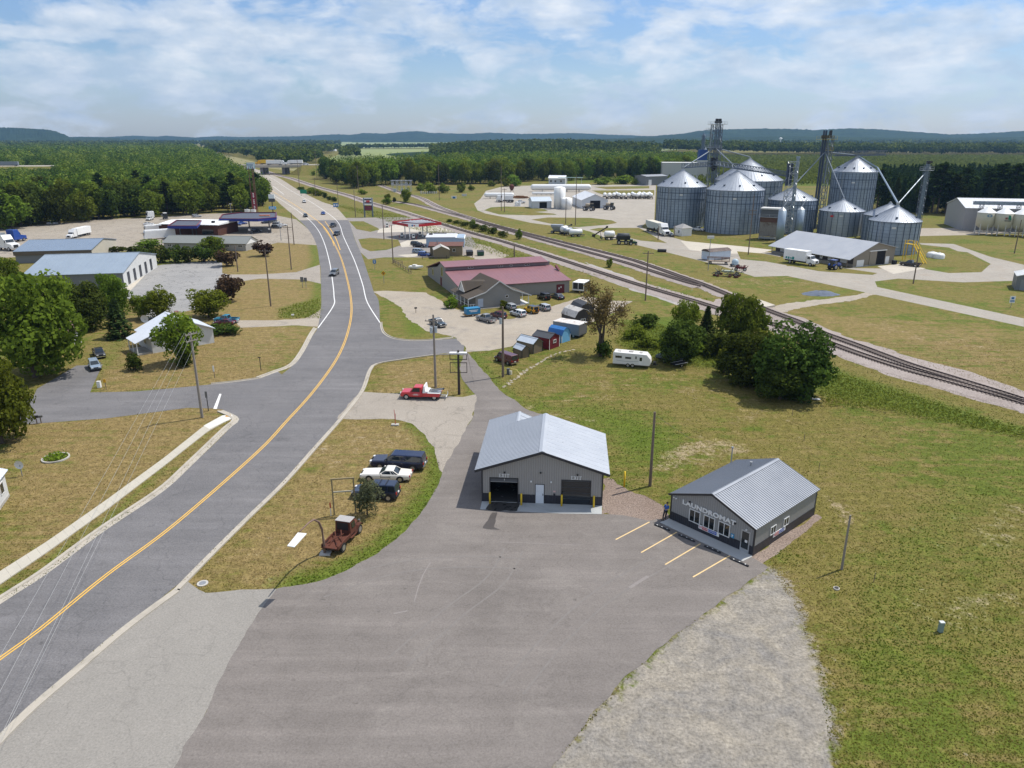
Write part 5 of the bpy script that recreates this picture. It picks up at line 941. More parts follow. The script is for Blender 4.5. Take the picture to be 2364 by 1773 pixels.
sign('warning_sign','yellow diamond warning sign with a black arrow on the lawn','2',1425,1640,1530,1.25,1.25,SYEL,shape='diamond',mark=(BLACK,[(-.04,.04,.25,.6),(-.2,-.1,.5,.7),(.1,.2,.5,.7),(-.12,.12,.5,.58)]));sign('road_sign','small blue road sign at the corner of the station driveway','2',1347,1520,1435,.9,1.1,SBLUE,mark=(WHITE,[(-.3,.3,.6,.75),(-.2,.2,.25,.45)]))
sign('guide_sign','small yellow marker sign at the garage driveway','6',905,1105,1015,.35,.5,SYEL,WOOD);sign('post_sign','slim white marker on a dark stake in the front yard','6',1828,1005,900,.22,.9,WHITE,WOOD);sign('post_sign','grey backed sign on a dark post at the side street corner','6',1775,1285,1118,.3,.9,mat('sign_back',(.16,.16,.16),.5),BLACK)
sign('yard_lamp','small dark yard lamp on a post in the front lawn','7',378,942,825,.5,.12,BLACK,BLACK,cat='lamp');sign('road_sign','pair of grey sign backs beside the lane','7',733,238,145,.8,1.2,mat('sign_back',(.16,.16,.16)));sign('road_sign','narrower grey sign back right of the pair by the lane','7',763,235,150,.7,1.0,mat('sign_back',(.16,.16,.16)))
sign('service_sign','blue service sign with small white plate along the highway','2',1015,995,955,2.6,1.9,SBLUE,two=True,mark=(WHITE,[(-.4,-.1,.3,.7),(.05,.4,.3,.7)]));sign('exit_sign','green guide sign among bushes beside the highway','2',742,895,840,4.2,2.4,SGREEN,two=True);sign('plate_sign','small white plate right of the blue service sign','2',1035,990,965,1.0,1.0,WHITE)
sign('yard_sign','white yard sign with dark blue emblem at the right edge','A',2098,552,455,1.15,1.5,WHITE,mark=(SBLUE,[(-.25,.25,.55,.85),(-.4,.4,.2,.38)]))
# tall price sign on two posts
t,H_,pn=sign('price_sign','two-post fuel price sign with white logo panel over dark price panel','I',380,525,195,4.6,3.2,WHITE,mat('pylon_blue_grey',(.13,.17,.23),.5),two=True,mark=(PRED,[(-.18,.18,.35,.65)]));MB().prismy([(-1.6,H_-.5),(1.6,H_-.5),(1.6,H_-1.2),(.5,H_-1.0),(-.5,H_-1.0),(-1.6,H_-1.2)],-.13,-.115).prismy([(-1.6,H_-2.6),(1.6,H_-2.6),(1.6,H_-1.9),(.5,H_-2.1),(-.5,H_-2.1),(-1.6,H_-1.9)],-.13,-.115).build('sign_marking',NAVY,pn);MB().box(-1.9,1.9,-.1,-.06,H_-5.8,H_-3.5).build('price_panel',mat('price_dark',(.06,.03,.04),.5),t);MB().box(-1.4,1.4,-.115,-.1,H_-4.4,H_-4.0).box(-1.4,1.4,-.115,-.1,H_-5.3,H_-4.9).build('price_marking',mat('price_red',(.3,.03,.04),.5),t)
for s in(-1,1):MB().cbox((s*1.95,0,H_*.5),(.4,.3,H_)).build('pylon',mat('pylon_blue_grey',(.13,.17,.23)),t)
# ---------------------------------------------------------------- station on the right
FR=mat('fascia_red',(.42,.02,.025),.45);TAN=mat('tan_siding',(.24,.195,.125),.75,0,.1,.8,.3,band=.25,ribs=.25)
cz=4.6;cn=[W('I',780,640,cz),W('I',1050,690,cz),W('I',1230,690,cz),W('I',1615,655,cz),W('I',1290,585,cz)]
ct=np.mean(cn,0);t=thing('fuel_canopy','angled fuel canopy with red edges and a white corner over the pumps','canopy',(*ct,0));lc=[(p[0]-ct[0],p[1]-ct[1]) for p in cn]
MB().prism(lc,cz+.35,cz+.5).build('deck',mat('deck_grey',(.26,.27,.29),.6),t)
for i in range(5):
    p,q=lc[i],lc[(i+1)%5];f=MB()._bar((*p,cz+.45),(*q,cz+.45),.12,.95).build('fascia',WHITE if i==1 else FR,t)
    if i==1:
        m_=((p[0]+q[0])/2,(p[1]+q[1])/2-.09,cz+.45);MB().cbox((m_[0]-.4,m_[1],m_[2]),(.5,.04,.55),ANG(p,q)).build('logo_blue',SBLUE,f);MB().cbox((m_[0]+.3,m_[1],m_[2]),(.5,.04,.4),ANG(p,q)).build('logo_red',FR,f)
b=MB();bb=MB()
for i in range(9):bb.cbox((lc[4][0]*.7-5+i*1.3,lc[4][1]*.55-.2*i+1,cz+.62),(.5,.5,.25))
bb.build('roof_unit',WHITE,t);a0=MB()._bar((lc[0][0]*.6,lc[0][1]*.6,cz+.7),(0,-1.5,cz+.6),.5,.25)._bar((lc[3][0]*.7,lc[3][1]*.7,cz+.7),(0,-1.5,cz+.6),.5,.25).build('roof_beam',mat('dark_red_beam',(.1,.02,.025),.5),t)
for x,y in((1000,880),(1080,905),(1300,862),(1375,850)):p=W('I',x,y);MB().cbox((p[0]-ct[0],p[1]-ct[1],cz/2+.2),(.35,.35,cz+.4)).build('column',WHITE,t)
for i,(x,y,lb) in enumerate([(945,880,'fuel pump at the left canopy column'),(1140,908,'fuel pump nearest the front canopy corner'),(1250,860,'fuel pump beneath the right end of the canopy'),(690,705,'lone fuel pump on the slab left of the canopy')]):
    t=thing('fuel_pump','dark and white '+lb,'fuel pump',(*W('I',x,y),0),radians(20),'fuel pumps at the right station');MB().box(-.45,.45,-.3,.3,.15,1.9).build('cabinet',WHITE,t,bevel=.04);MB().box(-.35,.35,-.32,-.3,1.2,1.7).box(-.46,.46,-.31,.31,.15,.6).build('display',BLACK,t);MB().box(-.8,.8,-.5,.5,0,.15).build('island',CONC,t);MB().cyl(-1.0,0,0,1.0,.08,n=8).cyl(1.0,0,0,1.0,.08,n=8).build('guard_post',FR,t)
A,B=W('I',1425,1185),W('I',1970,1182);t,w=frame('fuel_station','tan station store with brown roof edge beside the fuel canopy','station building',A,B);hh=3.1;MB().box(0,w,0,8,0,hh).build('wall',TAN,t);r=MB();slope(r,(-.4,-.4,hh),(w+.4,-.4,hh),(-.4,4,hh+.7),(w+.4,4,hh+.7),.14);slope(r,(-.4,8.4,hh),(w+.4,8.4,hh),(-.4,4,hh+.7),(w+.4,4,hh+.7),.14);r.build('roof',mat('brown_red_roof',(.14,.065,.05),.8),t);win(t,w*.7,1.2,.9,1.0);MB().box(-.05,0,2,6,.3,2.4).build('shop_window',GLASS,t);MB().box(-.6,-.06,.4,7,2.5,3.0).build('awning',DKRED,t);MB().cyl(2.2,1.5,3.3,4.6,.16,n=8).build('roof_vent',GREYSTEEL,t)
A=W('I',1420,1040);t=thing('store_annex','low white-roofed block with a pale blue end wall behind the tan store','building',A,ANG(W('I',1425,1185),W('I',1970,1182)));MB().box(-1.2,11.5,0,10,0,3.2).build('wall',mat('pale_blue_wall',(.33,.42,.52),.6,0,.08,1,.3,rib=.25,ribs=.5),t);MB().box(-1.4,8.6,-.2,10.2,3.2,3.4).build('roof',mat('roof_membrane',(.55,.56,.58),.7),t);r=MB();slope(r,(8.6,-.2,3.25),(8.6,10.2,3.25),(11.8,-.2,2.9),(11.8,10.2,2.9),.12);r.build('lean_roof',WHITE,t);MB().cbox((0,6.5,3.6),(1.2,.8,.5)).cbox((3,9.4,3.55),(4.5,.3,.3)).build('roof_unit',BLACK,t)
A,B=W('I',1490,1235),W('I',1757,1228);small_shed('storage_shed','small tan gabled shed in front of the tan station store','shed',A,B,5.0,2.6,3.7,TAN,mat('pale_shed_roof',(.45,.43,.39),.7),window=False)
carpx('parked_suv','dark suv nearest the canopy at the station store','suv','suv',paint('dark_green_grey',(.03,.04,.045)),'I',(1075,1005),(1270,1015),sc=.84);carpx('pickup_truck','black pickup between two cars at the station store','pickup truck','pickup',PBLACK,'I',(1115,1035),(1330,1050),sc=.84)
carpx('minivan','silver blue minivan at the station store','minivan','minivan',mat('paint_silver_blue',(.25,.32,.4),.3,.1,.05,1,.5,coat=.6),'I',(1095,1140),(1340,1155),sc=.88);carpx('hatchback_car','bright blue hatchback at the station store corner','hatchback','suv',PBLUE,'I',(1200,1190),(1415,1200),sc=.82)
def dumpster(label,k,x,y,m_):t=thing('dumpster',label,'dumpster',(*W(k,x,y),0),radians(10));MB().prismx([(0,.15),(1.6,.15),(1.75,1.5),(-.15,1.2)],-1,1).build('bin',m_,t);MB().prismx([(-.2,1.24),(1.8,1.54),(1.8,1.6),(-.2,1.3)],-1.03,1.03).build('lid',BLACK,t);MB().cbox((1.05,.6,.9),(.1,1.2,.15)).cbox((-1.05,.6,.9),(.1,1.2,.15)).build('lift_pocket',m_,t)
dumpster('black dumpster behind the tan shed','K',580,168,BLACK);dumpster('dark green dumpster right of the black one','K',720,172,mat('dumpster_green',(.01,.07,.035),.5))
# ---------------------------------------------------------------- left side: sheds, long block, houses
BLUEMETAL=mat('pale_blue_roof',(.3,.36,.42),.45,.3,.1,.35);MGREY=mat('shed_wall_grey',(.2,.21,.22),.55,.1,.08,.6,.4,rib=.4,ribs=.6)
dr_=radians(11);B=(-94.9,178.6);t=thing('metal_shed','large grey metal shed with wide pale blue roof beside the old car park','shed',(B[0]-22*cos(dr_),B[1]-22*sin(dr_)),dr_);gable(t,22,31,3.7,6.4,'x',.3,MGREY,BLUEMETAL,1.2,.14);MB().box(1.2,3.6,-.06,0,1.6,3.4).build('vent_panel',WHITE,t);MB().box(12,14.2,-.05,0,0,2.2).build('service_door',mat('grey_door',(.24,.25,.26),.5),t)
for i in range(5):MB().box(22.06,22.1,3.2+i*5.2,5.2+i*5.2,.3,3.3).build('overhead_door',mat('dark_shed_door',(.03,.035,.045),.4),t)
MB().box(22.0,22.03,.0,31,0,.05).build('sill',WHITE,t);MB().prismx([(0.0,.05),(31,.05),(31,3.7),(15.5,6.3),(0,3.7)],22.03,22.06).build('white_gable',mat('shed_white',(.6,.6,.58),.6),t)
B=(-124.9,219.6);t=thing('metal_shed','long low shed with blue ribbed roof and tan end wall','shed',(B[0]-20.5*cos(dr_),B[1]-20.5*sin(dr_)),dr_);gable(t,20.5,24,3.4,5.2,'x',.3,MGREY,mat('blue_ribbed_roof',(.22,.28,.36),.45,.3,.1,.4),.8,.14);MB().prismx([(0,0),(24,0),(24,3.4),(12,5.15),(0,3.4)],20.5,20.56).build('end_wall',mat('cream_wall',(.5,.46,.38),.7),t);MB().box(-.3,20.8,-.34,-.3,2.3,3.4).build('fascia_band',mat('brown_band',(.13,.105,.075),.7),t)
A,B=W('1',1400,1352),W('1',2095,1362);t,w=frame('storage_block','long low grey block with grey shingled roof behind the round shrubs','building',A,B);gable(t,w,9,2.35,4.1,'x',.4,mat('pale_grey_wall',(.34,.33,.3),.75),mat('grey_green_shingle',(.2,.21,.2),.9,0,.15,1),0,.14)
for x in(1.2,w*.42,w*.75,w-2.6):win(t,x,1.2,1.5,.7,split=2)
MB().prismx([(0,2.0),(9,2.0),(9,2.35),(4.5,4.05),(0,2.35)],w,w+.05).build('white_gable',WHITE,t);
t=thing('house','white house with pale metal roof partly hidden by a yard tree','house',(-66.4,126.6),radians(-48));gable(t,7.6,10.5,2.7,5.0,'x',.35,mat('house_white',(.62,.62,.6),.7,0,.05,1,.3,band=.2,ribs=.2),mat('white_metal_roof',(.68,.71,.75),.45,.1,.06,.5),.6,.12)
r=MB();slope(r,(2.6,-2.6,2.2),(7.7,-2.6,2.2),(2.6,.4,3.3),(7.7,.4,3.3),.1,.6);r.build('porch_roof',mat('white_metal_roof',(.68,.71,.75)),t);b=MB()
for x in(2.8,5.0,7.4):b.box(x,x+.14,-2.4,-2.26,0,2.15)
b.build('porch_post',WHITE,t);win(t,3.4,1.0,1.4,1.2,split=2);win(t,1.0,1.0,.9,1.2);MB().box(2.7,7.5,-2.3,0,0,.3).build('porch_deck',CONC,t);MB().cbox((3.6,6.0,5.3),(.6,.6,1.0)).build('chimney',mat('brick',(.25,.12,.09),.9,0,.2,4),t)
t=thing('satellite_dish','white satellite dish on a pole beside the house roof','satellite dish',(*W('6',1250,600),0));hh=HT('6',1250,600,500);MB().cyl(0,0,0,hh,.05,n=6).build('pole',GREYSTEEL,t);a=MB().lathe([(.02,0),(.45,.06),(.75,.2)],n=14);a.v=[(x,-z,y+hh) for x,y,z in a.v];a.build('dish',WHITE,t)
A,B=W('6',700,770),W('6',800,690);t,w=frame('garage','white garage with brown shingle roof behind the big tree','garage',(-86.3,123.2),(-80.6,120.8));gable(t,6.2,8,2.4,4.0,'y',.3,mat('house_white',(.62,.62,.6)),mat('brown_roof',(.13,.075,.06),.9,0,.15,1),0,.1);MB().box(3.4,5.6,-.05,0,0,2.1).build('garage_door',WHITE,t)
carpx('parked_suv','silver blue suv nose out on the garage driveway','suv','suv',mat('paint_silver_blue',(.25,.32,.4)),'6',(735,880),(790,985),sc=.84);carpx('pickup_truck','dark pickup behind the silver blue suv by the garage','pickup truck','pickup',PBLACK,'6',(785,800),(820,850),sc=.8)
p_=carpx('pickup_truck','turquoise and silver pickup parked in the house drive behind the hedge','pickup truck','pickup',PTEAL,'6',(2035,545),(1790,535),sc=.86);carpx('parked_sedan','maroon sedan in front of the turquoise pickup','sedan','sedan',MAROON,'6',(1985,560),(1810,558),sc=.82)
A,B=W('B',-215,950),W('B',150,440);t=thing('corner_house','white clapboard house corner at the left edge behind the tree','house',A,ANG(A,B));gable(t,10,9,2.8,4.6,'x',.3,mat('house_white',(.62,.62,.6)),mat('white_metal_roof',(.68,.71,.75)),.6,.12);MB().box(-.02,10,-.04,0,0,.3).build('foundation',CONC,t)
for x in(2.0,5.0,8.0):win(t,x,1.0,1.0,1.2)
t=thing('satellite_dish','white satellite dish on a stand by the corner house','satellite dish',(*W('B',190,365),0));MB().cyl(0,0,0,1.3,.05,n=6).build('pole',GREYSTEEL,t);a=MB().lathe([(.02,0),(.35,.05),(.5,.15)],n=14);a.v=[(x,-z,y+1.4) for x,y,z in a.v];a.build('dish',WHITE,t)
# ---------------------------------------------------------------- truck stop on the left
BR=mat('brown_brick',(.1,.045,.032),.85,0,.2,1.5,.2,band=.3,ribs=.3)
A,B=W('H',515,575),W('H',1700,600);t,w=frame('truck_stop','brown brick truck stop with a broad white roof beside fuel canopies','truck stop',A,B);hh=4.0;MB().box(0,w,0,15,0,hh).build('wall',BR,t);MB().prismx([(-.8,hh),(15.5,hh),(15.5,hh+.35),(7.5,hh+.9),(-.8,hh+.25)],-.7,w+.7).build('roof',mat('white_membrane',(.74,.74,.72),.7),t)
for x in range(11):MB().cbox((w*.62+x*w*.033,-.86,hh+.05),(.22,.1,.22)).build('eave_lamp',LAMP,t) if x%2==0 else None
MB().cbox((w*.86,3,hh+.9),(1,1,.7)).build('roof_unit',DARK,t);MB().box(w*.72,w*.92,-.05,0,.4,2.4).build('shop_window',GLASS,t)
MB().box(-2.5,-.02,2,14,0,3.3).build('side_wing',BR,t);MB().box(-3.2,.2,1.4,14.4,3.3,3.6).build('wing_roof',WHITE,t)
FBL=mat('fascia_blue',(.012,.025,.19),.45);FRD=mat('fascia_dark_red',(.17,.018,.03),.45);DECKB=mat('deck_dark',(.08,.085,.11),.6)
def canopy(label,cs,z,cols,fm=(FBL,FRD)):
    c0=np.mean(cs,0);t=thing('fuel_canopy',label,'canopy',(*c0,0));l=[(p[0]-c0[0],p[1]-c0[1]) for p in cs];MB().prism(l,z+.3,z+.45).build('deck',DECKB,t)
    for i in range(len(l)):
        p,q=l[i],l[(i+1)%len(l)];MB()._bar((*p,z+.2),(*q,z+.2),.14,.9).build('blue_fascia',fm[0],t);MB()._bar((p[0]*.985,p[1]*.985,z+.72),(q[0]*.985,q[1]*.985,z+.72),.3,.22).build('red_edge',fm[1],t)
    for p in cols:MB().cbox((p[0]-c0[0],p[1]-c0[1],z/2),(.4,.4,z)).build('column',mat('column_dark',(.06,.055,.06),.5),t)
    return t
z=4.9;t=canopy('long blue and red edged truck stop canopy beside the highway',[W('G',195,1125,z),W('G',870,1130,z),W('G',1195,1100,z),W('G',1195,1010,z),W('G',560,1015,z),W('G',250,1050,z)],z,[W('G',270,1310),W('G',735,1350),W('G',1080,1335)]);MB().cbox((6,1,5.6),(4,1.5,.3)).build('logo_panel',mat('orange_logo',(.6,.2,.1),.5),t)
canopy('smaller blue edged canopy in front of the brown truck stop',[W('H',620,425,4.3),W('H',1240,425,4.3),W('H',1345,305,4.3),W('H',810,300,4.3)],4.3,[W('H',900,600),W('H',1240,590),W('H',1160,610),W('H',1000,560)])
for i,(x,y,lb) in enumerate([(735,1350,'dark fuel pump at the middle column of the long canopy'),(1080,1335,'dark fuel pump at the right column of the long canopy')]):t=thing('fuel_pump',lb,'fuel pump',(*W('G',x,y+8),0),0,'fuel pumps at the truck stop');MB().box(-.6,.6,-.5,.3,.15,2.3).build('cabinet',mat('pump_dark',(.05,.05,.055),.4),t);MB().box(-.4,.4,-.53,-.5,1.3,2.0).build('display',LEAD,t);MB().box(-.9,.9,-.8,.7,0,.15).build('island',CONC,t)
GC=[('parked_suv','blue suv under the far side of the long canopy','suv','suv',PBLUE,'G',(410,1215),(560,1215)),('parked_car','white suv behind the long canopy','suv','suv',PWHITE,'G',(290,1195),(370,1185)),('parked_car','second bright blue car behind the long canopy','car','sedan',PBLUE,'G',(575,1195),(640,1190)),('parked_suv','black suv facing out from the long canopy pumps','suv','suv',PBLACK,'G',(800,1330),(860,1330)),('parked_car','dark green car at the right end of the long canopy','car','suv',paint('dark_green_grey',(.03,.04,.045)),'G',(1075,1160),(1195,1150)),('parked_car','dark sedan left of the dark green car','sedan','sedan',DKBLUE,'G',(990,1180),(1070,1175)),('parked_suv','silver suv parked beyond the right canopy column','suv','suv',SILVER,'G',(1150,1215),(1260,1215)),('parked_car','white sedan beyond the silver suv','sedan','sedan',PWHITE,'G',(1255,1230),(1340,1225)),('parked_car','grey suv nearest the exit lane of the truck stop','suv','suv',GREYP,'G',(1150,1265),(1228,1265)),
      ('parked_sedan','silver sedan parked by the forest edge of the truck yard','sedan','sedan',SILVER,'1',(395,1140),(497,1135)),('parked_car','white car beside the truck stop side wing','car','sedan',PWHITE,'H',(160,370),(270,365)),('parked_car','grey car behind the truck stop roof','car','suv',SILVER,'H',(1210,205),(1290,200))]
for nm,lb,ct,kd,pm,k_,r_,f_ in GC:carpx(nm,lb,ct,kd,pm,k_,r_,f_,sc=.88,small=True)
def person_far(label,k,x,y,c1,c2):
    st=dict(pelvis=(0,0,.9),waist=(0,0,1.06),chest=(0,0,1.3),neck=(0,0,1.5),chin=(0,-.01,1.57),crown=(0,0,1.69),face=(0,-1,0),lsh=(.2,0,1.42),lel=(.26,.02,1.14),lwr=(.26,-.06,.9),lha=(.26,-.08,.82),rsh=(-.2,0,1.42),rel=(-.26,.02,1.14),rwr=(-.26,-.06,.9),rha=(-.26,-.08,.82),lhip=(.1,0,.86),lkn=(.11,-.03,.48),lan=(.11,.02,.08),lto=(.12,-.14,.05),rhip=(-.1,0,.86),rkn=(-.11,-.03,.48),ran=(-.11,.02,.08),rto=(-.12,-.14,.05))
    return person('person',label,(*W(k,x,y),0),0,st,c1,c2)
person_far('person in dark clothes standing under the left end of the long canopy','G',306,1285,mat('dark_top',(.04,.04,.05),.8),mat('dark_trousers',(.022,.022,.028)))
# tall tower sign
p=W('G',835,1000);t=thing('tower_sign','very tall lattice sign with square blue panel over a red vertical sign','sign',(*p,0));H_=HZ(p,'G',115);ppm=PPM(p);z1=HZ(p,'G',225);z2,z3=HZ(p,'G',635),HZ(p,'G',930)
for x,y in((-1,-.5),(1,-.5),(0,.8)):MB().tube([(x*1.3,y*1.3,0),(x,y,z1+1)],[.2,.14],6).build('mast',mat('rust_brown_mast',(.16,.075,.05),.8),t)
MB().box(-1.85,1.85,-.5,.4,z1,H_).build('panel_frame',mat('teal_frame',(.2,.32,.35),.5),t);pn=MB().box(-1.6,1.6,-.56,-.5,z1+.25,H_-.25).build('panel',mat('panel_pale',(.7,.76,.78),.5),t)
b=MB();zc_=lambda q:z1+(H_-z1)*q
for q,xs_ in((.66,(-1.2,-.65,-.1,.45,1.0)),(.3,(-1.05,-.3,.15,.75))):
    for x in xs_:b.box(x-.16,x+.16,-.6,-.56,zc_(q)-.5,zc_(q)+.5)
b.build('sign_marking',mat('sign_teal_text',(.05,.17,.25),.5),pn)
pn=MB().box(-.95,.95,-.85,-.6,z3,z2).build('vertical_panel',mat('vertical_red',(.2,.012,.025),.5),t)
b=MB()
for i in(0,1,2,4,5,6,8,9):zq=z2-(z2-z3)*(i+.7)/10.6;b.box(-.36,.36,-.88,-.85,zq-.08,zq+.3).box(-.12,.12,-.88,-.85,zq-.36,zq-.08)
b.build('sign_marking',LEAD,pn)
p=W('G',1135,995);t=thing('pylon_sign','dark pylon sign with white top panel and lower blue panel by the highway','sign',(*p,0));z=lambda y:HZ(p,'G',y);MB().cyl(0,0,0,z(665),.22,n=8).build('pole',BLACK,t);MB().box(-1.4,1.4,-.4,.25,z(740),z(670)).build('white_panel',mat('panel_pale',(.7,.76,.78)),t);MB().box(-1.5,1.5,-.4,.25,z(798),z(742)).build('dark_panel',mat('pump_dark',(.05,.05,.055)),t);pb=MB().box(-1.7,1.6,-.5,.25,z(930),z(880)).build('blue_panel',mat('panel_blue',(.05,.3,.65),.4),t);MB().box(-1.2,1.2,-.52,-.5,z(912),z(897)).build('panel_marking',WHITE,pb)
for i,(x,y,ty) in enumerate([(690,1010,930),(795,1010,935)]):p=W('G',x,y);t=thing('fuel_tank','pale vertical tank behind the long canopy roof' if i==0 else 'second pale vertical tank behind the long canopy','tank',(*p,0));MB().cyl(0,0,0,HZ(p,'G',ty),1.3,n=12).build('shell',LEAD,t);MB().cyl(0,0,HZ(p,'G',ty),HZ(p,'G',ty)+.3,.4,n=8).build('hatch',GREYSTEEL,t)
# motorhome and rv
def rvbox(name,label,k,r_,f_,h,pm,trimm,cat):
    a,b=W(k,*r_),W(k,*f_);c,hd=place(a,b,2.4);t=thing(name,label,cat,(*c,0),hd);L=L2(a,b);MB().prismy([(-L/2,.5),(L/2,.5),(L/2,h*.55),(L/2-.4,h-.1),(-L/2,h-.05)],-1.2,1.2).build('body',pm,t,bevel=.08);MB().box(-L*.46,L*.46,-1.05,1.05,h-.1,h+.12).build('roof',WHITE,t)
    for x in(-.35,-.12,.14):f=MB().box(L*x,L*x+1.1,-1.23,-1.2,h*.5,h*.75).build('window',GREYSTEEL,t);MB().box(L*x+.06,L*x+1.04,-1.24,-1.23,h*.52,h*.73).build('pane',GLASS,f)
    MB().box(L/2-.02,L/2+.02,-1.0,1.0,h*.45,h*.78).build('windshield',CARGLASS,t);MB().box(-L*.48,L*.48,-1.22,-1.2,.7,.95).build('stripe',trimm,t);wheels(t,[(L*.33,-1.05),(L*.33,1.05),(-L*.22,-1.05),(-L*.22,1.05),(-L*.32,-1.05),(-L*.32,1.05)],.42,.25);return t
rvbox('motorhome','long white motorhome with black stripe behind the grey block','H',(800,640),(140,690),3.3,WHITE,BLACK,'motorhome');rvbox('camper_trailer','cream camper trailer behind the white motorhome','H',(510,520),(150,545),2.9,mat('camper_white',(.72,.71,.68)),GREYSTEEL,'camper')
carpx('pickup_truck','white pickup hitched to a white camper by the woods','pickup truck','pickup',PWHITE,'H',(235,250),(150,275),sc=.95);rvbox('camper_trailer','white camper hitched behind a white pickup by the woods','H',(345,215),(200,225),3.0,WHITE,GREYSTEEL,'camper')
rvbox('utility_kiosk','small dark topped service hut beside the woods','H',(630,245),(545,250),2.8,BLACK,WHITE,'hut')
# trucks
def semi(label,k,r_,f_,trailer='box',tm=None,cab=None,sc=None,h=None,name='semi_truck',z=0,sleeper=True):
    a,b=W(k,*r_,z),W(k,*f_,z);L=16.5 if trailer else 7.5;s=L2(a,b)/L;c,hd=place(a,b,2.6*s);t=thing(name,label,'truck',(*c,z),hd);X=L/2;t.scale=(s,s,s*(h or 1));cab=cab or PWHITE
    MB().prismy([(X-2.6,.6),(X-.15,.6),(X,1.0),(X-.1,1.65),(X-2.0,2.0),(X-2.3,2.75),(X-2.6,2.8)],-1.1,1.1).build('hood_and_cab',cab,t,bevel=.08);MB().prismy([(X-5.0,.7),(X-2.55,.7),(X-2.55,2.8),(X-3.2,3.75),(X-5.0,3.75)],-1.22,1.22).build('sleeper',cab,t,bevel=.08) if sleeper else None
    MB().add([(X-1.96,-1.0,2.04),(X-1.96,1.0,2.04),(X-2.27,.95,2.72),(X-2.27,-.95,2.72)],[(0,1,2,3)]).build('windshield',CARGLASS,t)
    for sd in(-1,1):MB().box(X-2.58,X-2.2,sd*1.11-.01,sd*1.11+.01,1.95,2.6).build('side_window',CARGLASS,t);MB().cbox((X-.06,sd*.85,1.15),(.12,.4,.25)).build('headlight',LAMP,t)
    MB().cbox((X+.02,0,.55),(.14,2.3,.35)).build('bumper',CHROME,t);MB().cbox((X-.02,0,1.2),(.1,1.1,.7)).build('grille',DARK,t);MB().box(-X+1 if trailer else X-7,X-.6,-.45,.45,.5,.95).build('chassis',DARK,t)
    ws=[(X-1.3,-1.0),(X-1.3,1.0)]+[(X-q,sd*.95) for q in(4.9,6.1) for sd in(-1,1)]
    if trailer:
        tm=tm or WHITE;x1=X-5.3
        if trailer=='box':MB().box(-X,x1,-1.28,1.28,1.15,4.0).build('trailer',tm,t)
        else:MB().prismy([(-X,2.2),(-X,3.6),(x1,3.6),(x1,2.2),(x1-1.8,1.3),(1.2,1.5),(0,2.1),(-1.2,1.5),(-X+1.8,1.3)],-1.28,1.28).build('trailer',tm,t);MB().box(-X+.1,x1-.1,-1.15,1.15,3.55,3.62).build('load',mat('pale_grain',(.62,.58,.48),.9),t) if trailer!='box' else None
        ws+=[(-X+q,sd*1.0) for q in(1.2,2.4) for sd in(-1,1)]
    wheels(t,ws,.5,.3);return t
semi('white semi truck with long white box trailer in the truck yard','1',(735,1222),(560,1262));semi('blue semi truck cab at the left edge of the truck yard','1',(75,1300),(240,1272),None,cab=PBLUE);semi('white semi truck cab at the far left edge','1',(-60,1352),(100,1368),None,cab=PWHITE);
t=thing('box_trailer','grey box trailer beside the blue cab at the left edge','trailer',(*W('1',10,1300),0),radians(100));MB().box(-4,1.5,-1.2,1.2,1.0,3.6).build('box',mat('grey_trailer_wall',(.2,.23,.25)),t);MB().box(-4,1.5,-.5,.5,.5,1.0).build('chassis',DARK,t);wheels(t,[(-3,-1),(-3,1),(1,-1),(1,1)],.5,.3)
semi('white semi truck with open grain hopper trailer beside the scale house','Q',(575,268),(925,385),'hopper',mat('hopper_pale',(.5,.54,.54),.5),PWHITE);carpx('parked_sedan','dark pickup ahead of the hopper truck at the scale house','pickup truck','pickup',paint('dark_teal',(.03,.05,.065)),'Q',(975,370),(1050,390),sc=.85)
bt=thing('box_truck','white box truck with green lettering in front of the long warehouse','truck',(0,0));a,b=W('P',1425,560),W('P',2030,650);c,hd=place(a,b,2.5);bt.location=(*c,0);bt.rotation_euler=(0,0,hd);s=L2(a,b)/9.2;bt.scale=(s,)*3
MB().box(-4.6,2.0,-1.25,1.25,1.05,3.7).build('cargo_box',WHITE,bt,bevel=.04);MB().prismy([(2.15,.6),(4.45,.6),(4.6,1.0),(4.5,1.55),(3.55,1.85),(3.15,2.6),(2.15,2.65)],-1.05,1.05).build('cab',PWHITE,bt,bevel=.08);MB().add([(3.6,-.95,1.9),(3.6,.95,1.9),(3.22,.9,2.56),(3.22,-.9,2.56)],[(0,1,2,3)]).build('windshield',CARGLASS,bt);MB().box(2.4,3.2,-1.07,-1.04,1.8,2.45).box(2.4,3.2,1.04,1.07,1.8,2.45).build('side_window',CARGLASS,bt);MB().cbox((4.58,0,1.2),(.1,1.0,.5)).build('grille',CHROME,bt);MB().cbox((4.6,0,.65),(.16,2.1,.3)).build('bumper',CHROME,bt);MB().box(-4.5,4.0,-.5,.5,.55,1.0).build('chassis',DARK,bt)
b=MB()
for q,(x,z,ww,hh) in enumerate([(-3.9,1.55,.5,.5),(-3.2,1.5,.45,.6),(-2.6,1.5,.7,.3),(-1.9,1.55,.6,.75)]):b.box(x,x+ww,-1.28,-1.255,z-hh/2,z+hh/2)
b.build('side_marking',mat('green_lettering',(.02,.24,.22),.5),bt);wheels(bt,[(3.4,-.95),(3.4,.95),(-2.6,-.95),(-2.6,.95)],.48,.3)
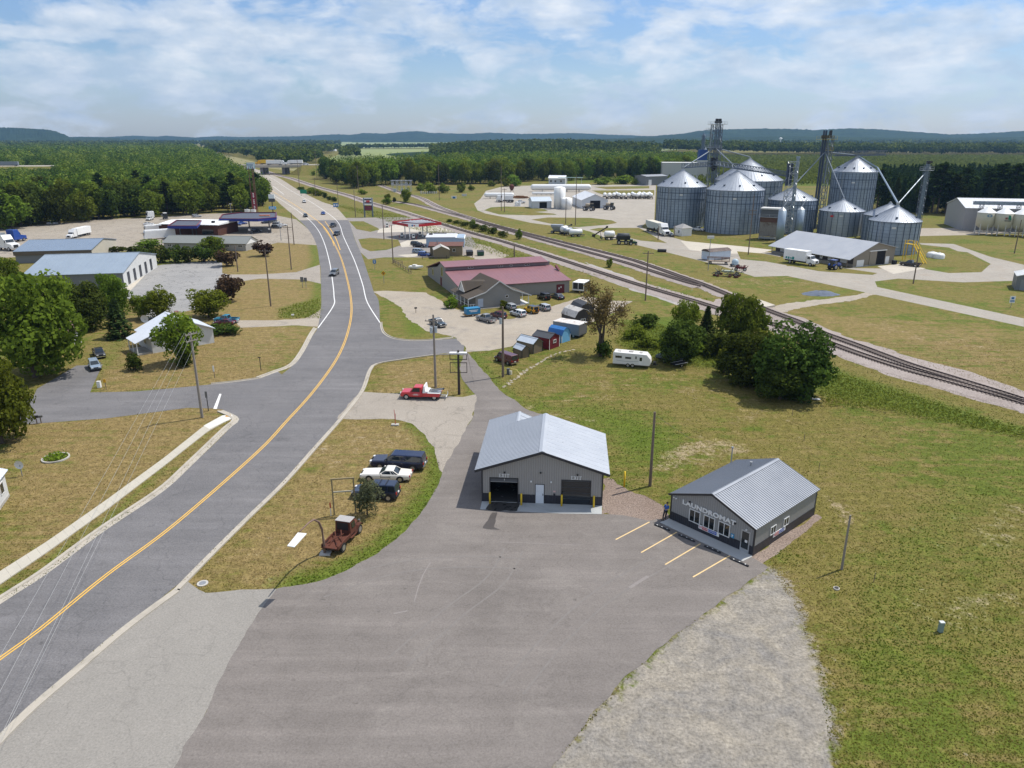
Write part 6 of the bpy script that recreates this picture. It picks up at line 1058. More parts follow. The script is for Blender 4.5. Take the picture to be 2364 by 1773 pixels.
# moving traffic on the road
for nm,lb,kd,pm,k_,r_,f_ in[('moving_car','dark grey suv driving toward the camera on the main road','suv',GREYP,'2',(1068,1540),(1068,1598)),('moving_car','black pickup following close behind a black car on the road','pickup',PBLACK,'2',(1045,1140),(1048,1175)),('moving_car','black suv ahead of the black pickup on the road','suv',PBLACK,'2',(1068,1215),(1071,1243)),('moving_car','dark green car turning at the highway junction','suv',paint('dark_green_grey',(.03,.04,.045)),'2',(806,1060),(815,1085)),('moving_car','bright blue car at the highway junction','sedan',PBLUE,'2',(950,1040),(957,1062)),('moving_car','white pickup farther up the highway','suv',PWHITE,'2',(796,940),(803,963))]:
    a,b=W(k_,*r_),W(k_,*f_);h=ANG(a,b);s=.95;c=(a[0]-0.93*1,(a[1]+b[1])/2)
    hd=radians(-92 if kd!='sedan' else-75) if k_=='2' and r_[1]>1100 else radians(-70);car(nm,lb,'car',kd,pm,c,hd,s,small=False)
# ================================================================ grain elevator
BINW=mat('bin_steel',(.27,.325,.395),.45,.35,.4,.45,.5,band=.5,ribs=1.05);BINR=mat('bin_roof_steel',(.325,.355,.4),.5,.3,.15,.5,.5);SPT=mat('spout_steel',(.2,.23,.26),.5,.4);STIFF=mat('bin_stiffener',(.06,.085,.125),.5,.3);LAT=mat('lattice_steel',(.13,.155,.19),.5,.3)
BINP=mat('bin_steel_pale',(.36,.41,.47),.38,.55,.2,.4,.5,band=.25,ribs=1.0)
def bin_(label,k,bx_,by_,rpx,yE,yP,wallm=BINW,nst=40,nr=44,xP=None,vents=9,ladder=True,rings=2):
    f=W(k,bx_,by_);r=rpx*REG[k][2]/PPM(f);u=np.array(f)/np.linalg.norm(f);c=np.array(f)+u*r;he,hp=HZ(f,k,yE),HZ(c,k,yP);r=r*1.0
    t=thing('grain_bin',label,'grain bin',(*c,0),atan2(-u[1],-u[0]),'grain bins of the elevator')
    MB().cyl(0,0,0,he,r,n=48,cap=False).build('wall',wallm,t,True)
    b=MB()
    for i in range(nst):a=2*pi*(i+.5)/nst;b.cbox(((r+.05)*cos(a),(r+.05)*sin(a),he*.49),(.12,.14,he*.97),a)
    b.build('stiffeners',STIFF,t)
    rg=MB()
    for z in([he*.86,he*.7] if rings==2 else[he-.15]+([he*.5] if rings==3 else[])):rg.lathe([(r,z-.1),(r+.13,z-.1),(r+.13,z+.1),(r,z+.1)],n=48)
    rg.build('wind_ring',STIFF,t)
    rf=MB().lathe([(r+.18,he-.12),(r+.18,he),(.75,hp-.35)],n=48).build('roof',BINR,t)
    b=MB();sl=np.array((.75-r-.15,hp-.35-he))
    for i in range(nr):
        a=2*pi*i/nr;q=a+.5*pi;e=np.array((cos(q),sin(q)))*.05;o=np.array((cos(a),sin(a)));p0,p1=o*(r+.15),o*.8;b.add([(*(p0-e),he+.02),(*(p0+e),he+.02),(*(p1+e*.3),hp-.33),(*(p1-e*.3),hp-.33),(*p0,he+.13),(*p1,hp-.25)],[(0,4,5,3),(1,2,5,4),(0,1,4)])
    b.build('roof_rib',BINR,rf)
    MB().cyl(0,0,hp-.4,hp+.1,.75,.6,n=14).cyl(0,0,hp+.1,hp+.5,.35,n=10).build('cap',GALV,t)
    for i in range(vents):a=2*pi*(i+.3)/vents-pi*.9;rr_=r*.78;zz=he+(hp-he)*.22;MB().cbox((rr_*cos(a),rr_*sin(a),zz+.25),(.7,.55,.5),a).build('roof_vent',STIFF,rf)
    if ladder:
        a=radians(-28);b=MB();
        for s in(-.25,.25):b._bar(((r+.25)*cos(a)-s*sin(a),(r+.25)*sin(a)+s*cos(a),0),((r+.25)*cos(a)-s*sin(a),(r+.25)*sin(a)+s*cos(a),he),.08,.08)
        for z in np.arange(.5,he,.5):b._bar(((r+.25)*cos(a)+.25*sin(a),(r+.25)*sin(a)-.25*cos(a),z),((r+.25)*cos(a)-.25*sin(a),(r+.25)*sin(a)+.25*cos(a),z),.05,.05)
        b.build('ladder',GALV,t)
    MB().box(r+.02,r+.1,-.6,.6,he*.8,he*.8+.55).build('name_plate',LEAD,t)
    return c,r,he,hp
S1=bin_('left galvanised grain bin behind the hopper truck','4',432,1170,207,820,668);S2=bin_('large front grain bin right of the leftmost bin','4',880,1222,240,850,678)
S4=bin_('grain bin half hidden behind the dryer and lattice tower','4',1365,1215,198,935,815,vents=6);S6=bin_('small pale grain bin with red sign behind the warehouse','4',1790,1240,180,1030,920,BINP,24,36,vents=4,rings=1);S7=bin_('rightmost grain bin with bright roof beside the thin leg tower','5',700,1395,205,1118,975,BINW,24,40,vents=5,rings=1)
def far_bin(label,k,xc,dist_,rpx,yE,yP,**kw):
    # base hidden: stand it at a chosen distance along the sight line of its column
    Xq=(px(k,xc,0)[0]-PCX)/FOC
    zc=dist_*CP+CAMH*SP;f=(Xq*zc,dist_);yb=None
    vy=PCY-FOC*((-CAMH*CP+dist_*SP)/zc);a,b,s=REG[k];return bin_(label,k,xc,(vy-b)/s,rpx,yE,yP,**kw)
S3=far_bin('biggest grain bin with a bright broad roof behind the front pair','4',985,322,288,768,575,nst=40,nr=60,wallm=BINP,vents=10);S5=far_bin('tallest grain bin with high walls behind the small pale one','4',1862,306,181,690,560,vents=12,rings=2);S8=far_bin('grain bin roof peeking out behind the rightmost bin','5',655,262,195,1070,955,nst=24,nr=40,vents=3,rings=1)
t_=[o for o in COL.objects if o.get('label','').startswith('small pale grain bin')][0];MB().cbox((S6[1]+.12,-3.2,S6[2]*.82),(.1,1.0,.7)).build('red_sign',RED,t_)
def lattice(mb,base,top,w0,w1,n,bw=.09,legs=4):
    B,T=np.array(base,float),np.array(top,float);cs=[(-1,-1),(1,-1),(1,1),(-1,1)]
    P=lambda i,c:B+(T-B)*(i/n)+np.array((c[0],c[1],0))*(w0+(w1-w0)*i/n)/2
    for c in cs:mb._bar(tuple(P(0,c)),tuple(P(n,c)),bw*1.4,bw*1.4)
    for i in range(n):
        for j in range(4):
            c,d=cs[j],cs[(j+1)%4];mb._bar(tuple(P(i+1,c)),tuple(P(i+1,d)),bw,bw);mb._bar(tuple(P(i,c)),tuple(P(i+1,d)),bw,bw) if i%2 else mb._bar(tuple(P(i,d)),tuple(P(i+1,c)),bw,bw)
def truss(mb,a,b,h,w,n,bw=.09):
    A,B_=np.array(a,float),np.array(b,float);d=(B_-A);s=np.cross(d,(0,0,1));s/=np.linalg.norm(s);s*=w/2;up=np.array((0,0,h))
    for o in(s,-s,s+up,-s+up):mb._bar(tuple(A+o),tuple(B_+o),bw,bw)
    for i in range(n):
        p,q=A+d*i/n,A+d*(i+1)/n
        for o in(s,-s):mb._bar(tuple(p+o),tuple(p+o+up),bw*.8,bw*.8);mb._bar(tuple(p+o),tuple(q+o+up),bw*.8,bw*.8) if i%2 else mb._bar(tuple(p+o+up),tuple(q+o),bw*.8,bw*.8)
        mb._bar(tuple(p+s),tuple(p-s),bw*.8,bw*.8)
def pfm(mb,c,w,d,z,rail=1.1):
    mb.cbox((c[0],c[1],z),(w,d,.12))
    for zz in(.55,rail):
        mb._bar((c[0]-w/2,c[1]-d/2,z+zz),(c[0]+w/2,c[1]-d/2,z+zz),.06,.06)._bar((c[0]-w/2,c[1]+d/2,z+zz),(c[0]+w/2,c[1]+d/2,z+zz),.06,.06)._bar((c[0]-w/2,c[1]-d/2,z+zz),(c[0]-w/2,c[1]+d/2,z+zz),.06,.06)._bar((c[0]+w/2,c[1]-d/2,z+zz),(c[0]+w/2,c[1]+d/2,z+zz),.06,.06)
    for sx in(-1,0,1):
        for sy in(-1,1):mb._bar((c[0]+sx*w/2,c[1]+sy*d/2,z),(c[0]+sx*w/2,c[1]+sy*d/2,z+rail),.07,.07)
# main tower
p=np.array(W('4',690,1095));T1=thing('elevator_tower','tallest lattice elevator tower with twin legs between the front bins','elevator tower',(*p,0));hT=HZ(p,'4',235)
b=MB();lattice(b,(0,0,0),(.0,0,hT-2.5),4.4,4.0,16,.17);b.build('lattice_frame',LAT,T1)
for x,dz in((-.2,0),(1.15,0)):
    MB().cbox((x-.3,0,hT*.48),(.32,.55,hT*.96)).cbox((x+.3,0,hT*.48),(.32,.55,hT*.96)).build('leg_casing',STEELBLUE,T1);MB().cyl(x,0,hT-1.9,hT-.9,.95,n=10).cbox((x,0,hT-.5),(1.1,.9,.9)).build('leg_head',BLACK,T1)
b=MB();pfm(b,(.2,0),7.4,4.2,hT-2.4);pfm(b,(-2.6,0),3.0,4,hT-7.5);pfm(b,(-2.6,0),3.0,4,hT-5);pfm(b,(-.6,0),6,4.4,hT-12);pfm(b,(0,0),7,5,hT*.55);b.build('platform',GALV,T1)
MB().cyl(0,0,hT*.55,hT*.55+3.2,1.8,1.6,n=12).cyl(.0,0,hT*.55-2.4,hT*.55,.7,1.8,n=12).build('distributor',BLACK,T1)
b=MB()
for z in np.arange(1,hT-3,1.0):b._bar((-2.7,-2.2,z),(-2.7,-1.6,z),.06,.06)
b._bar((-2.7,-2.2,0),(-2.7,-2.2,hT-2),.08,.08)._bar((-2.7,-1.6,0),(-2.7,-1.6,hT-2),.08,.08);b.build('ladder',GALV,T1)
b=MB()
for q,hq in((S1[0],S1[3]),(S2[0],S2[3]),(S3[0],S3[3])):b.tube([(0,0,hT*.72),(q[0]-p[0],q[1]-p[1],hq+.6)],.22,8)
b.tube([(1.5,-.4,hT-3),(2.6,-.6,hT-12),(4.2,-.6,hT-17),(4.4,-.6,hT-24)],.16,7);b.build('spout',SPT,T1)
# catwalks
def catwalk(label,a,b_,h=1.8,w=1.4,n=14):
    t=thing('catwalk',label,'catwalk',(*a[:2],0));b=MB();d=(b_[0]-a[0],b_[1]-a[1]);truss(b,(0,0,a[2]),(*d,b_[2]),h,w,n,.16);b.build('truss',LAT,t);MB()._bar((0,0,a[2]+.1),(*d,b_[2]+.1),.5,.5).build('conveyor',STEELBLUE,t)
zc=S1[3]+.5;catwalk('truss catwalk from the left bin peak to the tower',(*S1[0],zc),(*p,zc),n=12);catwalk('truss catwalk from the tower to the large front bin peak',(*p,S2[3]+.6),(*S2[0],S2[3]+.6),n=12);q=W('4',1300,705,20.);catwalk('truss catwalk running right from the large front bin peak',(*S2[0],S2[3]+.6),(*(np.array(S4[0])+(3,12)),S4[3]+3.0),n=20);catwalk('truss catwalk reaching right from the tallest bin peak',(*S5[0],S5[3]+.4),(S5[0][0]+13,S5[0][1]+3,S5[3]+.6),n=12);catwalk('truss catwalk between the blue leg and the tallest bin peak',(S5[0][0]-10,S5[0][1]-2,S5[3]+.4),(*S5[0],S5[3]+.4),n=10)
# second leg with yellow platform
p2=np.array(W('4',1572,1172));T2=thing('bucket_elevator','dark blue elevator leg with a yellow railed head platform','elevator leg',(*p2,0));h2=HZ(p2,'4',335)
MB().cbox((-.4,0,h2/2),(.5,.7,h2)).cbox((.5,0,h2/2),(.5,.7,h2)).build('leg_casing',mat('dark_leg',(.03,.045,.08),.5,.2),T2);b=MB();lattice(b,(2.9,1.2,0),(2.9,1.2,h2-2),2.0,2.0,15,.14);b.build('lattice_frame',LAT,T2);b=MB();pfm(b,(1.2,.4),6.6,4,h2-3.4,1.3);pfm(b,(2.9,1.2),2.4,2.4,h2-7.5,1.2);b.build('platform',mat('platform_yellow',(.42,.33,.08),.6),T2);MB().cyl(0,0,h2-3,h2-1.8,1.2,n=12).cbox((1.2,0,h2-2.3),(1,1,1)).cbox((2.6,1,h2-1.4),(.8,1.2,2.8)).build('leg_head',BLACK,T2)
b=MB()
for q,hq in((S5[0],S5[3]),(S4[0],S4[3]),(S6[0],S6[3])):b.tube([(1,0,h2-8),(q[0]-p2[0],q[1]-p2[1],hq+.6)],.2,8)
b.tube([(1.5,-.2,h2-5),(2.2,-.3,h2-9),(2.0,-.3,h2-20)],.26,8);b.build('spout',SPT,T2)
# third leg: lattice with black bucket head by the dryer
p3=np.array(W('4',1335,1240));T3=thing('dryer_leg','grey lattice leg with dark upper cladding beside the grain dryer','elevator leg',(*p3,0));h3=HZ(p3,'4',575);b=MB();lattice(b,(0,0,0),(0,0,h3-1),3.2,3.0,13,.12);b.build('lattice_frame',GALV,T3);MB().cbox((-1.0,.2,h3*.8),(1.8,1.6,h3*.28)).build('cladding',mat('dark_cladding',(.03,.045,.08),.6),T3);MB().cbox((1.6,.2,h3*.5),(.8,.8,h3)).cyl(1.6,.2,h3,h3+.7,.7,n=10).build('leg_casing',mat('blue_grey_leg',(.24,.3,.36),.45,.4),T3)
b=MB();b.tube([(.5,0,h3-3),(S4[0][0]-p3[0],S4[0][1]-p3[1],S4[3])],.2,8).tube([(-.5,0,h3-5),(-7.5,-1,h3-14)],.2,8);b.build('spout',SPT,T3)
for i,(x,y,ty) in enumerate([(1285,1290,990),(1445,1240,985)]):
    q=W('4',x,y);hh=HZ(q,'4',ty);t=thing('surge_bin',['slim blue grey hopper tube left of the lattice leg','slim blue grey hopper tube right of the lattice leg'][i],'hopper',(*q,0),0,'slim hopper tubes by the dryer');MB().cyl(0,0,0,hh-1,1.35,n=14).build('shell',mat('blue_grey_shell',(.3,.37,.44),.45,.4,.15,.6),t,True);MB().cyl(0,0,hh-1,hh,1.4,.3,n=14).build('cone_top',GALV,t);MB().tube([(0,0,hh),(1.8,.5,hh+2.5)],.15,7).build('spout',GALV,t)
A,B=W('4',1108,1262),W('4',1262,1272);t,w=frame('grain_dryer','tall rectangular grain dryer with rusty grey panels on steel legs','grain dryer',A,B);hd_=HZ(A,'4',975);MB().box(0,w,0,4,1.2,hd_*.52).build('lower_panel',mat('dryer_panel',(.24,.22,.19),.7,.1,.2,.8,.3,rib=.3,ribs=1.2,stain=(.13,.09,.06)),t);MB().box(-.05,w+.05,-.1,4,hd_*.52,hd_*.66).build('louvre_band',mat('dryer_rust',(.13,.07,.05),.8,0,.3,1,.3,rib=.5,ribs=.5),t);MB().box(0,w,0,4,hd_*.66,hd_*.9).build('upper_panel',mat('dryer_dark',(.1,.11,.12),.6,.2,.2,1),t);MB().box(-.2,w+.2,-.5,4.2,hd_*.9,hd_*.94).build('roof',LEAD,t);b=MB();pfm(b,(w/2,0),w+1,1.2,hd_*.67,1.0);b.build('platform',GALV,t)
b=MB()
for x in(0.1,w*.33,w*.66,w-.1):
    for y in(.1,3.9):b.box(x-.1,x+.1,y-.1,y+.1,0,1.2)
b.build('leg',GREYSTEEL,t);MB().box(.3,w-.3,-1.2,-.2,.5,1.1).build('burner_box',GREYSTEEL,t)
# thin right leg
p4=np.array(W('5',905,1320));T4=thing('bucket_elevator','slim grey lattice leg standing alone at the right of the bins','elevator leg',(*p4,0));h4=HZ(p4,'5',605);b=MB();lattice(b,(0,0,0),(0,0,h4-1),1.5,1.5,22,.08);b.build('lattice_frame',LAT,T4);MB().cbox((-.2,0,h4/2),(.5,.5,h4)).cbox((.45,0,h4/2),(.4,.5,h4)).build('leg_casing',mat('blue_grey_leg',(.24,.3,.36)),T4);MB().cyl(.2,0,h4-.6,h4+.4,.7,n=10).cbox((1,0,h4),(.7,.6,.6)).build('leg_head',BLACK,T4);b=MB();pfm(b,(0,0),3.4,2.4,h4-2.6);b.build('platform',GALV,T4);MB().cbox((0,0,.6),(2.2,1.2,1.2)).build('boot',BLACK,T4);MB().tube([(0,0,h4-3),(S7[0][0]-p4[0],S7[0][1]-p4[1],S7[3]+.5)],.2,8).build('spout',SPT,T4)
t=thing('transfer_spout','long slanting spout pipe from the tallest bin down to the rightmost bin','spout',(*S5[0],0));d=(S7[0][0]-S5[0][0],S7[0][1]-S5[0][1]);MB().tube([(0,0,S5[3]+.5),(S5[1]*.85,-S5[1]*.4,S5[2]+1.5),(*d,S7[3]+.6)],.3,8).build('pipe',mat('blue_grey_leg',(.24,.3,.36)),t);MB().cyl(*d,S7[3]+.3,S7[3]+1.0,.5,n=10).build('collar',GALV,t)
# blue tank tower and white block at the back
A,B=W('4',285,760),W('4',720,770);A=(A[0]*.985,A[1]*.985);t,w=frame('feed_mill','plain tall white mill block behind the leftmost grain bin','building',A,(A[0]+30*.99,A[1]-30*.12));hh=HZ(A,'4',612);MB().box(0,30,0,18,0,hh).build('wall',mat('mill_white',(.5,.49,.47),.7,0,.08,.3,.3,rib=.12,ribs=1),t);MB().box(-.2,30.2,-.2,18.2,hh,hh+.25).build('roof',LEAD,t)
q=W('4',625,760);q=(q[0]*1.01,q[1]*1.01);t=thing('mill_tower','dark blue clad mill tower behind the tall lattice tower','tower',(*q,0));z1,z2,z3=HZ(q,'4',590),HZ(q,'4',500),HZ(q,'4',360);MB().box(-4,4,0,7,0,z1).build('lower_wall',mat('mill_white',(.5,.49,.47)),t);MB().box(-3.6,3.6,.2,6.8,z1,z2).build('blue_wall',mat('mill_blue',(.015,.05,.2),.5),t);MB().cyl(-.5,2,z2,z3-2,1.1,n=10).cyl(-.5,2,z3-2,z3,1.5,.4,n=10).build('leg_head',STEELBLUE,t);b=MB();lattice(b,(-.5,2,z2),(-.5,2,z3-2),3,3,6,.1);b.build('lattice_frame',LAT,t);MB().cyl(1.5,1,z2,z2+2.2,1.2,.3,n=10).build('dust_cyclone',GALV,t)
A,B=W('4',155,805),W('4',280,800);t,w=frame('machine_shed','low grey shed at the far yard edge left of the white mill','shed',A,B);gable(t,w+6,14,6.5,7.5,'x',.3,MGREY,GREYSTEEL,0,.2);MB().box(2,5,-.06,0,0,4.2).build('overhead_door',WHITE,t)
# long warehouse
Bq=W('A',752,212);a_=radians(-65);A=(Bq[0]-30*cos(a_),Bq[1]-30*sin(a_));wh,w=frame('warehouse','long tan warehouse with broad grey roof and a loading dock','warehouse',A,Bq);TW=mat('tan_metal_wall',(.27,.235,.185),.6,.1,.08,.5,.4,rib=.3,ribs=.6)
MB().prismx([(0,0),(16.5,0),(16.5,4.7),(8.6,6.5),(0,3.0)],0,w).build('wall',TW,wh);r=MB();slope(r,(-1.2,-2.2,2.35),(w+.5,-2.2,2.35),(-.6,8.6,6.65),(w+.5,8.6,6.65),.16,1.2,.015);slope(r,(-.6,17,4.75),(w+.5,17,4.75),(-.6,8.6,6.65),(w+.5,8.6,6.65),.16);r.build('roof',mat('warehouse_roof',(.4,.415,.44),.5,.2,.08,.3),wh)
MB().box(.3,w-4,-2.0,-.02,0,.9).build('loading_dock',mat('dock_concrete',(.2,.19,.17),.9,0,.2,1),wh);MB().box(0,w,-.05,0,.9,2.95).build('dock_front',mat('dark_dock_wall',(.07,.06,.055),.8,0,.2,1),wh)
for x,ww in((2.0,2.6),(8.6,2.6),(21,2.4),(25.5,2.4)):MB().box(x,x+ww,-.12,-.052,.9,2.8).build('sliding_door',mat('pale_slide_door',(.62,.63,.64),.6),wh)
for x in(13.5,18.0):f=MB().box(x,x+1.0,-.1,-.052,.9,2.9).build('door',WHITE,wh);MB().box(x+.25,x+.75,-.12,-.1,1.6,2.6).build('pane',GLASS,f)
b=MB()
for x in(.4,6,12,18,24,w-.4):b.box(x-.08,x+.08,-2.05,-1.9,0,2.4)
b.build('dock_post',WOOD,wh)
def side(x0,x1,z0,z1,nm,m_,out=.06):return MB().box(w,w+out,x0,x1,z0,z1).build(nm,m_,wh)
side(1.4,4.2,.05,1.9,'overhead_door',WHITE);side(6.2,9.0,.1,4.1,'slide_panel',TW,.12);side(9.0,12.6,.05,4.1,'doorway_shade_panel',mat('interior_shade_paint',(.008,.008,.009),.9),.04);side(6.0,12.9,4.1,4.35,'door_track',WHITE,.2);side(12.9,14.4,.05,2.3,'side_door',WHITE,.08);MB().cbox((w+1.2,15.4,.6),(1.0,1.0,1.2)).build('air_unit',DARK,wh)  # doorway is a panel on the solid wall, painted near-black for the shade inside
side(0,16.5,0,.12,'base_trim',LEAD,.08)
# tractor
def tractor(label,c,h,sc,pm):
    t=thing('tractor',label,'tractor',c,h);t.scale=(sc,)*3;MB().prismy([(.2,.9),(2.6,1.0),(2.7,1.55),(2.5,1.8),(.2,1.95)],-.42,.42).build('hood',pm,t,bevel=.06);MB().add([(-1.3,-.8,1.2),(.35,-.75,1.2),(.35,.75,1.2),(-1.3,.8,1.2),(-1.2,-.72,2.85),(.15,-.7,2.85),(.15,.7,2.85),(-1.2,.72,2.85)],[(0,1,5,4),(1,2,6,5),(2,3,7,6),(3,0,4,7),(4,5,6,7)]).build('cab_glass',CARGLASS,t);MB().cbox((-.5,0,2.92),(1.7,1.7,.2)).build('cab_roof',pm,t,bevel=.05);MB().cbox((-.2,0,.95),(2.6,.5,.5)).cbox((-1.7,0,.8),(.7,1.0,.4)).build('chassis',DARK,t);MB().cyl(1.2,.5,1.9,2.8,.05,n=6).build('exhaust',BLACK,t)
    for sd in(-1,1):MB().prismy([(-1.6,1.3),(-1.4,1.75),(-.7,1.85),(.0,1.6),(.1,1.3)],sd*.85-.3,sd*.85+.3).build('fender',pm,t)
    b=MB()
    for sx in(-1.25,.2):
        for sd in(-.74,.74):b._bar((sx,sd,1.2),(sx*.96,sd*.95,2.85),.08,.08)
    b.build('cab_post',BLACK,t);wheels(t,[(-.8,-.95),(-.8,.95)],.9,.5);wheels(t,[(2.0,-.85),(2.0,.85)],.62,.38);return t
q=W('P',0,0);pT=W('A',610,235);tractor('blue tractor with a glass cab parked at the warehouse corner',(pT[0],pT[1]+1.2),ANG(W('A',605,238),W('A',678,228)),.92,PBLUE)
carpx('pickup_truck','black crew pickup at the warehouse gable end','pickup truck','pickup',PBLACK,'A',(1310,212),(1155,195),sc=.95);carpx('pickup_truck','white pickup parked in shade between the front bins','pickup truck','pickup',PWHITE,'Q',(1650,285),(1485,270),sc=.9)
# scale house, shelter, tanks, stairs
A,B=W('Q',1120,350),W('Q',1275,378);t,w=frame('scale_house','small white scale house with grey hipped roof beside the hopper truck','hut',A,B);MB().box(0,w,0,4.6,0,2.9).build('wall',WHITE,t);MB().add([(-.3,-.3,2.9),(w+.3,-.3,2.9),(w+.3,4.9,2.9),(-.3,4.9,2.9),(w*.4,2.3,4.3),(w*.6,2.3,4.3)],[(0,1,5,4),(1,2,5),(2,3,4,5),(3,0,4)]).build('roof',mat('hut_roof',(.3,.29,.28),.8),t);win(t,w*.55,1.1,.9,1.0)
t=thing('propane_tank','small white propane tank on grass beside the scale house','tank',(*W('Q',1360,338),0),radians(-20));MB().lathex([(.02,-1.2),(.45,-1.0),(.5,-.8),(.5,.8),(.45,1.0),(.02,1.2)],0,.8).build('shell',WHITE,t,True);MB().cbox((-.6,0,.2),(.2,.7,.4)).cbox((.6,0,.2),(.2,.7,.4)).build('saddle',CONC,t)
A,B=W('4',690,1440),W('4',800,1425);A=W('4',622,1430);t,w=frame('storage_shelter','small white shelter with brown curved roof by the yard road','shelter',A,W('4',690,1445));MB().box(0,w,0,8,.2,2.6).build('wall',mat('shelter_white',(.55,.62,.7),.6),t);MB().prismy([(-.2,2.6),(w+.2,2.6),(w*.8,3.1),(w*.5,3.3),(w*.2,3.1)],-.2,8.2).build('roof',mat('shelter_roof',(.1,.07,.06),.7),t)
t=thing('access_stairs','yellow steel access stairs with a small platform on the grass','stairs',(*W('5',1000,1470),0),radians(115));b=MB();hh=5.0
for s in(-.6,.6):b._bar((0,s,0),(4.2,s,hh),.16,.2)._bar((4.2,s,hh),(7.2,s,hh),.14,.14)._bar((0,s,1),(4.2,s,hh+1),.08,.08)._bar((4.2,s,hh+1),(7.2,s,hh+1),.08,.08)
b.build('stringer',YELLOW,t);b=MB()
for i in range(14):b.cbox((4.2*i/14,0,hh*i/14),(.26,1.2,.05))
b.cbox((5.7,0,hh),(3,1.2,.08));b.build('tread',YELLOW,t);b=MB()
for x in(4.3,7.1):
    for s in(-.6,.6):b.box(x-.08,x+.08,s-.08,s+.08,0,hh+1)
b.build('post',YELLOW,t)
for i,(x,y) in enumerate([(1060,1415),(1115,1425)]):t=thing('poly_tank',['low white poly tank left of another on the grass slab','low white poly tank right of another on the grass slab'][i],'tank',(*W('5',x,y),0));MB().lathe([(1.6,0),(1.65,1.0),(1.3,1.5),(.4,1.7),(0,1.7)],n=18).build('shell',WHITE,t,True);MB().cyl(0,0,1.68,1.85,.35,n=10).build('lid',LEAD,t)
# feed bins on the right edge
HOP=mat('cream_hopper',(.55,.52,.4),.5,0,.12,.6)
for i,(x,y) in enumerate([(440,640),(700,655),(965,668),(1230,690)]):
    q=W('L',x,y);t=thing('hopper_bin',['cream hopper bin with a blue swirl logo','cream hopper bin with a green and red logo','plain cream hopper bin right of the logo bins','cream hopper bin cut by the right edge'][i],'hopper bin',(*q,0),radians(-12),'cream hopper bins in a row');z=lambda yy:HZ(q,'L',yy+(y-640)*.9);r=3.15;z1,z2,z3=z(510),z(320),z(245)
    MB().lathe([(.5,z1-1.9),(r,z1),(r,z2),(.5,z3),(0,z3)],n=24).build('shell',HOP,t,True);MB().lathe([(r+.05,z2-.05),(r+.1,z2),(.5,z3+.05)],n=24).build('roof',WHITE,t)
    for a in range(0,360,45):MB()._bar((r*cos(radians(a)),r*sin(radians(a)),0),(r*cos(radians(a)),r*sin(radians(a)),z1+.6),.2,.2).build('leg',LEAD,t)
    b=MB();b.lathe([(r-.1,.9),(r+.1,.9),(r+.1,1.1)],n=16);b.build('brace_ring',LEAD,t)
    if i==0:a=MB().lathe([(.5,0),(.8,0),(.8,.1),(.5,.1)],n=16);a.v=[(x_*1.1,-r-.04-z_*.3,y_*.6+z2-1.0) for x_,y_,z_ in a.v];a.build('logo_ring',mat('logo_blue',(.02,.2,.4),.5),t)
    if i==1:MB().prismy([(.2,z2-2.0),(1.3,z2-2.2),(1.0,z2-.6),(.3,z2-.5)],-r-.12,-r-.02).build('logo_green',SGREEN,t);MB().cbox((-.35,-r-.05,z2-1.6),(.7,.1,.7)).build('logo_red',mat('logo_brown',(.25,.06,.05),.5),t);MB().cbox((.2,-r-.05,z2-2.5),(2.2,.1,.3)).build('logo_bar',mat('logo_dark',(.05,.05,.06),.5),t)
A=W('L',130,585);t=thing('machine_shed','large pale grey shed behind the cream hopper bins','shed',A,radians(-14));gable(t,45,24,8.6,11.5,'x',.3,mat('pale_shed_wall',(.36,.36,.37),.6,.1,.06,.5,.3,rib=.2,ribs=.8),mat('white_shed_roof',(.62,.63,.65),.5),1.5,.2)
q=(W('L',350,600));t=thing('conveyor_bridge','blue grey overhead conveyor truss along the hopper bins','conveyor',(*q,0),radians(-12));z=HZ(q,'L',205);b=MB();truss(b,(-3,0,z),(28,-1,z),1.2,1.6,18,.1);
for x in(0,6.5,13,19.5):lattice(b,(x,0,0),(x,0,z),1.2,1.2,10,.08)
b.build('truss',LAT,t);MB()._bar((-3,0,z+.6),(28,-1,z+.6),1.0,1.0).build('conveyor_tube',mat('blue_grey_leg',(.24,.3,.36)),t)
t=thing('small_shed','white shed corner at the right edge above the yard sign','shed',W('L',905,1460),radians(-28));gable(t,9,7,3.3,4.6,'y',.15,MGREY,WHITE,.6,.1);MB().box(1,3.5,-.05,0,0,2.6).build('overhead_door',mat('grey_door',(.24,.25,.26)),t)
# farm machinery heap
hp_=W('P',320,830);t=thing('farm_implement','jumble of parked tillage machinery with rusty frame beside the yard','farm implement',(*hp_,0),radians(-25));b=MB();rr=random.Random(4)
for i in range(26):x,y=rr.uniform(-3.5,3.5),rr.uniform(-1.6,2.4);b._bar((x,y,rr.uniform(.3,1.2)),(x+rr.uniform(-2,2),y+rr.uniform(-1,1),rr.uniform(.4,2.2)),.12,.12)
b.build('frame',mat('faded_green_frame',(.1,.11,.08),.8,0,.3,1),t);b=MB()
for i in range(14):b.cyl(rr.uniform(-3.5,3.2),rr.uniform(-1.8,2),.05,.5,.35,n=10)
b.build('disc_gang',RUST,t);MB().cbox((.2,0,1.35),(3.2,1.4,.4)).build('seed_box',mat('pale_green_box',(.3,.33,.26),.7),t,bevel=.05);wheels(t,[(-2.5,-1),(2.4,-1),(-2.5,1.4),(2.4,1.4)],.5,.3)
t=thing('farm_implement','dark red implement at the right of the machinery heap','farm implement',(*W('P',590,720),0),radians(-20));b=MB()
for i in range(12):x=rr.uniform(-1.6,1.6);b._bar((x,rr.uniform(-.8,.8),.3),(x+rr.uniform(-1,1),rr.uniform(-.8,.8),1.5),.14,.14)
b.cbox((0,0,.8),(3,.4,.4));b.build('frame',mat('implement_red',(.14,.015,.02),.6),t);wheels(t,[(-1.2,-.6),(1.2,-.6)],.45,.25)
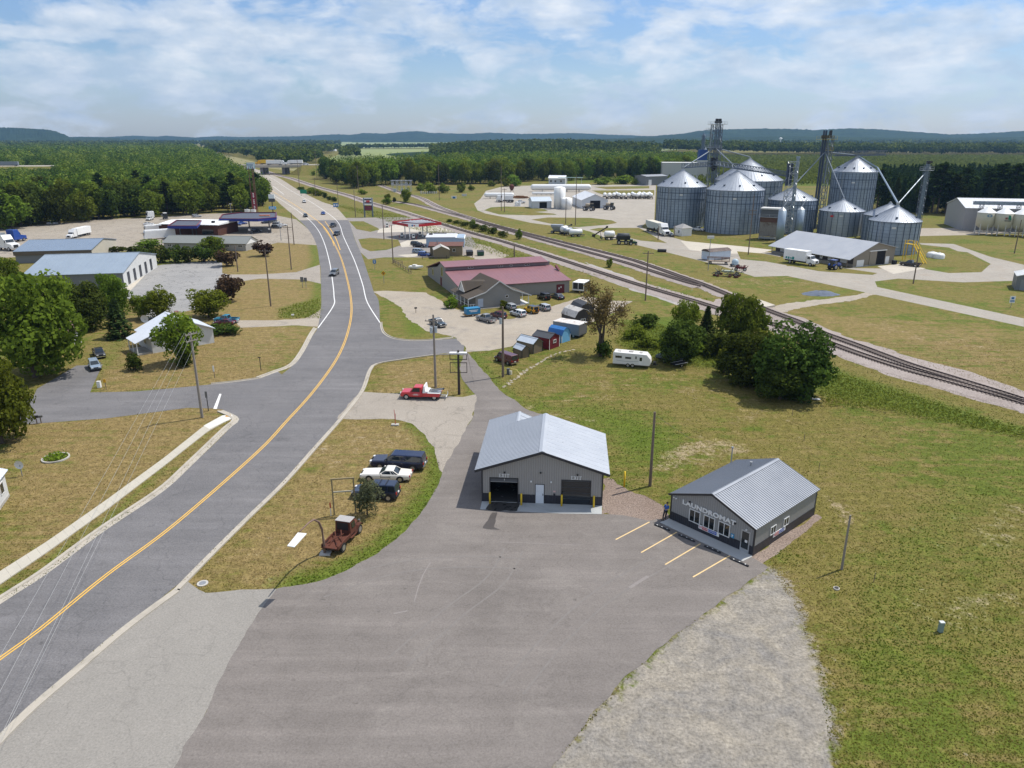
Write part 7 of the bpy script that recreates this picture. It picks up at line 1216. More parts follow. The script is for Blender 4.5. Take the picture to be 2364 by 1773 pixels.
t=thing('water_tank','two-lobed pale blue tank on a cart behind the machinery heap','tank',(*W('P',480,640),0));MB().lathe([(.9,.6),(1.0,1.4),(.7,2.0),(.2,2.2),(0,2.2)],n=16).build('shell',mat('pale_blue_tank',(.4,.5,.56),.5),t,True);MB().box(-1.2,1.2,-.8,.8,.4,.6).build('cart',DARK,t);wheels(t,[(-.8,-.8),(.8,-.8),(-.8,.8),(.8,.8)],.35,.2)
t=thing('flatbed_wagon','brown timber flatbed wagon beside the white shelter','wagon',(*W('P',150,590),0),radians(-15));MB().box(-3.2,3.2,-1.1,1.1,.8,.95).build('bed',WOOD,t);b=MB()
for x in(-3.1,-1,1,3.1):b.box(x-.06,x+.06,-1.12,-1.02,.95,1.9).box(x-.06,x+.06,1.02,1.12,.95,1.9)
b._bar((-3.2,-1.07,1.85),(3.2,-1.07,1.85),.06,.2)._bar((-3.2,1.07,1.85),(3.2,1.07,1.85),.06,.2);b.build('stake_side',mat('rust_wood',(.22,.12,.07),.9),t);wheels(t,[(-2.2,-.9),(2.2,-.9),(-2.2,.9),(2.2,.9)],.4,.22)
t=thing('gravel_pile','dark blue grey gravel pile on the dry grass','gravel pile',(*W('A',480,440),0));n_=22;g_=MB();gx=[]
prof=[(2.9,0),(2.4,.25),(1.6,.6),(.8,.8),(0,.85)];g_.lathe(prof,n=n_);r_=np.random.default_rng(3);g_.v=[(x*1.5+r_.normal(0,.1),y*.9+r_.normal(0,.08),max(0,z+r_.normal(0,.05))) for x,y,z in g_.v];g_.build('heap',mat('blue_gravel',(.12,.145,.19),.9,0,.4,3),t)
# ================================================================ farm supply yard
WM=mat('white_metal_wall',(.62,.65,.68),.55,.1,.06,.5,.4,rib=.2,ribs=.7);WR=mat('white_metal_roof2',(.72,.73,.74),.5,.1,.05,.4);TANKW=mat('tank_white',(.78,.78,.76),.4,0,.06,.4)
A,B=W('N',612,418),W('N',838,414);t,w=frame('tool_shed','small white shed with an open dark doorway beside the vertical tanks','shed',A,B);gable(t,w,9,3.6,5.4,'x',.3,WM,mat('blue_white_roof',(.5,.56,.62),.5),.9,.12);MB().box(w*.37,w*.76,-.05,.0,0,3.1).build('doorway_shade_panel',mat('interior_shade_paint',(.008,.008,.009)),t);MB().box(w*.33,w*.8,-.16,-.05,3.1,3.25).build('door_track',LEAD,t)  # shade of the shed's inside is painted on a panel over the closed front
A,B=W('N',1198,418),W('N',1505,415);t,w=frame('storage_barn','larger white gabled barn with a big dark doorway','barn',A,B);gable(t,w,26,4.2,7.0,'y',.4,WM,WR,1.2,.15);MB().box(w*.32,w*.71,-.06,0,0,3.9).build('doorway_shade_panel',mat('interior_shade_paint',(.008,.008,.009)),t)  # barn doorway: flat panel whose near-black colour stands for the inner shade
for lb,x,y,ty,rp in(('tall white vertical tank between the two white sheds',935,425,172,66),('shorter white vertical tank in front of the tall one',1022,432,302,64),('second tall white tank behind the first',965,412,180,40)):
    q=W('N',x,y);r=rp*.19439/PPM(q);hh=HZ(q,'N',ty);t=thing('vertical_tank',lb,'tank',(q[0],q[1]+r,0));MB().cyl(0,0,.1,hh,r,n=28).lathe([(r,hh),(r*.5,hh+.4),(0,hh+.6)],n=28).build('shell',TANKW,t,True);MB().cyl(0,0,0,.12,r+.3,n=28).build('base',CONC,t);MB()._bar((-.2,-r-.15,0),(-.2,-r-.15,hh),.05,.05)._bar((.2,-r-.15,0),(.2,-r-.15,hh),.05,.05).build('ladder',GALV,t)
def htank(label,k,x0,x1,yb,yt,lift=1.0,name='pressure_tank'):
    a,b=W(k,x0,yb),W(k,x1,yb);L=L2(a,b);zt=HZ(a,k,yt);r=(zt-lift)/2;t=thing(name,label,'tank',((a[0]+b[0])/2,(a[1]+b[1])/2+r,0),ANG(a,b));l=L/2
    MB().lathex([(.02,-l),(r*.6,-l+r*.25),(r*.92,-l+r*.6),(r,-l+r),(r,l-r),(r*.92,l-r*.6),(r*.6,l-r*.25),(.02,l)],0,lift+r,22).build('shell',TANKW,t,True);b=MB()
    for x in(-l*.6,-l*.2,l*.2,l*.6):b.cbox((x,0,(lift+r*.4)/2),(.5,r*1.5,lift+r*.4))
    b.build('saddle',CONC,t);b=MB();b._bar((-l*.7,0,lift+2*r+.5),(l*.2,0,lift+2*r+.5),.07,.07)
    for i in range(5):b._bar((-l*.7+i*l*.2,0,lift+2*r-.05),(-l*.7+i*l*.2,0,lift+2*r+.5),.07,.07)
    b.build('top_rail',GREYSTEEL,t);return t
htank('longest white horizontal tank at the back of the supply yard','N',588,1315,222,132);htank('half-hidden white horizontal tank behind the small shed','N',605,890,262,222,.5);htank('left white horizontal tank behind two trucks','N',38,398,302,232,.8)
nt0=None;ntp=[(1470,300),(1525,302),(1578,300),(1610,290),(1640,302),(1692,304),(1752,304),(1800,290),(1820,302),(1862,304),(1880,288),(1912,303),(1935,290),(1968,302),(1995,290),(2020,304)]
for i,(x,y) in enumerate(ntp):
    q=W('N',x,y);lb='white nurse tank on wheels in the row before the dry grass bank'
    if nt0 is None:
        nt0=thing('nurse_tank',lb,'tank trailer',(*q,0),radians(80),'row of white nurse tanks');MB().lathex([(.02,-1.7),(.55,-1.5),(.75,-1.1),(.75,1.1),(.55,1.5),(.02,1.7)],0,1.55,14).build('shell',TANKW,nt0,True);MB().box(-1.7,2.2,-.5,.5,.6,.8).build('running_gear',DARK,nt0);wheels(nt0,[(-1.1,-.7),(-1.1,.7),(1.1,-.7),(1.1,.7)],.4,.22)
        nt0.scale=(1.5,)*3
    else:again(nt0,lb,q,radians(80+(i*37)%30-15))
def sprayer(label,x0,x1,yb,pm):
    a,b=W('N',x0,yb),W('N',x1,yb);t=thing('field_sprayer',label,'farm sprayer',((a[0]+b[0])/2,(a[1]+b[1])/2+1.5,0),radians(-30));s=L2(a,b)/6.0;t.scale=(s,)*3;MB().prismy([(-2.4,1.5),(2.2,1.5),(2.2,2.1),(-2.4,2.1)],-.6,.6).build('chassis',pm,t);MB().lathex([(.05,-2.0),(.8,-1.7),(.85,.2),(.05,.5)],0,2.7,12).build('tank',mat('stained_tank',(.4,.33,.24),.7,0,.2,1),t,True);MB().box(.7,2.1,-.7,.7,2.0,3.5).build('cab',CARGLASS,t,bevel=.06);MB().box(.6,2.2,-.75,.75,3.5,3.65).build('cab_roof',pm,t);b=MB()
    for y in(-1.6,1.6):b._bar((-3,y,2.0),(1.5,y*1.15,2.4),.2,.3)
    b.build('folded_boom',mat('boom_grey',(.16,.14,.12),.7),t);b=MB()
    for x in(-1.8,1.8):
        for y in(-1.2,1.2):b._bar((x,y*.5,1.7),(x,y,1.0),.16,.16)
    b.build('axle_leg',DARK,t);wheels(t,[(-1.8,-1.3),(-1.8,1.3),(1.8,-1.3),(1.8,1.3)],.95,.4)
sprayer('high-wheeled brown sprayer in front of the barn doorway',1215,1360,448,mat('sprayer_brown',(.13,.11,.07),.6));sprayer('high-wheeled dark grey sprayer right of the barn doorway',1460,1600,438,mat('sprayer_grey',(.1,.12,.14),.6))
A,B=W('N',805,130),W('N',1000,132);t,w=frame('office_shed','white-roofed office shed with small windows by the far woods','shed',A,B);gable(t,w,12,4.6,6.4,'x',.4,WM,WR,1.5,.15)
for x in(1,w*.35,w*.7):win(t,x,1.6,1.6,1.6,split=2)
MB().box(w*.6,w+14,-3.5,-.5,5.2,5.5).build('green_awning',mat('awning_green',(.3,.42,.38),.6),t);b=MB()
for x in(w+2,w+8,w+13):b.box(x,x+.2,-3.3,-3.1,0,5.2)
b.build('awning_post',LEAD,t)
semi('white tank truck parked left of the small white shed','N',(388,352),(180,345),None,cab=PWHITE,sleeper=False);t=thing('box_trailer','pale box body beside the white tank truck','trailer',(*W('N',300,335),0),radians(5));MB().box(-5,4,-1.2,1.2,1,3.4).build('box',TANKW,t);MB().box(-5,4,-.5,.5,.5,1).build('chassis',DARK,t);wheels(t,[(-4,-1),(-4,1),(3,-1),(3,1)],.5,.3)
carpx('pickup_truck','white pickup left of the small white shed','pickup truck','pickup',PWHITE,'N',(520,358),(440,362),sc=1.0,small=True);t=thing('storage_tank','pair of small white tanks beside the white pickup','tank',(*W('N',440,390),0));MB().cyl(-.9,0,0,2.0,.8,n=12).cyl(.9,0,0,2.0,.8,n=12).build('shell',TANKW,t);MB().cyl(-.9,0,2,2.2,.3,n=8).cyl(.9,0,2,2.2,.3,n=8).build('lid',GREYSTEEL,t)
t=thing('soil_heap','orange brown timber stack behind the small white shed','heap',(*W('N',460,298),0),radians(-8));rr=random.Random(2);b=MB()
for i in range(26):b.cbox((rr.uniform(-3.4,3.4),rr.uniform(-1.2,1.2),.3+.3*(i//6)),(4.5,.35,.3),rr.uniform(-.06,.06))
b.build('timber',mat('orange_timber',(.3,.15,.07),.9,0,.2,1),t)
t=thing('rusty_hopper','rusty brown upright hopper near the left tank','hopper',(*W('N',368,222),0));MB().lathe([(.4,.8),(1.6,2.6),(1.6,4.2),(.5,5.2)],n=10).build('shell',RUST,t);b=MB()
for x in(-1,1):
    for y in(-1,1):b._bar((x,y,0),(x*.9,y*.9,2.8),.2,.2)
b.build('leg',RUST,t)
# trailers and tanks along the track
q=W('N',905,712);t=thing('grain_wagon','grey steel gravity wagon at the left of the trackside machinery','wagon',(*q,0),radians(-20));MB().add([(-2.2,-1.3,2.6),(2.2,-1.3,2.6),(2.2,1.3,2.6),(-2.2,1.3,2.6),(-1,-.6,.9),(1,-.6,.9),(1,.6,.9),(-1,.6,.9)],[(0,1,5,4),(1,2,6,5),(2,3,7,6),(3,0,4,7),(7,6,5,4)]).box(-2.2,2.2,-1.3,1.3,2.6,3.3).build('hopper',mat('wagon_grey',(.33,.36,.4),.5,.3,.15,1),t);MB().box(-2.4,2.4,-.8,.8,.6,.85).build('chassis',DARK,t);wheels(t,[(-1.7,-1),(-1.7,1),(1.7,-1),(1.7,1)],.5,.3)
def auger(label,k,x,y,xe,ye,z1,m_):
    a=W(k,x,y);b_=W(k,xe,ye,z1);t=thing('grain_auger',label,'auger',(*a,0));d=(b_[0]-a[0],b_[1]-a[1],z1);MB().tube([(0,0,.5),d],.25,8).build('tube',m_,t);MB().cbox((0,0,.45),(1.2,.9,.9)).build('intake_hopper',m_,t);b=MB();m2=(d[0]*.5,d[1]*.5,d[2]*.5);b._bar(m2,(d[0]*.6,d[1]*.6-.9,.5),.12,.12)._bar(m2,(d[0]*.6,d[1]*.6+.9,.5),.12,.12);b.build('support',m_,t);MB().cbox((d[0],d[1],d[2]+.1),(.7,.6,.6)).build('spout_head',DARK,t);wheels(t,[(d[0]*.6,d[1]*.6-.9),(d[0]*.6,d[1]*.6+.9)],.4,.2)
auger('grey auger tube rising behind the trackside wagon','N',960,668,1075,615,3.2,mat('auger_grey',(.22,.23,.25),.6));auger('dark brown auger standing alone with its tube raised','N',1340,752,1500,640,4.6,mat('auger_brown',(.06,.045,.04),.6))
def tank_trailer(label,k,x,y,L,r,rz,m_=TANKW,lift=.8):
    t=thing('tank_trailer',label,'tank trailer',(*W(k,x,y),0),rz,None);MB().lathex([(.02,-L/2),(r*.75,-L/2+.2),(r,-L/2+.5),(r,L/2-.5),(r*.75,L/2-.2),(.02,L/2)],0,lift+r,14).build('shell',m_,t,True);MB().box(-L/2,L/2+.8,-.5,.5,lift-.25,lift).build('frame',DARK,t);wheels(t,[(-L*.25,-r*.8),(-L*.25,r*.8),(L*.2,-r*.8),(L*.2,r*.8)],.45,.25)
tank_trailer('white tank trailer right behind the grey wagon','N',990,722,4.0,1.15,radians(60));tank_trailer('grey tank trailer between two white tank trailers','N',1035,735,4.2,1.0,radians(40),mat('wagon_grey',(.33,.36,.4)));tank_trailer('longest white tank trailer, lying along the track','N',1125,752,5.2,1.05,radians(12),lift=.7);tank_trailer('white tank trailer under the raised brown auger','N',1525,790,4.0,1.15,radians(5),lift=.9)
q=W('Q',150,530);t=thing('fertilizer_spreader','black tank spreader cart beside the yard road','farm cart',(*q,0),radians(-5));loft([[(-2.4,-.4,1.5),(-2.4,.4,1.5),(-2.4,1.1,3.0),(-2.4,-1.1,3.0)],[(2.4,-.4,1.5),(2.4,.4,1.5),(2.4,1.1,3.0),(2.4,-1.1,3.0)]]).build('hopper',mat('black_hopper',(.04,.042,.045),.6),t,bevel=.1);MB().lathex([(.05,-2.2),(.9,-2),(.9,2),(.05,2.2)],0,2.9,12).build('tarp_cover',mat('dark_tarp',(.07,.075,.08),.7),t,True);MB().box(-2,3.2,-.5,.5,.8,1.1).build('frame',DARK,t);wheels(t,[(-1.4,-1),(-1.4,1),(1.0,-1),(1.0,1)],.7,.4)
q=W('Q',325,545);tractor('small dark green machine hitched to the black spreader cart',(q[0],q[1],0),radians(0),.65,mat('machine_green',(.008,.07,.04),.5))
t=thing('culvert_pipe','black culvert pipe among the weeds by the yard road','pipe',(*W('Q',895,680),0),radians(-15));MB().lathex([(.5,-1.4),(.5,1.4),(.4,1.4),(.4,-1.4)],0,.5,12).build('tube',BLACK,t);MB().box(-.1,.1,-.5,.5,0,.1).build('chock',WOOD,t)
# ---------------------------------------------------------------- substation
q0=W('2',1570,860);t=thing('substation','grey steel electrical substation frame by the woods','substation',(*q0,0));t.scale=(.45,.45,.62);b=MB();hh=HZ(q0,'2',765)/.62;rr=random.Random(8)
for x in(-14,-7,0,7,14):
    for y in(0,9,18):b._bar((x,y,0),(x,y,hh),.5,.5)
    b._bar((x,0,hh),(x,18,hh),.4,.4)._bar((x,0,hh*.6),(x,18,hh*.6),.35,.35)
for y in(0,9,18):b._bar((-16,y,hh),(16,y,hh),.4,.4)._bar((-14,y,hh*.6),(14,y,hh*.6),.4,.4)
b.build('steel_frame',mat('substation_steel',(.45,.46,.47),.5,.3),t);b=MB()
for i in range(30):x,y=rr.choice((-14,-7,0,7,14))+rr.uniform(-2,2),rr.uniform(0,18);b.cyl(x,y,hh*.6,hh*.8,.35,n=6)
b.build('insulator',mat('porcelain_grey',(.35,.37,.4),.4),t);b=MB()
for x in(-9,2,10):b.cbox((x,-2,1.8),(4,3,3.6))
b.build('transformer',mat('transformer_grey',(.42,.46,.48)),t)
q0=W('2',1805,875);t=thing('switchgear','pale switchgear boxes beside the round bushes near the substation','switchgear',(*q0,0));t.scale=(.55,)*3;b=MB()
for i in range(8):b.cbox((-9+i*2.6,rr.uniform(-1,1),rr.uniform(1,1.8)),(1.3,1.5,rr.uniform(2,3.4)))
b.build('cabinet',mat('pale_grey_box',(.5,.5,.48),.6),t)
sign('yard_board','white board with dark emblem near the supply yard curve','3',178,915,893,3.2,2.4,WHITE,two=True,mark=(SBLUE,[(-.25,.25,.3,.8)]));sign('yard_board','plain pale board right of the emblem board','3',265,895,875,3.2,2.0,LEAD,two=True)
# ---------------------------------------------------------------- overpass and interstate
P0,P1=np.array(W('V',335,466)),np.array(W('V',705,464));dx=(P1-P0)/np.linalg.norm(P1-P0);nv=np.array((-dx[1],dx[0]));zt=HZ(P0,'V',303);zb=HZ(P0,'V',336);hd=atan2(dx[1],dx[0]);span=L2(P0,P1)
ov=thing('highway_overpass','concrete highway overpass with twin pier rows crossing the road and track','overpass',(*P0,0),hd);Lf=span*1.35
MB().box(-Lf,span*1.95,-2.5,10.5,zb,zb+1.6).box(-Lf,span*1.95,15,28,zb,zb+1.6).build('deck',mat('deck_concrete',(.36,.32,.26),.8,0,.1,.1),ov)
MB().box(-Lf,span*1.95,-2.9,-2.5,zb-.5,zt).box(-Lf,span*1.95,10.5,10.9,zb,zt).box(-Lf,span*1.95,28,28.4,zb,zt).build('parapet',mat('parapet_concrete',(.42,.38,.31),.8),ov)
PIER=mat('pier_concrete',(.2,.19,.2),.85,0,.15,.2)
for x in(0,span,-span*.68):
    for y in(0,17):MB().box(x-1.5,x+1.5,y-.5,y+9.5,0,zb).build('pier',PIER,ov)
def embank(x0,x1,e=3.2):
    mb=MB();f=lambda x,y,z:(*(P0+dx*x+nv*y),z);zz=zb+1.55;pts=[]
    mb.add([f(x0,-zz*2.2-4,0),f(x1,-zz*2.2-4,0),f(x1,-4,zz),f(x0,-4,zz),f(x0,31,zz),f(x1,31,zz),f(x1,31+zz*2,0),f(x0,31+zz*2,0)]+[f(x0-zz*e*(1 if x0>0 else-0),-4,0),f(x0-zz*e*(1 if x0>0 else 0),31,0),f(x1+zz*e*(0 if x0>0 else 1),-4,0),f(x1+zz*e*(0 if x0>0 else 1),31,0)],
           [(0,1,2,3),(3,2,5,4),(4,5,6,7),(0,3,8),(3,4,9,8),(4,7,9),(1,10,2),(2,10,11,5),(5,11,6)]);structure(mb,'embankment',bpy.data.materials['lawn'])
    mb=MB();zz+=.02;
    for a,b_ in((-2.4,10.4),(15,28)):mb.add([f(x0,a,zz),f(x1,a,zz),f(x1,b_,zz),f(x0,b_,zz)],[(0,1,2,3)])
    structure(mb,'interstate',paving('interstate_surface',(.34,.31,.27),(.42,.39,.34),.1,.5))
embank(span*1.9,340,1.6);embank(-900,-Lf+2,.8)
gr_=MB();f=lambda x,y,z:(*(P0+dx*x+nv*y),z);gr_._bar(f(span*1.9,-3.6,zt-.2),f(330,-3.6,zt-.2),.1,.45);t=gr_.build('guard_rail',mat('guard_rail',(.5,.5,.48),.5,.4),None);tag(t,'long steel guard rail on the embankment right of the overpass','guard rail')
zr=zb+1.6
def onroad(label,k,x0,x1,y,lane,pm,tm=None,kind='semi'):
    # stand on the carriageway: find the along-deck coordinate whose column matches
    def col(x,yy):
        X,Y=P0+dx*x+nv*yy;zc=Y*CP-(zr-CAMH)*SP;return PCX+FOC*X/zc
    def solve(cx):
        a,b_=-900.,900.
        for _ in range(50):
            m_=(a+b_)/2
            if col(m_,lane)<cx:a=m_
            else:b_=m_
        return a
    xa,xb=solve(px(k,x0,0)[0]),solve(px(k,x1,0)[0]);pa,pb=P0+dx*xa+nv*lane,P0+dx*xb+nv*lane
    if kind=='semi':
        a_=semi(label,k,(0,200),(100,200),'box',tm,pm);L=abs(xa-xb);s=L/16.5;s=min(max(s,.9),1.5);a_.scale=(s,)*3;c=(pa+pb)/2;a_.location=(*c,zr+.03);a_.rotation_euler=(0,0,hd if xb>xa else hd+pi)
    elif kind=='trailer':
        t=thing('box_trailer',label,'trailer',(*((pa+pb)/2),zr+.03),hd);L=abs(xa-xb);MB().box(-L/2,L/2,-1.3,1.3,1.1,4.2).build('box',tm,t);MB().box(-L/2,L/2,-.5,.5,.5,1.1).build('chassis',DARK,t);wheels(t,[(-L*.4,-1.1),(-L*.4,1.1),(L*.4,-1.1),(L*.4,1.1)],.5,.3)
    else:car('moving_car',label,'car','suv',pm,((pa+pb)/2)[:2],hd if xb>xa else hd+pi,1.25,small=True).location.z=zr+.03
onroad('bright yellow semi truck crossing the overpass to the left','V',540,215,0,24,PYELLOW,mat('yellow_trailer',(.72,.45,.03),.5));onroad('white semi truck crossing the overpass to the right','V',408,762,0,4,PWHITE,WHITE);onroad('white semi truck at the right end of the overpass heading left','V',1025,722,0,22,PWHITE,WHITE);onroad('dull red trailer behind the yellow semi on the overpass','V',540,620,0,26,None,mat('dull_red_trailer',(.3,.14,.14),.6),'trailer')
onroad('white car on the embankment road just right of the overpass','V',1040,1115,0,5,PWHITE,None,'car');onroad('silver car farther right on the embankment road','V',1415,1362,0,22,SILVER,None,'car');onroad('long grey trailer on the interstate at the far left','1',-80,160,0,6,None,mat('grey_trailer_wall',(.2,.23,.25)),'trailer')
# ---------------------------------------------------------------- far farms
def farb(name,label,cat,k,x0,x1,yb,yt,roof=WR,wall=WM,deep=.6):
    A,B=W(k,x0,yb),W(k,x1,yb);t,w=frame(name,label,cat,A,B);hh=max(3,HZ(A,k,yt));MB().prismx([(0,0),(w*deep,0),(w*deep,hh*.6),(w*deep/2,hh),(0,hh*.6)],0,w).build('wall',wall,t);r=MB();slope(r,(-.5,-.5,hh*.6),(w+.5,-.5,hh*.6),(-.5,w*deep/2,hh+.3),(w+.5,w*deep/2,hh+.3),.3);slope(r,(-.5,w*deep+.5,hh*.6),(w+.5,w*deep+.5,hh*.6),(-.5,w*deep/2,hh+.3),(w+.5,w*deep/2,hh+.3),.3);r.build('roof',roof,t)
farb('farmhouse','white farmhouse beyond the highway at the left of the overpass','house','2',25,100,505,462);farb('barn','far white long barn on the green field','barn','2',1800,1840,432,422);farb('barn','white farm building on the far slope left of the bins','barn','3',1600,1690,438,415);farb('barn','tiny white building below the left wooded bluff','barn','1',330,372,417,407)
q=W('2',955,512);t=thing('farm_silo','white domed grain bin farm among trees beyond the overpass','silo',(*q,0));hh=HZ(q,'2',460);r=30*.27125/PPM(q);MB().lathe([(r,0),(r,hh*.62),(0,hh)],n=20).build('shell',TANKW,t,True);MB().lathe([(r*.7,0),(r*.7,hh*.45),(0,hh*.6)],r*1.5,0,n=16).build('lower_bin',TANKW,t,True)
q=W('4',1292,470);t=thing('water_tower','tiny pale water tower in front of the right hills','water tower',(*q,0));hh=HZ(q,'4',395);MB().cyl(0,0,0,hh*.8,hh*.07,n=8).build('stem',TANKW,t);MB().lathe([(.1,hh*.72),(hh*.2,hh*.82),(hh*.2,hh*.9),(.1,hh)],n=16).build('bowl',TANKW,t,True)
# ---------------------------------------------------------------- poles and wires
PG='utility poles of the district'
post_pole('utility_pole','tall utility pole with double crossarm at the side street corner','utility pole','6',1722,1342,615,.16,(.25,1.1),mat('grey_pole',(.26,.23,.2),.9,0,.2,2),transformer=0,rz=radians(60),armlen=1.8)
post_pole('utility_pole','bare wooden pole standing in grass between car wash and laundromat','utility pole','d',1404,1050,890,.15)
post_pole('utility_pole','weathered grey pole stub standing in the right lawn','utility pole','d',1818,1230,1113,.095,(),mat('grey_pole',(.26,.23,.2)))
post_pole('utility_pole','utility pole with a transformer cluster behind the red tow truck','utility pole','7',1865,1085,465,.17,(.9,),mat('grey_pole',(.26,.23,.2)),transformer=3)
post_pole('utility_pole','brown utility pole with a transformer in front of the maroon van','utility pole','8',963,1142,545,.18,(),POLEW,transformer=1)
PP=[('7',462,395,-95,'utility pole beside the burgundy tree and lane',1),('2',637,1520,1145,'utility pole with crossarm on the lawn left of the road',1),('2',660,1310,1035,'utility pole at the truck stop exit',0),('2',1425,1265,970,'utility pole on the right station grass island',0),('2',1503,1465,1140,'utility pole at the top of the rail fence',0),('2',1183,1075,840,'utility pole left of the fuel price sign',0),('2',1037,965,790,'utility pole right of the blue service sign',0),('2',843,895,735,'utility pole among the bushes near the green guide sign',1),('V',970,690,205,'tall utility pole in front of the overpass right end',0),('V',1270,555,60,'tall pole on the embankment slope',1),('V',1585,600,300,'utility pole against the dark woods edge',0),('V',1973,720,310,'pale utility pole before the bright woods',0),
      ('3',580,1022,640,'tall pole at the tip of the supply yard grass',0),('3',607,1032,830,'shorter pole beside the tall one at the supply yard',1),('3',1127,1130,910,'short pole on the supply yard island',0),('3',1210,1145,715,'tall pole on the supply yard island',0),('3',53,930,625,'tall pole near the substation switchgear',0),('Q',580,1610,660,'tall pole with crossarm between the two tracks',1),('Q',822,452,180,'dark pole beside the hopper truck',0),('Q',1130,400,165,'slim pole in front of the scale house',0),('4',1022,1395,890,'brown pole with crossarms before the large front bin',2),('L',903,925,430,'slim pole before the cream hopper bins',0),('5',900,1640,1345,'pale pole on the grass by the black pickup',0),('K',1146,185,40,'thin pole between the hall roof and the track',0),('1',2025,1538,1320,'slim pole beside the burgundy yard tree',0)]
for k_,x,y,ty,lb,arms in PP:post_pole('utility_pole',lb,'utility pole',k_,x,y,ty,.15 if k_ not in 'VK' else .2,tuple(.5+.9*i for i in range(arms)) if lb[:5]!='brown' else(4.5,5.6),POLEW,None)
for lb,k_,x,y,ty in(('light pole with twin head box near the white shelter','4',680,1527,1245),('parking lot light pole at the truck stop exit drive','G',1275,1475,1140),('tall yard light left of the long canopy','G',410,1030,835),('light pole before the smaller canopy','H',895,610,380)):
    t,hh=post_pole('light_pole',lb,'light pole',k_,x,y,ty,.1,(),GREYSTEEL);MB().cbox((0,0,hh),(1.8 if k_=='4' else 1.0,.5,.7 if k_=='4' else .2)).build('lamp_head',LEAD,t)
SG='thin stakes in the right lawn'
for lb,k_,x,y,ty in(('thin stake upper right in the lawn beyond the laundromat','9',1765,1328,1272),('thin stake right of the laundromat roof ridge','9',1866,1537,1478),('thin stake beyond the laundromat right corner','E',1946,612,520),('thin stake in the lawn near the bottom right','F',933,1268,1188),('thin stake at the grass bed by the parked track machinery','P',845,1285,1165),('white stake beside the second track','Q',1472,1420,1320)):
    p=W(k_,x,y);hh=HZ(p,k_,ty);t=thing('stake',lb,'stake',(*p,0),0,SG);MB().cyl(0,0,0,hh,.035,n=6).build('rod',WOOD if 'white' not in lb else WHITE,t)
# wires from the corner pole to the lower left
p=np.array(W('6',1722,1342));hp=HZ(p,'6',615)
for i,(xe,lb) in enumerate(((118,'outermost'),(268,'second'),(430,'third'),(462,'innermost'))):
    o=(i-1.5)*.5;a=np.array((p[0]+o,p[1],hp-(.1 if i<3 else 1.0)));e=np.array((*W('B',xe,1659,9.8 if i<3 else 9.0),9.8 if i<3 else 9.0));d=e-a;pts=[tuple(a+d*s-np.array((0,0,.5*4*(s/1.5)*(1-s/1.5)))*.4) for s in np.linspace(0,1.5,14)]
    o_=MB().tube(pts,.009,4).build('overhead_wire',mat('wire',(.5,.49,.46),.4,.5),None);tag(o_,lb+' overhead wire sagging from the corner pole toward the lower left','wire','overhead wires over the road')
p=np.array(W('d',1404,1050));hp=HZ(p,'d',890);e=W('E',660,300);o_=MB().tube([(p[0],p[1],hp-.3),(e[0],e[1],.05)],.014,4).build('guy_wire',mat('wire_dark',(.12,.12,.12),.5),None);tag(o_,'slanting guy wire anchoring the bare pole into the lawn','wire')
# small utilities
t=thing('pedestal','grey green utility pedestal in the lower right lawn','utility box',(*W('F',1498,1690),0));MB().box(-.16,.16,-.14,.14,0,.82).build('cabinet',mat('pedestal_green',(.22,.3,.27),.6),t,bevel=.02);MB().box(-.17,.17,-.15,.15,.82,.88).build('cap',mat('pale_cap',(.55,.58,.55),.6),t)
t=thing('pedestal','white utility pedestal beside the garage driveway','utility box',(*W('6',848,1087),0));MB().box(-.25,.25,-.2,.2,0,.95).build('cabinet',WHITE,t,bevel=.03);MB().box(-.27,.27,-.22,.22,.95,1.0).build('cap',LEAD,t)
t=thing('gas_meter','grey meter box with yellow pipes beside the brown pole','gas meter',(*W('U',240,1550),0),radians(-20));MB().box(-.3,.1,-.2,.2,.0,.95).build('cabinet',mat('meter_grey',(.1,.11,.12),.6),t);MB().box(.15,.5,-.15,.15,.0,.6).build('regulator',LEAD,t);MB().tube([(.9,-1.4,0),(.8,-1.3,1.5)],.05).tube([(.8,-1.3,1.4),(1.7,-1.2,1.3),(2.5,-1.6,.6),(2.6,-1.7,0)],.05).tube([(.8,-.6,0),(.8,-.6,1.6)],.05).build('yellow_pipe',mat('pale_yellow_pipe',(.6,.5,.15),.5),t)
t=thing('concrete_cover','round concrete cover in the grass near the kerb','cover',(*W('C',250,1428),0));MB().cyl(0,0,0,.06,.45,n=20).build('disc',CONC,t);MB().cyl(0,0,.06,.075,.28,n=16).build('lid',GREYSTEEL,t)
t=thing('plate','white plate lying at the edge of the tall weeds','board',(*W('A',425,1335),0),radians(-20));MB().box(-.8,.8,-.25,.25,.05,.14).build('board',WHITE,t);MB().box(-.7,.7,-.15,.15,0,.05).build('base',WOOD,t)
t=thing('pipe_stub','small dark metal cover in the lawn near the pole stub','cover',(*W('F',615,1325),0));MB().cyl(0,0,0,.1,.25,n=14).build('rim',CONC,t);MB().cyl(0,0,.1,.12,.18,n=12).build('lid',DARK,t)
t=thing('flower_bed','round edged bed of bright green plants in the left lawn','flower bed',(*W('B',475,215),0));MB().lathe([(1.45,0),(1.45,.16),(1.28,.16),(1.28,0)],n=28).build('edging',CONC,t);FBED=t
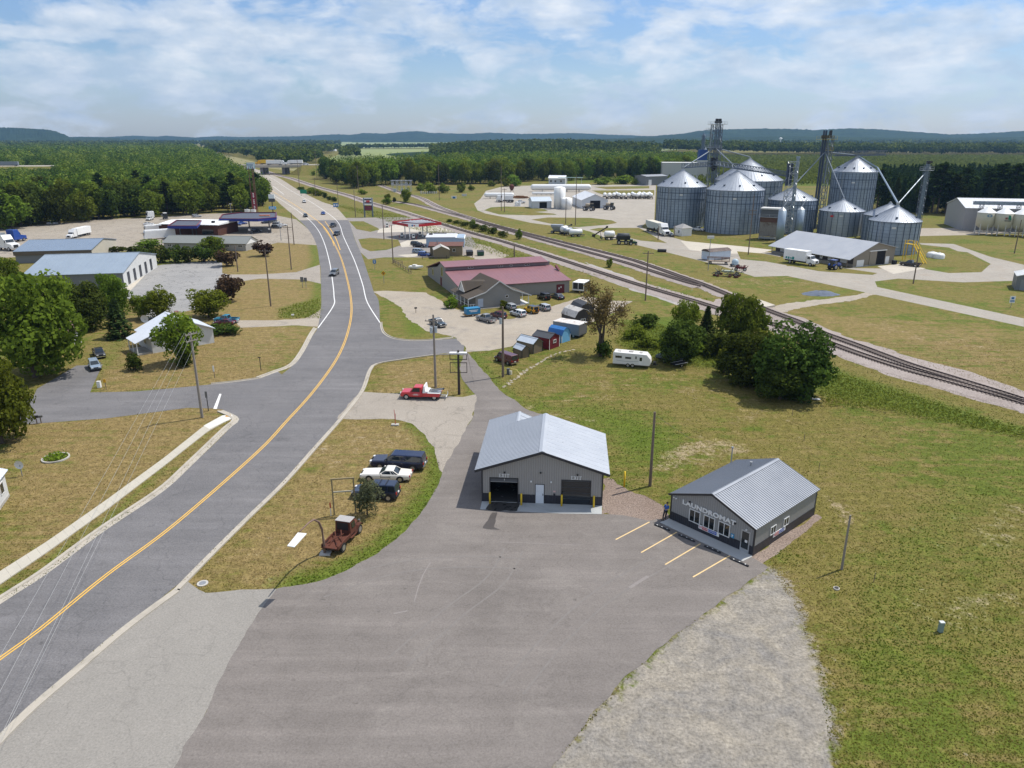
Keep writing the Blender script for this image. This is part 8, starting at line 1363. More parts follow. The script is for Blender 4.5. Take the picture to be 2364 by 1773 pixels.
# ================================================================ vegetation
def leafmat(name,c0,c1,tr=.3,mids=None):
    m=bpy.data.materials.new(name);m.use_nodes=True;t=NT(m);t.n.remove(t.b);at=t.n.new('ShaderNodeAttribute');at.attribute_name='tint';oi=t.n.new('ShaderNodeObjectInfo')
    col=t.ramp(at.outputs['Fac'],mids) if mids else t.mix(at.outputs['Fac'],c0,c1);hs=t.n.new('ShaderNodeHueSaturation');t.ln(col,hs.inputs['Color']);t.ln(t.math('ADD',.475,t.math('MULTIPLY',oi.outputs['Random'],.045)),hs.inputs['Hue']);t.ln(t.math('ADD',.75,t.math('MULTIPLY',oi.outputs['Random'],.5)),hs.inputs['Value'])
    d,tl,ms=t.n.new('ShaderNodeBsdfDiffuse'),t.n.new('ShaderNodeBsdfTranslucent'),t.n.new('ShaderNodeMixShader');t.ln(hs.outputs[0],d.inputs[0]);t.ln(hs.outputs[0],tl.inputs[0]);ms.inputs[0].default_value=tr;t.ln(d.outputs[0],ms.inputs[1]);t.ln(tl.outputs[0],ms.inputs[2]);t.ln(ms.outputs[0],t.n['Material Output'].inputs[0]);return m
LF=leafmat('leaf_green',(.048,.08,.008),(.175,.225,.03),.4);LFD=leafmat('leaf_dark',(.026,.046,.01),(.09,.125,.022),.3);LFB=leafmat('leaf_bright',(.075,.125,.012),(.22,.285,.035),.4);LFR=leafmat('leaf_burgundy',(.03,.02,.014),(.095,.055,.035),.2);LFP=leafmat('needle_dark',(.018,.036,.012),(.062,.092,.025),.2);LFT=leafmat('leaf_dry',(.1,.07,.03),(.25,.17,.07));LFG=leafmat('leaf_greygreen',(.06,.08,.04),(.17,.19,.1));BARK=mat('bark',(.09,.07,.055),.95,0,.3,3)
def quads(cen,nrm,size,tint,rng,name,m_,asp=.7):
    n=len(cen);a=rng.normal(0,1,(n,3));u=np.cross(nrm,a);u/=(np.linalg.norm(u,axis=1)[:,None]+1e-9);v=np.cross(nrm,u);s=(size*rng.uniform(.6,1.3,n))[:,None];u=u*s;v=v*s*asp
    V=np.stack([cen-u-v*.6,cen+u*.2-v,cen+u+v*.5,cen-u*.3+v],1).reshape(-1,3);me=bpy.data.meshes.new(name);me.vertices.add(4*n);me.vertices.foreach_set('co',V.astype(np.float32).ravel());me.loops.add(4*n);me.loops.foreach_set('vertex_index',np.arange(4*n,dtype=np.int32));me.polygons.add(n);me.polygons.foreach_set('loop_start',np.arange(0,4*n,4,dtype=np.int32));me.polygons.foreach_set('loop_total',np.full(n,4,np.int32));me.update(calc_edges=True)
    at=me.attributes.new('tint','FLOAT','POINT');at.data.foreach_set('value',np.repeat(np.clip(tint,0,1),4).astype(np.float32));me.materials.append(m_);return me
def crown_points(rng,n,rx,rz,zc,lobes,lr=.42,lowcut=-.75):
    """leaf positions over irregular lobes packed through an ellipsoid"""
    L=[]
    while len(L)<lobes:
        p=rng.normal(0,1,3);p/=np.linalg.norm(p);p*=rng.uniform(.35,.8)
        if p[2]>lowcut:L.append(p)
    L=np.array(L);R=rng.uniform(.6,1.15,lobes)*lr;lt=rng.uniform(0,1,lobes);k=rng.integers(0,lobes,n);d=rng.normal(0,1,(n,3));d[:,2]+=.35;d/=np.linalg.norm(d,axis=1)[:,None];rad=rng.uniform(.55,1.05,n)**.6
    q=L[k]+d*(R[k]*rad)[:,None];q[:,2]-=(np.percentile(q[:,2],99.5)+np.percentile(q[:,2],.5))/2;q[:,:2]/=np.percentile(np.hypot(q[:,0],q[:,1]),97);q[:,2]/=np.percentile(np.abs(q[:,2]),99);c=q*np.array((rx,rx,rz));c[:,2]+=zc;nn=d+rng.normal(0,.55,(n,3));nn/=np.linalg.norm(nn,axis=1)[:,None]
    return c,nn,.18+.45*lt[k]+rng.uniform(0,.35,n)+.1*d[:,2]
def limbs(rng,h,r,top,spread,nb=7):
    mb=MB();x,y=rng.normal(0,.02*h,2);mb.tube([(0,0,-.1),(x*.4,y*.4,h*.3),(x,y,h*.62),(x*1.5,y*1.5,top)],[r*1.25,r,r*.7,r*.2],7)
    for i in range(nb):a=2*pi*i/nb+rng.uniform(-.4,.4);z0=h*rng.uniform(.28,.6);s=spread*rng.uniform(.55,.95);mb.tube([(x*.6,y*.6,z0),(s*.45*cos(a),s*.45*sin(a),z0+h*.14),(s*cos(a),s*sin(a),z0+h*rng.uniform(.18,.34))],[r*.5,r*.32,r*.1],5)
    return mb
def decid(seed,h=10.,w=8.,n=2600,leaf=.36,m_=None,lobes=34,base=.09,lr=.4):
    rng=np.random.default_rng(seed);zc=h*(base+(1-base)/2);rz=h*(1-base)/2;c,nn,ti=crown_points(rng,n,w/2,rz,zc,lobes,lr);return limbs(rng,h,h*.022,h*.8,w*.32).mesh('trunk',BARK),quads(c,nn,np.full(n,leaf),ti,rng,'crown',m_ or LF)
def conifer(seed,h=11.,w=5.,n=2600,leaf=.34,m_=None,base=.06,gap=.16):
    rng=np.random.default_rng(seed);lv=int(h/.62);k=rng.integers(0,lv,n);z=h*base+(k+rng.uniform(-.25,.25,n))/lv*h*(1-base);fr=1-(z-h*base)/(h*(1-base));br=9;a=(rng.integers(0,br,n)+rng.normal(0,.17,n))*2*pi/br+k*1.3;lrd=rng.uniform(.75,1.1,(lv+1,br))[k,((a-k*1.3)*br/(2*pi)).round().astype(int)%br];r=(w/2)*np.clip(fr,.03,1)**.85*lrd*np.sqrt(rng.uniform(.05,1,n));c=np.stack([r*np.cos(a),r*np.sin(a),z-r*.22+rng.normal(0,.08,n)],1);nn=np.stack([np.cos(a)*.4,np.sin(a)*.4,np.ones(n)],1)+rng.normal(0,.45,(n,3));nn/=np.linalg.norm(nn,axis=1)[:,None]
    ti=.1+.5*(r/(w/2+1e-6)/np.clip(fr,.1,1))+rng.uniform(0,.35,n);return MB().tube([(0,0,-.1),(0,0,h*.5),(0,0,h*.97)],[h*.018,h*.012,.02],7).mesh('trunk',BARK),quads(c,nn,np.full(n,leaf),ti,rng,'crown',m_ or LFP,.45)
def pine(seed,h=16.,w=8.,n=2600,leaf=.42):  # open plates of foliage on a tall bole
    rng=np.random.default_rng(seed);P=[];mb=MB().tube([(0,0,-.1),(.1,0,h*.5),(0,.1,h*.97)],[h*.018,h*.012,.03],7)
    for i in range(26):z=h*(.3+.68*i/26);a=i*2.4+rng.uniform(-.4,.4);r=w/2*(1.05-((z/h)-.3)/.72)**.7*rng.uniform(.6,1.1);e=np.array((r*cos(a),r*sin(a),z+r*.12));P.append((e,r));mb.tube([(0,0,z-.3),tuple(e*(.6,.6,1)+(0,0,-.1)),tuple(e)],[.09,.06,.03],4)
    k=rng.integers(0,26,n);E=np.array([p[0] for p in P])[k];Rr=np.array([p[1] for p in P])[k];t=rng.uniform(.35,1.1,n)[:,None];c=E*np.concatenate([t,t,np.ones((n,1))],1)+rng.normal(0,1,(n,3))*np.stack([Rr*.2+.12,Rr*.2+.12,np.full(n,.16)],1);nn=rng.normal(0,.5,(n,3));nn[:,2]+=1;nn/=np.linalg.norm(nn,axis=1)[:,None];return mb.mesh('trunk',BARK),quads(c,nn,np.full(n,leaf),rng.uniform(.1,.8,n),rng,'crown',LFP,.5)
def shrub(seed,h=2.,w=2.6,n=700,leaf=.16,m_=None,lobes=14,lr=.5):
    rng=np.random.default_rng(seed);c,nn,ti=crown_points(rng,n,w/2,h/2,h*.48,lobes,lr,-.9);c[:,2]=np.maximum(c[:,2],.03);mb=MB()
    for i in range(5):a=i*1.26;mb.tube([(0,0,0),(w*.25*cos(a),w*.25*sin(a),h*.6)],[.05,.02],5)
    return mb.mesh('stem',BARK),quads(c,nn,np.full(n,leaf),ti,rng,'crown',m_ or LF)
def plant(name,label,cat,proto,loc,sc,rz=None,group=None,trunk='trunk'):
    t=thing(name,label,cat,(loc[0],loc[1],loc[2] if len(loc)>2 else 0),random.uniform(0,6.28) if rz is None else rz,group);t.scale=sc if isinstance(sc,tuple) else(sc,)*3
    for nm,me in zip((trunk,'crown'),proto):o=bpy.data.objects.new(nm,me);COL.objects.link(o);o.parent=t
    return t
def tree_at(label,k,bx_,by_,ty,wpx,proto,ph,pw,name='tree',cat='tree',group=None,trunk='trunk',hmax=99):
    """size from the photograph: base point, top row and crown width in region pixels"""
    p=W(k,bx_,by_);h=min(hmax,HZ(p,k,ty));w=wpx*REG[k][2]/PPM(p);return plant(name,label,cat,proto,p,(w/pw,w/pw,h/ph),None,group,trunk)
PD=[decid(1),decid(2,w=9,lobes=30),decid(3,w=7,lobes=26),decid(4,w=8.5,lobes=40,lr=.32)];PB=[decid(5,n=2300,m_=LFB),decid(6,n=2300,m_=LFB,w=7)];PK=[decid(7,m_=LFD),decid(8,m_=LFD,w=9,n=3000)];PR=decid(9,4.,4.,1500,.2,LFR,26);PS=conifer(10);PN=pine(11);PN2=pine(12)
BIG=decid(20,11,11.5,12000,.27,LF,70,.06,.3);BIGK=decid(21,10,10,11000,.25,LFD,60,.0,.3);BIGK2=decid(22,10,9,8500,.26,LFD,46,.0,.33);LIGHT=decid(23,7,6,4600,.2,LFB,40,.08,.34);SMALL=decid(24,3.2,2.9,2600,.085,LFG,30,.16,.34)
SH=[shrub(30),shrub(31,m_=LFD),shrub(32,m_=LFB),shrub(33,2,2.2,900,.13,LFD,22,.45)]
T=tree_at
T('largest broad green tree filling the left edge beside the garage driveway','6',300,1000,150,840,BIG,11,11.5);T('big green tree cut by the left edge above the lower lawn','6',20,1560,890,560,BIG,11,11.5);T('green tree at the left edge in front of the grey shed','6',60,440,-10,330,BIG,11,11.5);T('smaller bright tree left of the grey shed door','6',440,440,165,180,LIGHT,7,6);T('bright tree beside the grey shed centre','6',570,480,165,200,LIGHT,7,6)
T('dark reddish-green tree behind the white garage','6',770,590,195,360,BIGK2,10,9);T('green tree between the dark tree and the old car park','6',980,470,130,270,BIG,11,11.5);T('dark pointed spruce beside the white house','6',1020,660,320,270,PS,11,5,cat='tree');T('pale green bushy tree just left of the white house roof','6',1230,500,290,200,LIGHT,7,6);T('taller pale green tree behind the white house roof','6',1370,500,240,240,LIGHT,7,6);T('bright round tree right of the white house','6',1780,490,250,330,LIGHT,7,6);T('yard tree standing in front of the white house','6',1560,880,450,380,LIGHT,7,6);T('round burgundy tree beside the lane','6',1945,350,125,270,PR,4,4)
T('burgundy tree at the corner of the truck stop lawn','2',90,1490,1345,190,PR,4,4);T('dark round tree alone on the dry lawn','2',400,1405,1275,165,PR,4,4);T('green tree at the left end of the grey block','1',1270,1350,1265,210,PD[1],10,9);T('green tree in front of the grey block roof','1',1810,1370,1238,210,PD[0],10,8)
HG='row of round clipped shrubs'
for i,x in enumerate((1232,1365,1492,1618,1742,1852)):T('round dark clipped shrub in the row before the grey block','1',x,1464-i*2,1316,168,SH[3],2,2.2,'round_shrub','shrub',HG,'stem')
for x in(885,1002,1135):T('smaller round dark shrub beside the long shed end wall','1',x,1380,1318,132,SH[3],2,2.2,'round_shrub','shrub','smaller round shrubs','stem')
for lb,k_,x,y,ty,wp,pr in(('dark wide hedge shrub left half beside the house driveway','6',1800,640,545,190,SH[1]),('dark wide hedge shrub right half beside the house driveway','6',1950,630,550,220,SH[1]),('spiky dark bush on the lawn left of the house porch','6',1150,938,800,160,SH[1]),('dark bush at the foot of the yard tree','6',1575,905,780,150,SH[1]),('leafy shrub with white blossoms at the porch wing','8',520,560,455,130,SH[2]),('green shrub at the porch stair','8',640,580,530,70,SH[0]),('leafy young tree behind the white suv','8',975,560,490,90,SH[0]),
     ('dark shrub mass beyond the bare tree','9',530,570,460,230,SH[1]),('bright weedy shrub right of the bare tree','9',420,680,560,200,SH[2]),('low green shrub beside the camper','9',540,750,655,220,SH[0]),('low green shrub between the tree clumps','9',1080,755,635,260,SH[1]),('bright shrub under the middle trees','9',960,800,690,190,SH[2]),('green shrub beneath the big dark tree left edge','9',1250,900,690,220,SH[0]),('dark shrub filling the gap before the central tree','9',1130,820,620,260,SH[1]),('green shrub right of the central trees','9',1500,780,600,260,SH[0]),('low shrub trailing left of the nearest clump','9',1180,960,800,170,SH[1]),('low shrub at the foot of the bare tree','9',160,820,690,190,SH[1]),('green bush left of the utility pole by the tracks','3',1500,1500,1425,72,SH[0]),('slim bush between the tracks','3',730,1262,1175,60,SH[0]),('small pointed bush near the nearest track','3',330,1140,1090,60,SH[2]),('green bush beside the lone trackside tree','2',1450,965,905,80,SH[0]),('small bush left of the lone trackside tree','2',1515,945,905,40,SH[1]),('bush right of the fuel price sign track','2',1455,918,875,60,SH[0]),
     ('yellow green bush group left of the pale pole','2',1250,880,835,80,SH[2]),('bush at the foot of the tall pole by the highway','2',720,845,815,70,SH[1]),('wide bush behind the green guide sign','2',800,872,818,120,SH[2]),('bush right of the green guide sign','2',870,892,830,100,SH[2]),('dark upright bush beside the highway bushes','2',922,912,862,48,SH[1]),('low dark bush left of the blue service sign','2',960,930,895,50,SH[1]),('low dark bush nearest the blue service sign','2',1002,940,900,60,SH[1]),('bush on the embankment slope','2',825,720,680,40,SH[0]),
     ('bright round bush left of the switchgear','2',1740,850,785,90,SH[2]),('bright round bush behind the switchgear','2',1830,868,775,130,SH[2]),('bright round bush right of the switchgear','2',1930,868,790,100,SH[0]),('round bush at the yard curve','2',2085,862,785,100,SH[0]),('small bush beside the round bush at the yard curve','3',325,848,800,55,SH[0]),('green bush behind the left horizontal tank','3',500,812,760,70,SH[2]),('wide green bush before the woods edge','3',700,810,710,140,SH[2]),('green bush left of the wide one before the woods','3',620,812,745,90,SH[0]),('bright weedy bush behind the far supply yard','3',1600,790,715,190,SH[2]),('second bright weedy bush behind the supply yard','3',1740,795,730,160,SH[2]),('third bright bush behind the supply yard','3',1440,795,735,190,SH[0])):T(lb,k_,x,y,ty,wp,pr,2,2.6 if pr is not SH[3] else 2.2,'shrub','shrub',None,'stem')
for i,(x,y,ty,wp) in enumerate(((140,1115,1090,70),(200,1130,1100,80),(270,1150,1112,90),(350,1170,1125,100),(430,1195,1140,110),(510,1215,1160,100),(590,1245,1190,90))):T('dark green shrub in the belt between the two tracks','3',x,y,ty,wp,SH[1],2,2.6,'shrub','shrub','shrub belt between the tracks','stem')
T('lone bright green tree beside the tracks','2',1615,955,830,85,LIGHT,7,6)
T('bright green tree at the back left of the trackside clump','9',855,640,345,230,LIGHT,7,6);T('dark pointed tree in the middle of the trackside clump','9',1030,665,385,190,PS,11,5);T('tall loose green tree at the centre of the trackside clump','9',1285,720,300,360,BIG,11,11.5);T('green tree at the back right of the trackside clump','9',1480,650,415,190,PD[2],10,7);T('dark rounded tree right behind the camper','9',790,870,530,380,BIGK2,10,9);T('big dark tree at the left of the nearest clump','9',1400,1040,610,470,BIGK,10,9);T('biggest dark tree at the right of the nearest clump','9',1740,1150,575,640,BIGK,10,10);T('dark tree filling the low front of the nearest clump','9',1660,1185,880,420,BIGK2,10,9)
T('small airy grey-green tree beside the empty sign frame','C',1652,845,545,255,SMALL,3.2,2.9)
# nearly bare tree
def bare(seed,h):
    rng=np.random.default_rng(seed);mb=MB();tips=[]
    def grow(p,d,L,r,lv):
        q=p+d*L*.5+rng.normal(0,.05*L,3);e=q+(d+rng.normal(0,.12,3))*L*.5;mb.tube([tuple(p),tuple(q),tuple(e)],[r,r*.85,r*.68],5 if lv<3 else 4,cap=False)
        if lv>=3:tips.append((q,L));tips.append((e,L))
        if lv==5:return
        for i in range(3 if lv<4 else 2):
            a=rng.normal(0,1,3);nd=(d if lv>1 else np.array((0,0,1.)))+a*(.55 if lv else .42)+np.array((0,0,.12));nd/=np.linalg.norm(nd);grow(e if i or lv else q,nd,L*rng.uniform(.66,.86),r*.62,lv+1)
    grow(np.array((0,0,-.1)),np.array((.02,0,1.)),h*.2,h*.026,0);n=6000;k=rng.integers(0,len(tips),n);c=np.array([t_[0] for t_ in tips])[k]+rng.normal(0,.22,(n,3));nn=rng.normal(0,1,(n,3));nn/=np.linalg.norm(nn,axis=1)[:,None];return mb.mesh('trunk',mat('bare_bark',(.075,.06,.045),.95,0,.3,3)),quads(c,nn,np.full(n,.085),rng.uniform(0,1,n),rng,'crown',LFT)
DT=bare(43,10.);zs=max(v.co.z for v in DT[0].vertices);ws=max(v.co.x for v in DT[0].vertices)-min(v.co.x for v in DT[0].vertices);T('nearly bare brown tree with sparse dry leaves beside the row of sheds','8',1795,965,345,400,DT,zs,ws)
# bed plants
rng=np.random.default_rng(77);n=260;a=rng.uniform(0,6.28,n);r=1.2*np.sqrt(rng.uniform(0,1,n));c=np.stack([r*np.cos(a),r*np.sin(a),rng.uniform(.05,.5,n)],1);nn=rng.normal(0,.6,(n,3));nn[:,2]+=.5;nn/=np.linalg.norm(nn,axis=1)[:,None];o=bpy.data.objects.new('plants',quads(c,nn,np.full(n,.15),rng.uniform(.4,1,n),rng,'plants',LFB));COL.objects.link(o);o.parent=FBED;o['kind']='stuff'
# ---------------------------------------------------------------- woods
def pts_in(poly_,step,seed,jit=.45):
    P=np.array(poly_);x0,y0=P.min(0);x1,y1=P.max(0);r=np.random.default_rng(seed);gx,gy=np.meshgrid(np.arange(x0,x1,step),np.arange(y0,y1,step));q=np.c_[gx.ravel(),gy.ravel()]+r.uniform(-jit,jit,(gx.size,2))*step;return q[inside(q[:,0],q[:,1],[tuple(v) for v in P])]
Lw=[W('d',*p) for p in[(-120,506),(0,499),(60,492),(127,485),(216,476),(330,469),(406,465),(508,460),(578,458),(574,434),(548,410),(520,397),(497,374),(470,352),(440,336),(415,322),(380,318),(200,318),(-150,318)]]
Rw=[W('d',*p) for p in[(701,389),(735,400),(772,407),(823,400),(936,400),(1078,397),(1164,392),(1276,389),(1430,389),(1520,380),(1520,356),(1300,350),(1100,352),(1000,356),(940,362),(860,367),(780,367),(702,379)]]
lw=pts_in(Lw,8.2,1);rw=pts_in(Rw,8.2,2)
rel=lambda Q:np.stack([(Q-P0)@dx,(Q-P0)@nv],1)
c_=rel(lw);lw=lw[~((c_[:,1]>-32)&(c_[:,1]<62))];c_=rel(rw);rw=rw[~((c_[:,1]>-30)&(c_[:,1]<55)&(c_[:,0]<600))]
PNR=[W('d',*p) for p in[(1888,452),(2000,462),(2120,466),(2400,480),(2400,408),(2100,398),(1900,402)]]
pw_=pts_in(PNR,5.2,3)
def order(Q):return Q[np.argsort(Q[:,1])]
lw,rw,pw_=order(lw),order(rw),order(pw_)
def front(Q,n):  # nearest n by distance to the near edge of their own column
    return Q[:n],Q[n:]
def edge_rank(Q,binw):
    b=np.floor(Q[:,0]/Q[:,1]/binw).astype(int);rk=np.zeros(len(Q),int);cnt={}
    for i in np.argsort(Q[:,1]):cnt[b[i]]=cnt.get(b[i],0)+1;rk[i]=cnt[b[i]]
    return rk
def gap_scale(Q):  # lower growth where the photograph looks over the trees at the interstate
    s=np.ones(len(Q));c=rel(Q);m_=(c[:,1]<-25)&(c[:,1]>-330)&(Q[:,0]/Q[:,1]<-.595);s[m_]=.62;return s
rl,rr_=edge_rank(lw,.013),edge_rank(rw,.012);il=np.argsort(rl*1000+lw[:,1])[:118];ir=np.argsort(rr_*1000+rw[:,1])[:82];ip=np.argsort(edge_rank(pw_,.008)*1000+pw_[:,1])[:58]
r=np.random.default_rng(9);gs=gap_scale(lw)
LEFT={0:('broad green tree at the front of the left woods',PD),1:('dark green tree at the front of the left woods',PK),2:('bright green tree at the front of the left woods',PB),3:('tall pine at the front of the left woods',[PN,PN2])}
for j in il:
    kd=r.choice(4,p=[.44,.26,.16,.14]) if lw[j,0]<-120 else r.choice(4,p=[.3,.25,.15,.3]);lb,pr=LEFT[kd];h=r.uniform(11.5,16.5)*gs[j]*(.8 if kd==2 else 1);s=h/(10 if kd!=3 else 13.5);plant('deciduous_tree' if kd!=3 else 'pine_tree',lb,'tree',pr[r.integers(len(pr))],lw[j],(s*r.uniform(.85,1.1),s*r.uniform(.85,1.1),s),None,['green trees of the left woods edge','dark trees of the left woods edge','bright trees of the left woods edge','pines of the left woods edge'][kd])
RIGHT={0:('green tree at the front of the right woods',PD),1:('dark green tree at the front of the right woods',PK),2:('bright green tree at the front of the right woods',PB)}
for j in ir:kd=r.choice(3,p=[.4,.15,.45]) if rw[j,0]>-150 else r.choice(3,p=[.35,.55,.1]);lb,pr=RIGHT[kd];s=r.uniform(13.5,20)/10;plant('deciduous_tree',lb,'tree',pr[r.integers(len(pr))],rw[j],(s*r.uniform(.75,1.0),s*r.uniform(.75,1.0),s),None,['green trees of the right woods edge','dark trees of the right woods edge','bright trees of the right woods edge'][kd])
for j in ip:s=r.uniform(13,17)/11;plant('pine_tree','dark plantation pine at the front of the right pine block','tree',[PS,PN2][int(r.uniform()<.45)],pw_[j],(s*1.15,s*1.15,s),None,'pines of the right plantation block')
def mass(name,groups,m_,nleaf,seed):
    """one object for woods nobody could count: leaf clumps on many crowns; groups = (points, z0, h range, w ratio, clump size, pointed)"""
    rng=np.random.default_rng(seed);C,N_,S,TT=[],[],[],[]
    for Q,z0,(h0,h1),wr,cs,pointed,n in groups:
        if len(Q)==0:continue
        h=rng.uniform(h0,h1,len(Q));tone=rng.uniform(0,1,len(Q));tone=tone**1.3;k=np.repeat(np.arange(len(Q)),n);m=len(k);d=rng.normal(0,1,(m,3));d[:,2]=np.abs(d[:,2])*.9-.25;d/=np.linalg.norm(d,axis=1)[:,None];rad=rng.uniform(.65,1.05,m)
        w=h[k]*wr*.5;lump=1+.22*np.sin(d[:,0]*5+k*1.7)*np.cos(d[:,1]*5+k);zf=np.clip(d[:,2]*rad*lump,-.3,1.1)
        if pointed:zz=rng.uniform(0,1,m);ang=rng.uniform(0,6.283,m);ww=w*(1-zz)**.8*rng.uniform(.7,1.1,m);c=np.stack([Q[k,0]+ww*np.cos(ang),Q[k,1]+ww*np.sin(ang),h[k]*(.15+.85*zz)],1)
        else:c=np.stack([Q[k,0]+w*d[:,0]*rad*lump,Q[k,1]+w*d[:,1]*rad*lump,h[k]*(.52+.46*zf)],1)
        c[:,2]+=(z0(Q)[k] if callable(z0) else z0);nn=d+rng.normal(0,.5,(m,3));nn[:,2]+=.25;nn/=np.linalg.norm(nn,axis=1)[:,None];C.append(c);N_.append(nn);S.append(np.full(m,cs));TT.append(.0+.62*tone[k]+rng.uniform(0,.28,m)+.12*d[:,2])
    me=quads(np.concatenate(C),np.concatenate(N_),np.concatenate(S),np.concatenate(TT),rng,name,m_,.8);o=bpy.data.objects.new(name,me);COL.objects.link(o);return o
gl=np.setdiff1d(np.arange(len(lw)),il);gr2=np.setdiff1d(np.arange(len(rw)),ir);gp=np.setdiff1d(np.arange(len(pw_)),ip)
lo=gs[gl]<.9
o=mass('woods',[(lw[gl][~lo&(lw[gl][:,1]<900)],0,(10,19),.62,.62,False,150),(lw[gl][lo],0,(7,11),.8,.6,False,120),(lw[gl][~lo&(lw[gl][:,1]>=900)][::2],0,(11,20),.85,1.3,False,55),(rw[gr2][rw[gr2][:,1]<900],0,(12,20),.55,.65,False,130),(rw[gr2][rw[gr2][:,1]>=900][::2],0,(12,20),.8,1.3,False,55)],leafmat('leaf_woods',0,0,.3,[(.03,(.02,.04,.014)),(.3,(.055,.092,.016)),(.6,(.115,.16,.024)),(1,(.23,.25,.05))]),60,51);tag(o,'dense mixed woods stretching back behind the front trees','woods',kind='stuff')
o=mass('pine_block',[(pw_[gp],0,(13,17),.42,.7,True,90)],LFP,60,52);tag(o,'dark pine plantation behind the right feed bins','woods',kind='stuff')
# Christmas-tree field, far belts of trees
CT=[W('d',*p) for p in[(1440,397),(1720,400),(1880,402),(2060,392),(2400,400),(2400,338),(1440,338)]]
ct=pts_in(CT,5.2,6,.3);c_=ct[ct[:,1]<1500];o=mass('young_plantation',[(c_[c_[:,1]<800],0,(2.6,5.5),.95,.6,True,26),(c_[c_[:,1]>=800][::2],0,(2.5,4.5),1.7,1.3,True,14)],leafmat('leaf_young',(.1,.135,.022),(.24,.28,.055),.4),30,53);tag(o,'rows of light green young trees right of the bins','plantation',kind='stuff')
def hz_(Q):return 15*np.exp(-((Q[:,0]-95)/330)**2-((Q[:,1]-1750)/420)**2)
FB=[([(1440,338),(2400,338),(2400,328),(1440,330)],14,(17,26),1.0,2.4,40),([(975,352),(1420,350),(1420,333),(1270,333),(1262,317),(1150,314),(985,318)],15,(13,19),1.0,2.2,36),([(560,358),(640,364),(690,352),(690,332),(560,335)],13,(12,20),.9,1.8,44),([(738,346),(775,345),(772,330),(738,332)],13,(12,18),.9,1.8,44),([(448,333),(560,345),(720,332),(740,322),(560,320),(450,322)],22,(14,20),1.2,3.2,26),
      ([(1345,331),(1560,331),(1560,322),(1350,321)],18,(10,15),1.1,2.4,34),([(1500,318),(1560,319),(1700,316),(2400,316),(2400,309),(1600,308),(1500,309)],42,(18,26),1.6,6.5,18),([(0,318),(400,318),(430,311),(200,307),(-150,308)],48,(16,22),1.8,6.5,16),([(440,319),(700,318),(740,311),(560,308),(440,309)],48,(15,22),1.7,6.5,16),([(750,322.5),(930,321),(930,319.5),(750,320.5)],24,(12,18),1.3,3.6,22),([(935,345),(985,345),(985,328),(935,330)],15,(12,17),1.1,2.2,34),([(-150,330),(0,330),(420,326),(410,318),(-150,318)],22,(14,20),1.4,3.6,22)]
gg=[]
for i,(pl_,st,hr_,wr,cs,n) in enumerate(FB):
    Q=pts_in([W('d',*p) for p in pl_],st,70+i);gg.append((Q,hz_,hr_,wr,cs,False,n))
o=mass('far_woods',gg,leafmat('leaf_far',0,0,.25,[(.05,(.022,.04,.014)),(.45,(.055,.085,.018)),(1,(.15,.18,.035))]),30,54);tag(o,'belts of distant woods across the valley','woods',kind='stuff')
# tall weeds beside the tracks and rough grass
WZ=[([(1785,800),(2212,930),(2300,955),(2300,985),(2212,948),(1990,905),(1860,882),(1790,880),(1770,850)],.55,.75),([(1340,700),(1400,690),(1470,720),(1560,760),(1560,800),(1440,790),(1380,770),(1330,740)],.6,.7),([(700,438),(900,498),(1080,556),(1180,572),(1500,640),(1540,652),(1250,588),(1000,508),(860,465)],1.1,.8),([(900,470),(1060,515),(1180,545),(1010,488)],1.1,.7),([(602,668),(690,645),(690,688),(602,688)],.7,.45)]
Q=[];
for i,(pl_,st,hh) in enumerate(WZ):q_=pts_in([W('d',*p) for p in pl_],st,90+i);Q.append(np.c_[q_,np.full(len(q_),hh)])
Q=np.concatenate(Q);rng=np.random.default_rng(5);k=np.repeat(np.arange(len(Q)),5);m=len(k);big=.6+.5*np.sin(Q[k,0]*.35)*np.cos(Q[k,1]*.31)+rng.uniform(0,.5,m)
c=np.stack([Q[k,0]+rng.normal(0,.3,m),Q[k,1]+rng.normal(0,.3,m),Q[k,2]*big*rng.uniform(.15,.7,m)],1);c[:,2]=np.maximum(c[:,2],.05);nn=rng.normal(0,1,(m,3));nn[:,2]=np.abs(nn[:,2])*.7+.2;nn/=np.linalg.norm(nn,axis=1)[:,None]
o=bpy.data.objects.new('tall_weeds',quads(c,nn,np.full(m,.17),.25+.35*(np.sin(Q[k,0]*.21+1)*np.cos(Q[k,1]*.17)+1)/2+rng.uniform(0,.45,m),rng,'tall_weeds',leafmat('leaf_weed',(.1,.145,.014),(.24,.275,.05)),.45));COL.objects.link(o);tag(o,'tall green weeds along the railway bed','weeds',kind='stuff')
# rough blades over the near lawns so that the turf has depth
N=260000;rng=np.random.default_rng(17);yy=27*(130/27)**rng.uniform(0,1,N);xx=yy*rng.uniform(-.95,.95,N);Q=np.c_[xx,yy];keep=np.ones(N,bool)
MR=[tuple(p) for p in LE if p[1]<160]+[tuple(p) for p in RE if p[1]<160][::-1]
for pg in PAVED+[MR,[tuple(p) for p in wk]+[tuple(p) for p in wk2][::-1],[W('E',*p) for p in[(395,1110),(1262,1490),(1930,1060),(1110,690)]],[W('D',*p) for p in[(480,1222),(1722,1272),(1760,1000),(1500,700),(600,700)]],[W('d',*p) for p in[(1372,1451),(1452,1380),(1532,1320),(1662,1224),(1722,1320),(1766,1451),(1800,1660),(1830,1800),(1098,1800),(1190,1660)]]]:keep&=~inside(xx,yy,[tuple(p) for p in pg])
Q=Q[keep];n=len(Q);gi=lambda A_:A_[np.searchsorted(GRID[1],Q[:,1])-1,np.searchsorted(GRID[0],Q[:,0])-1]
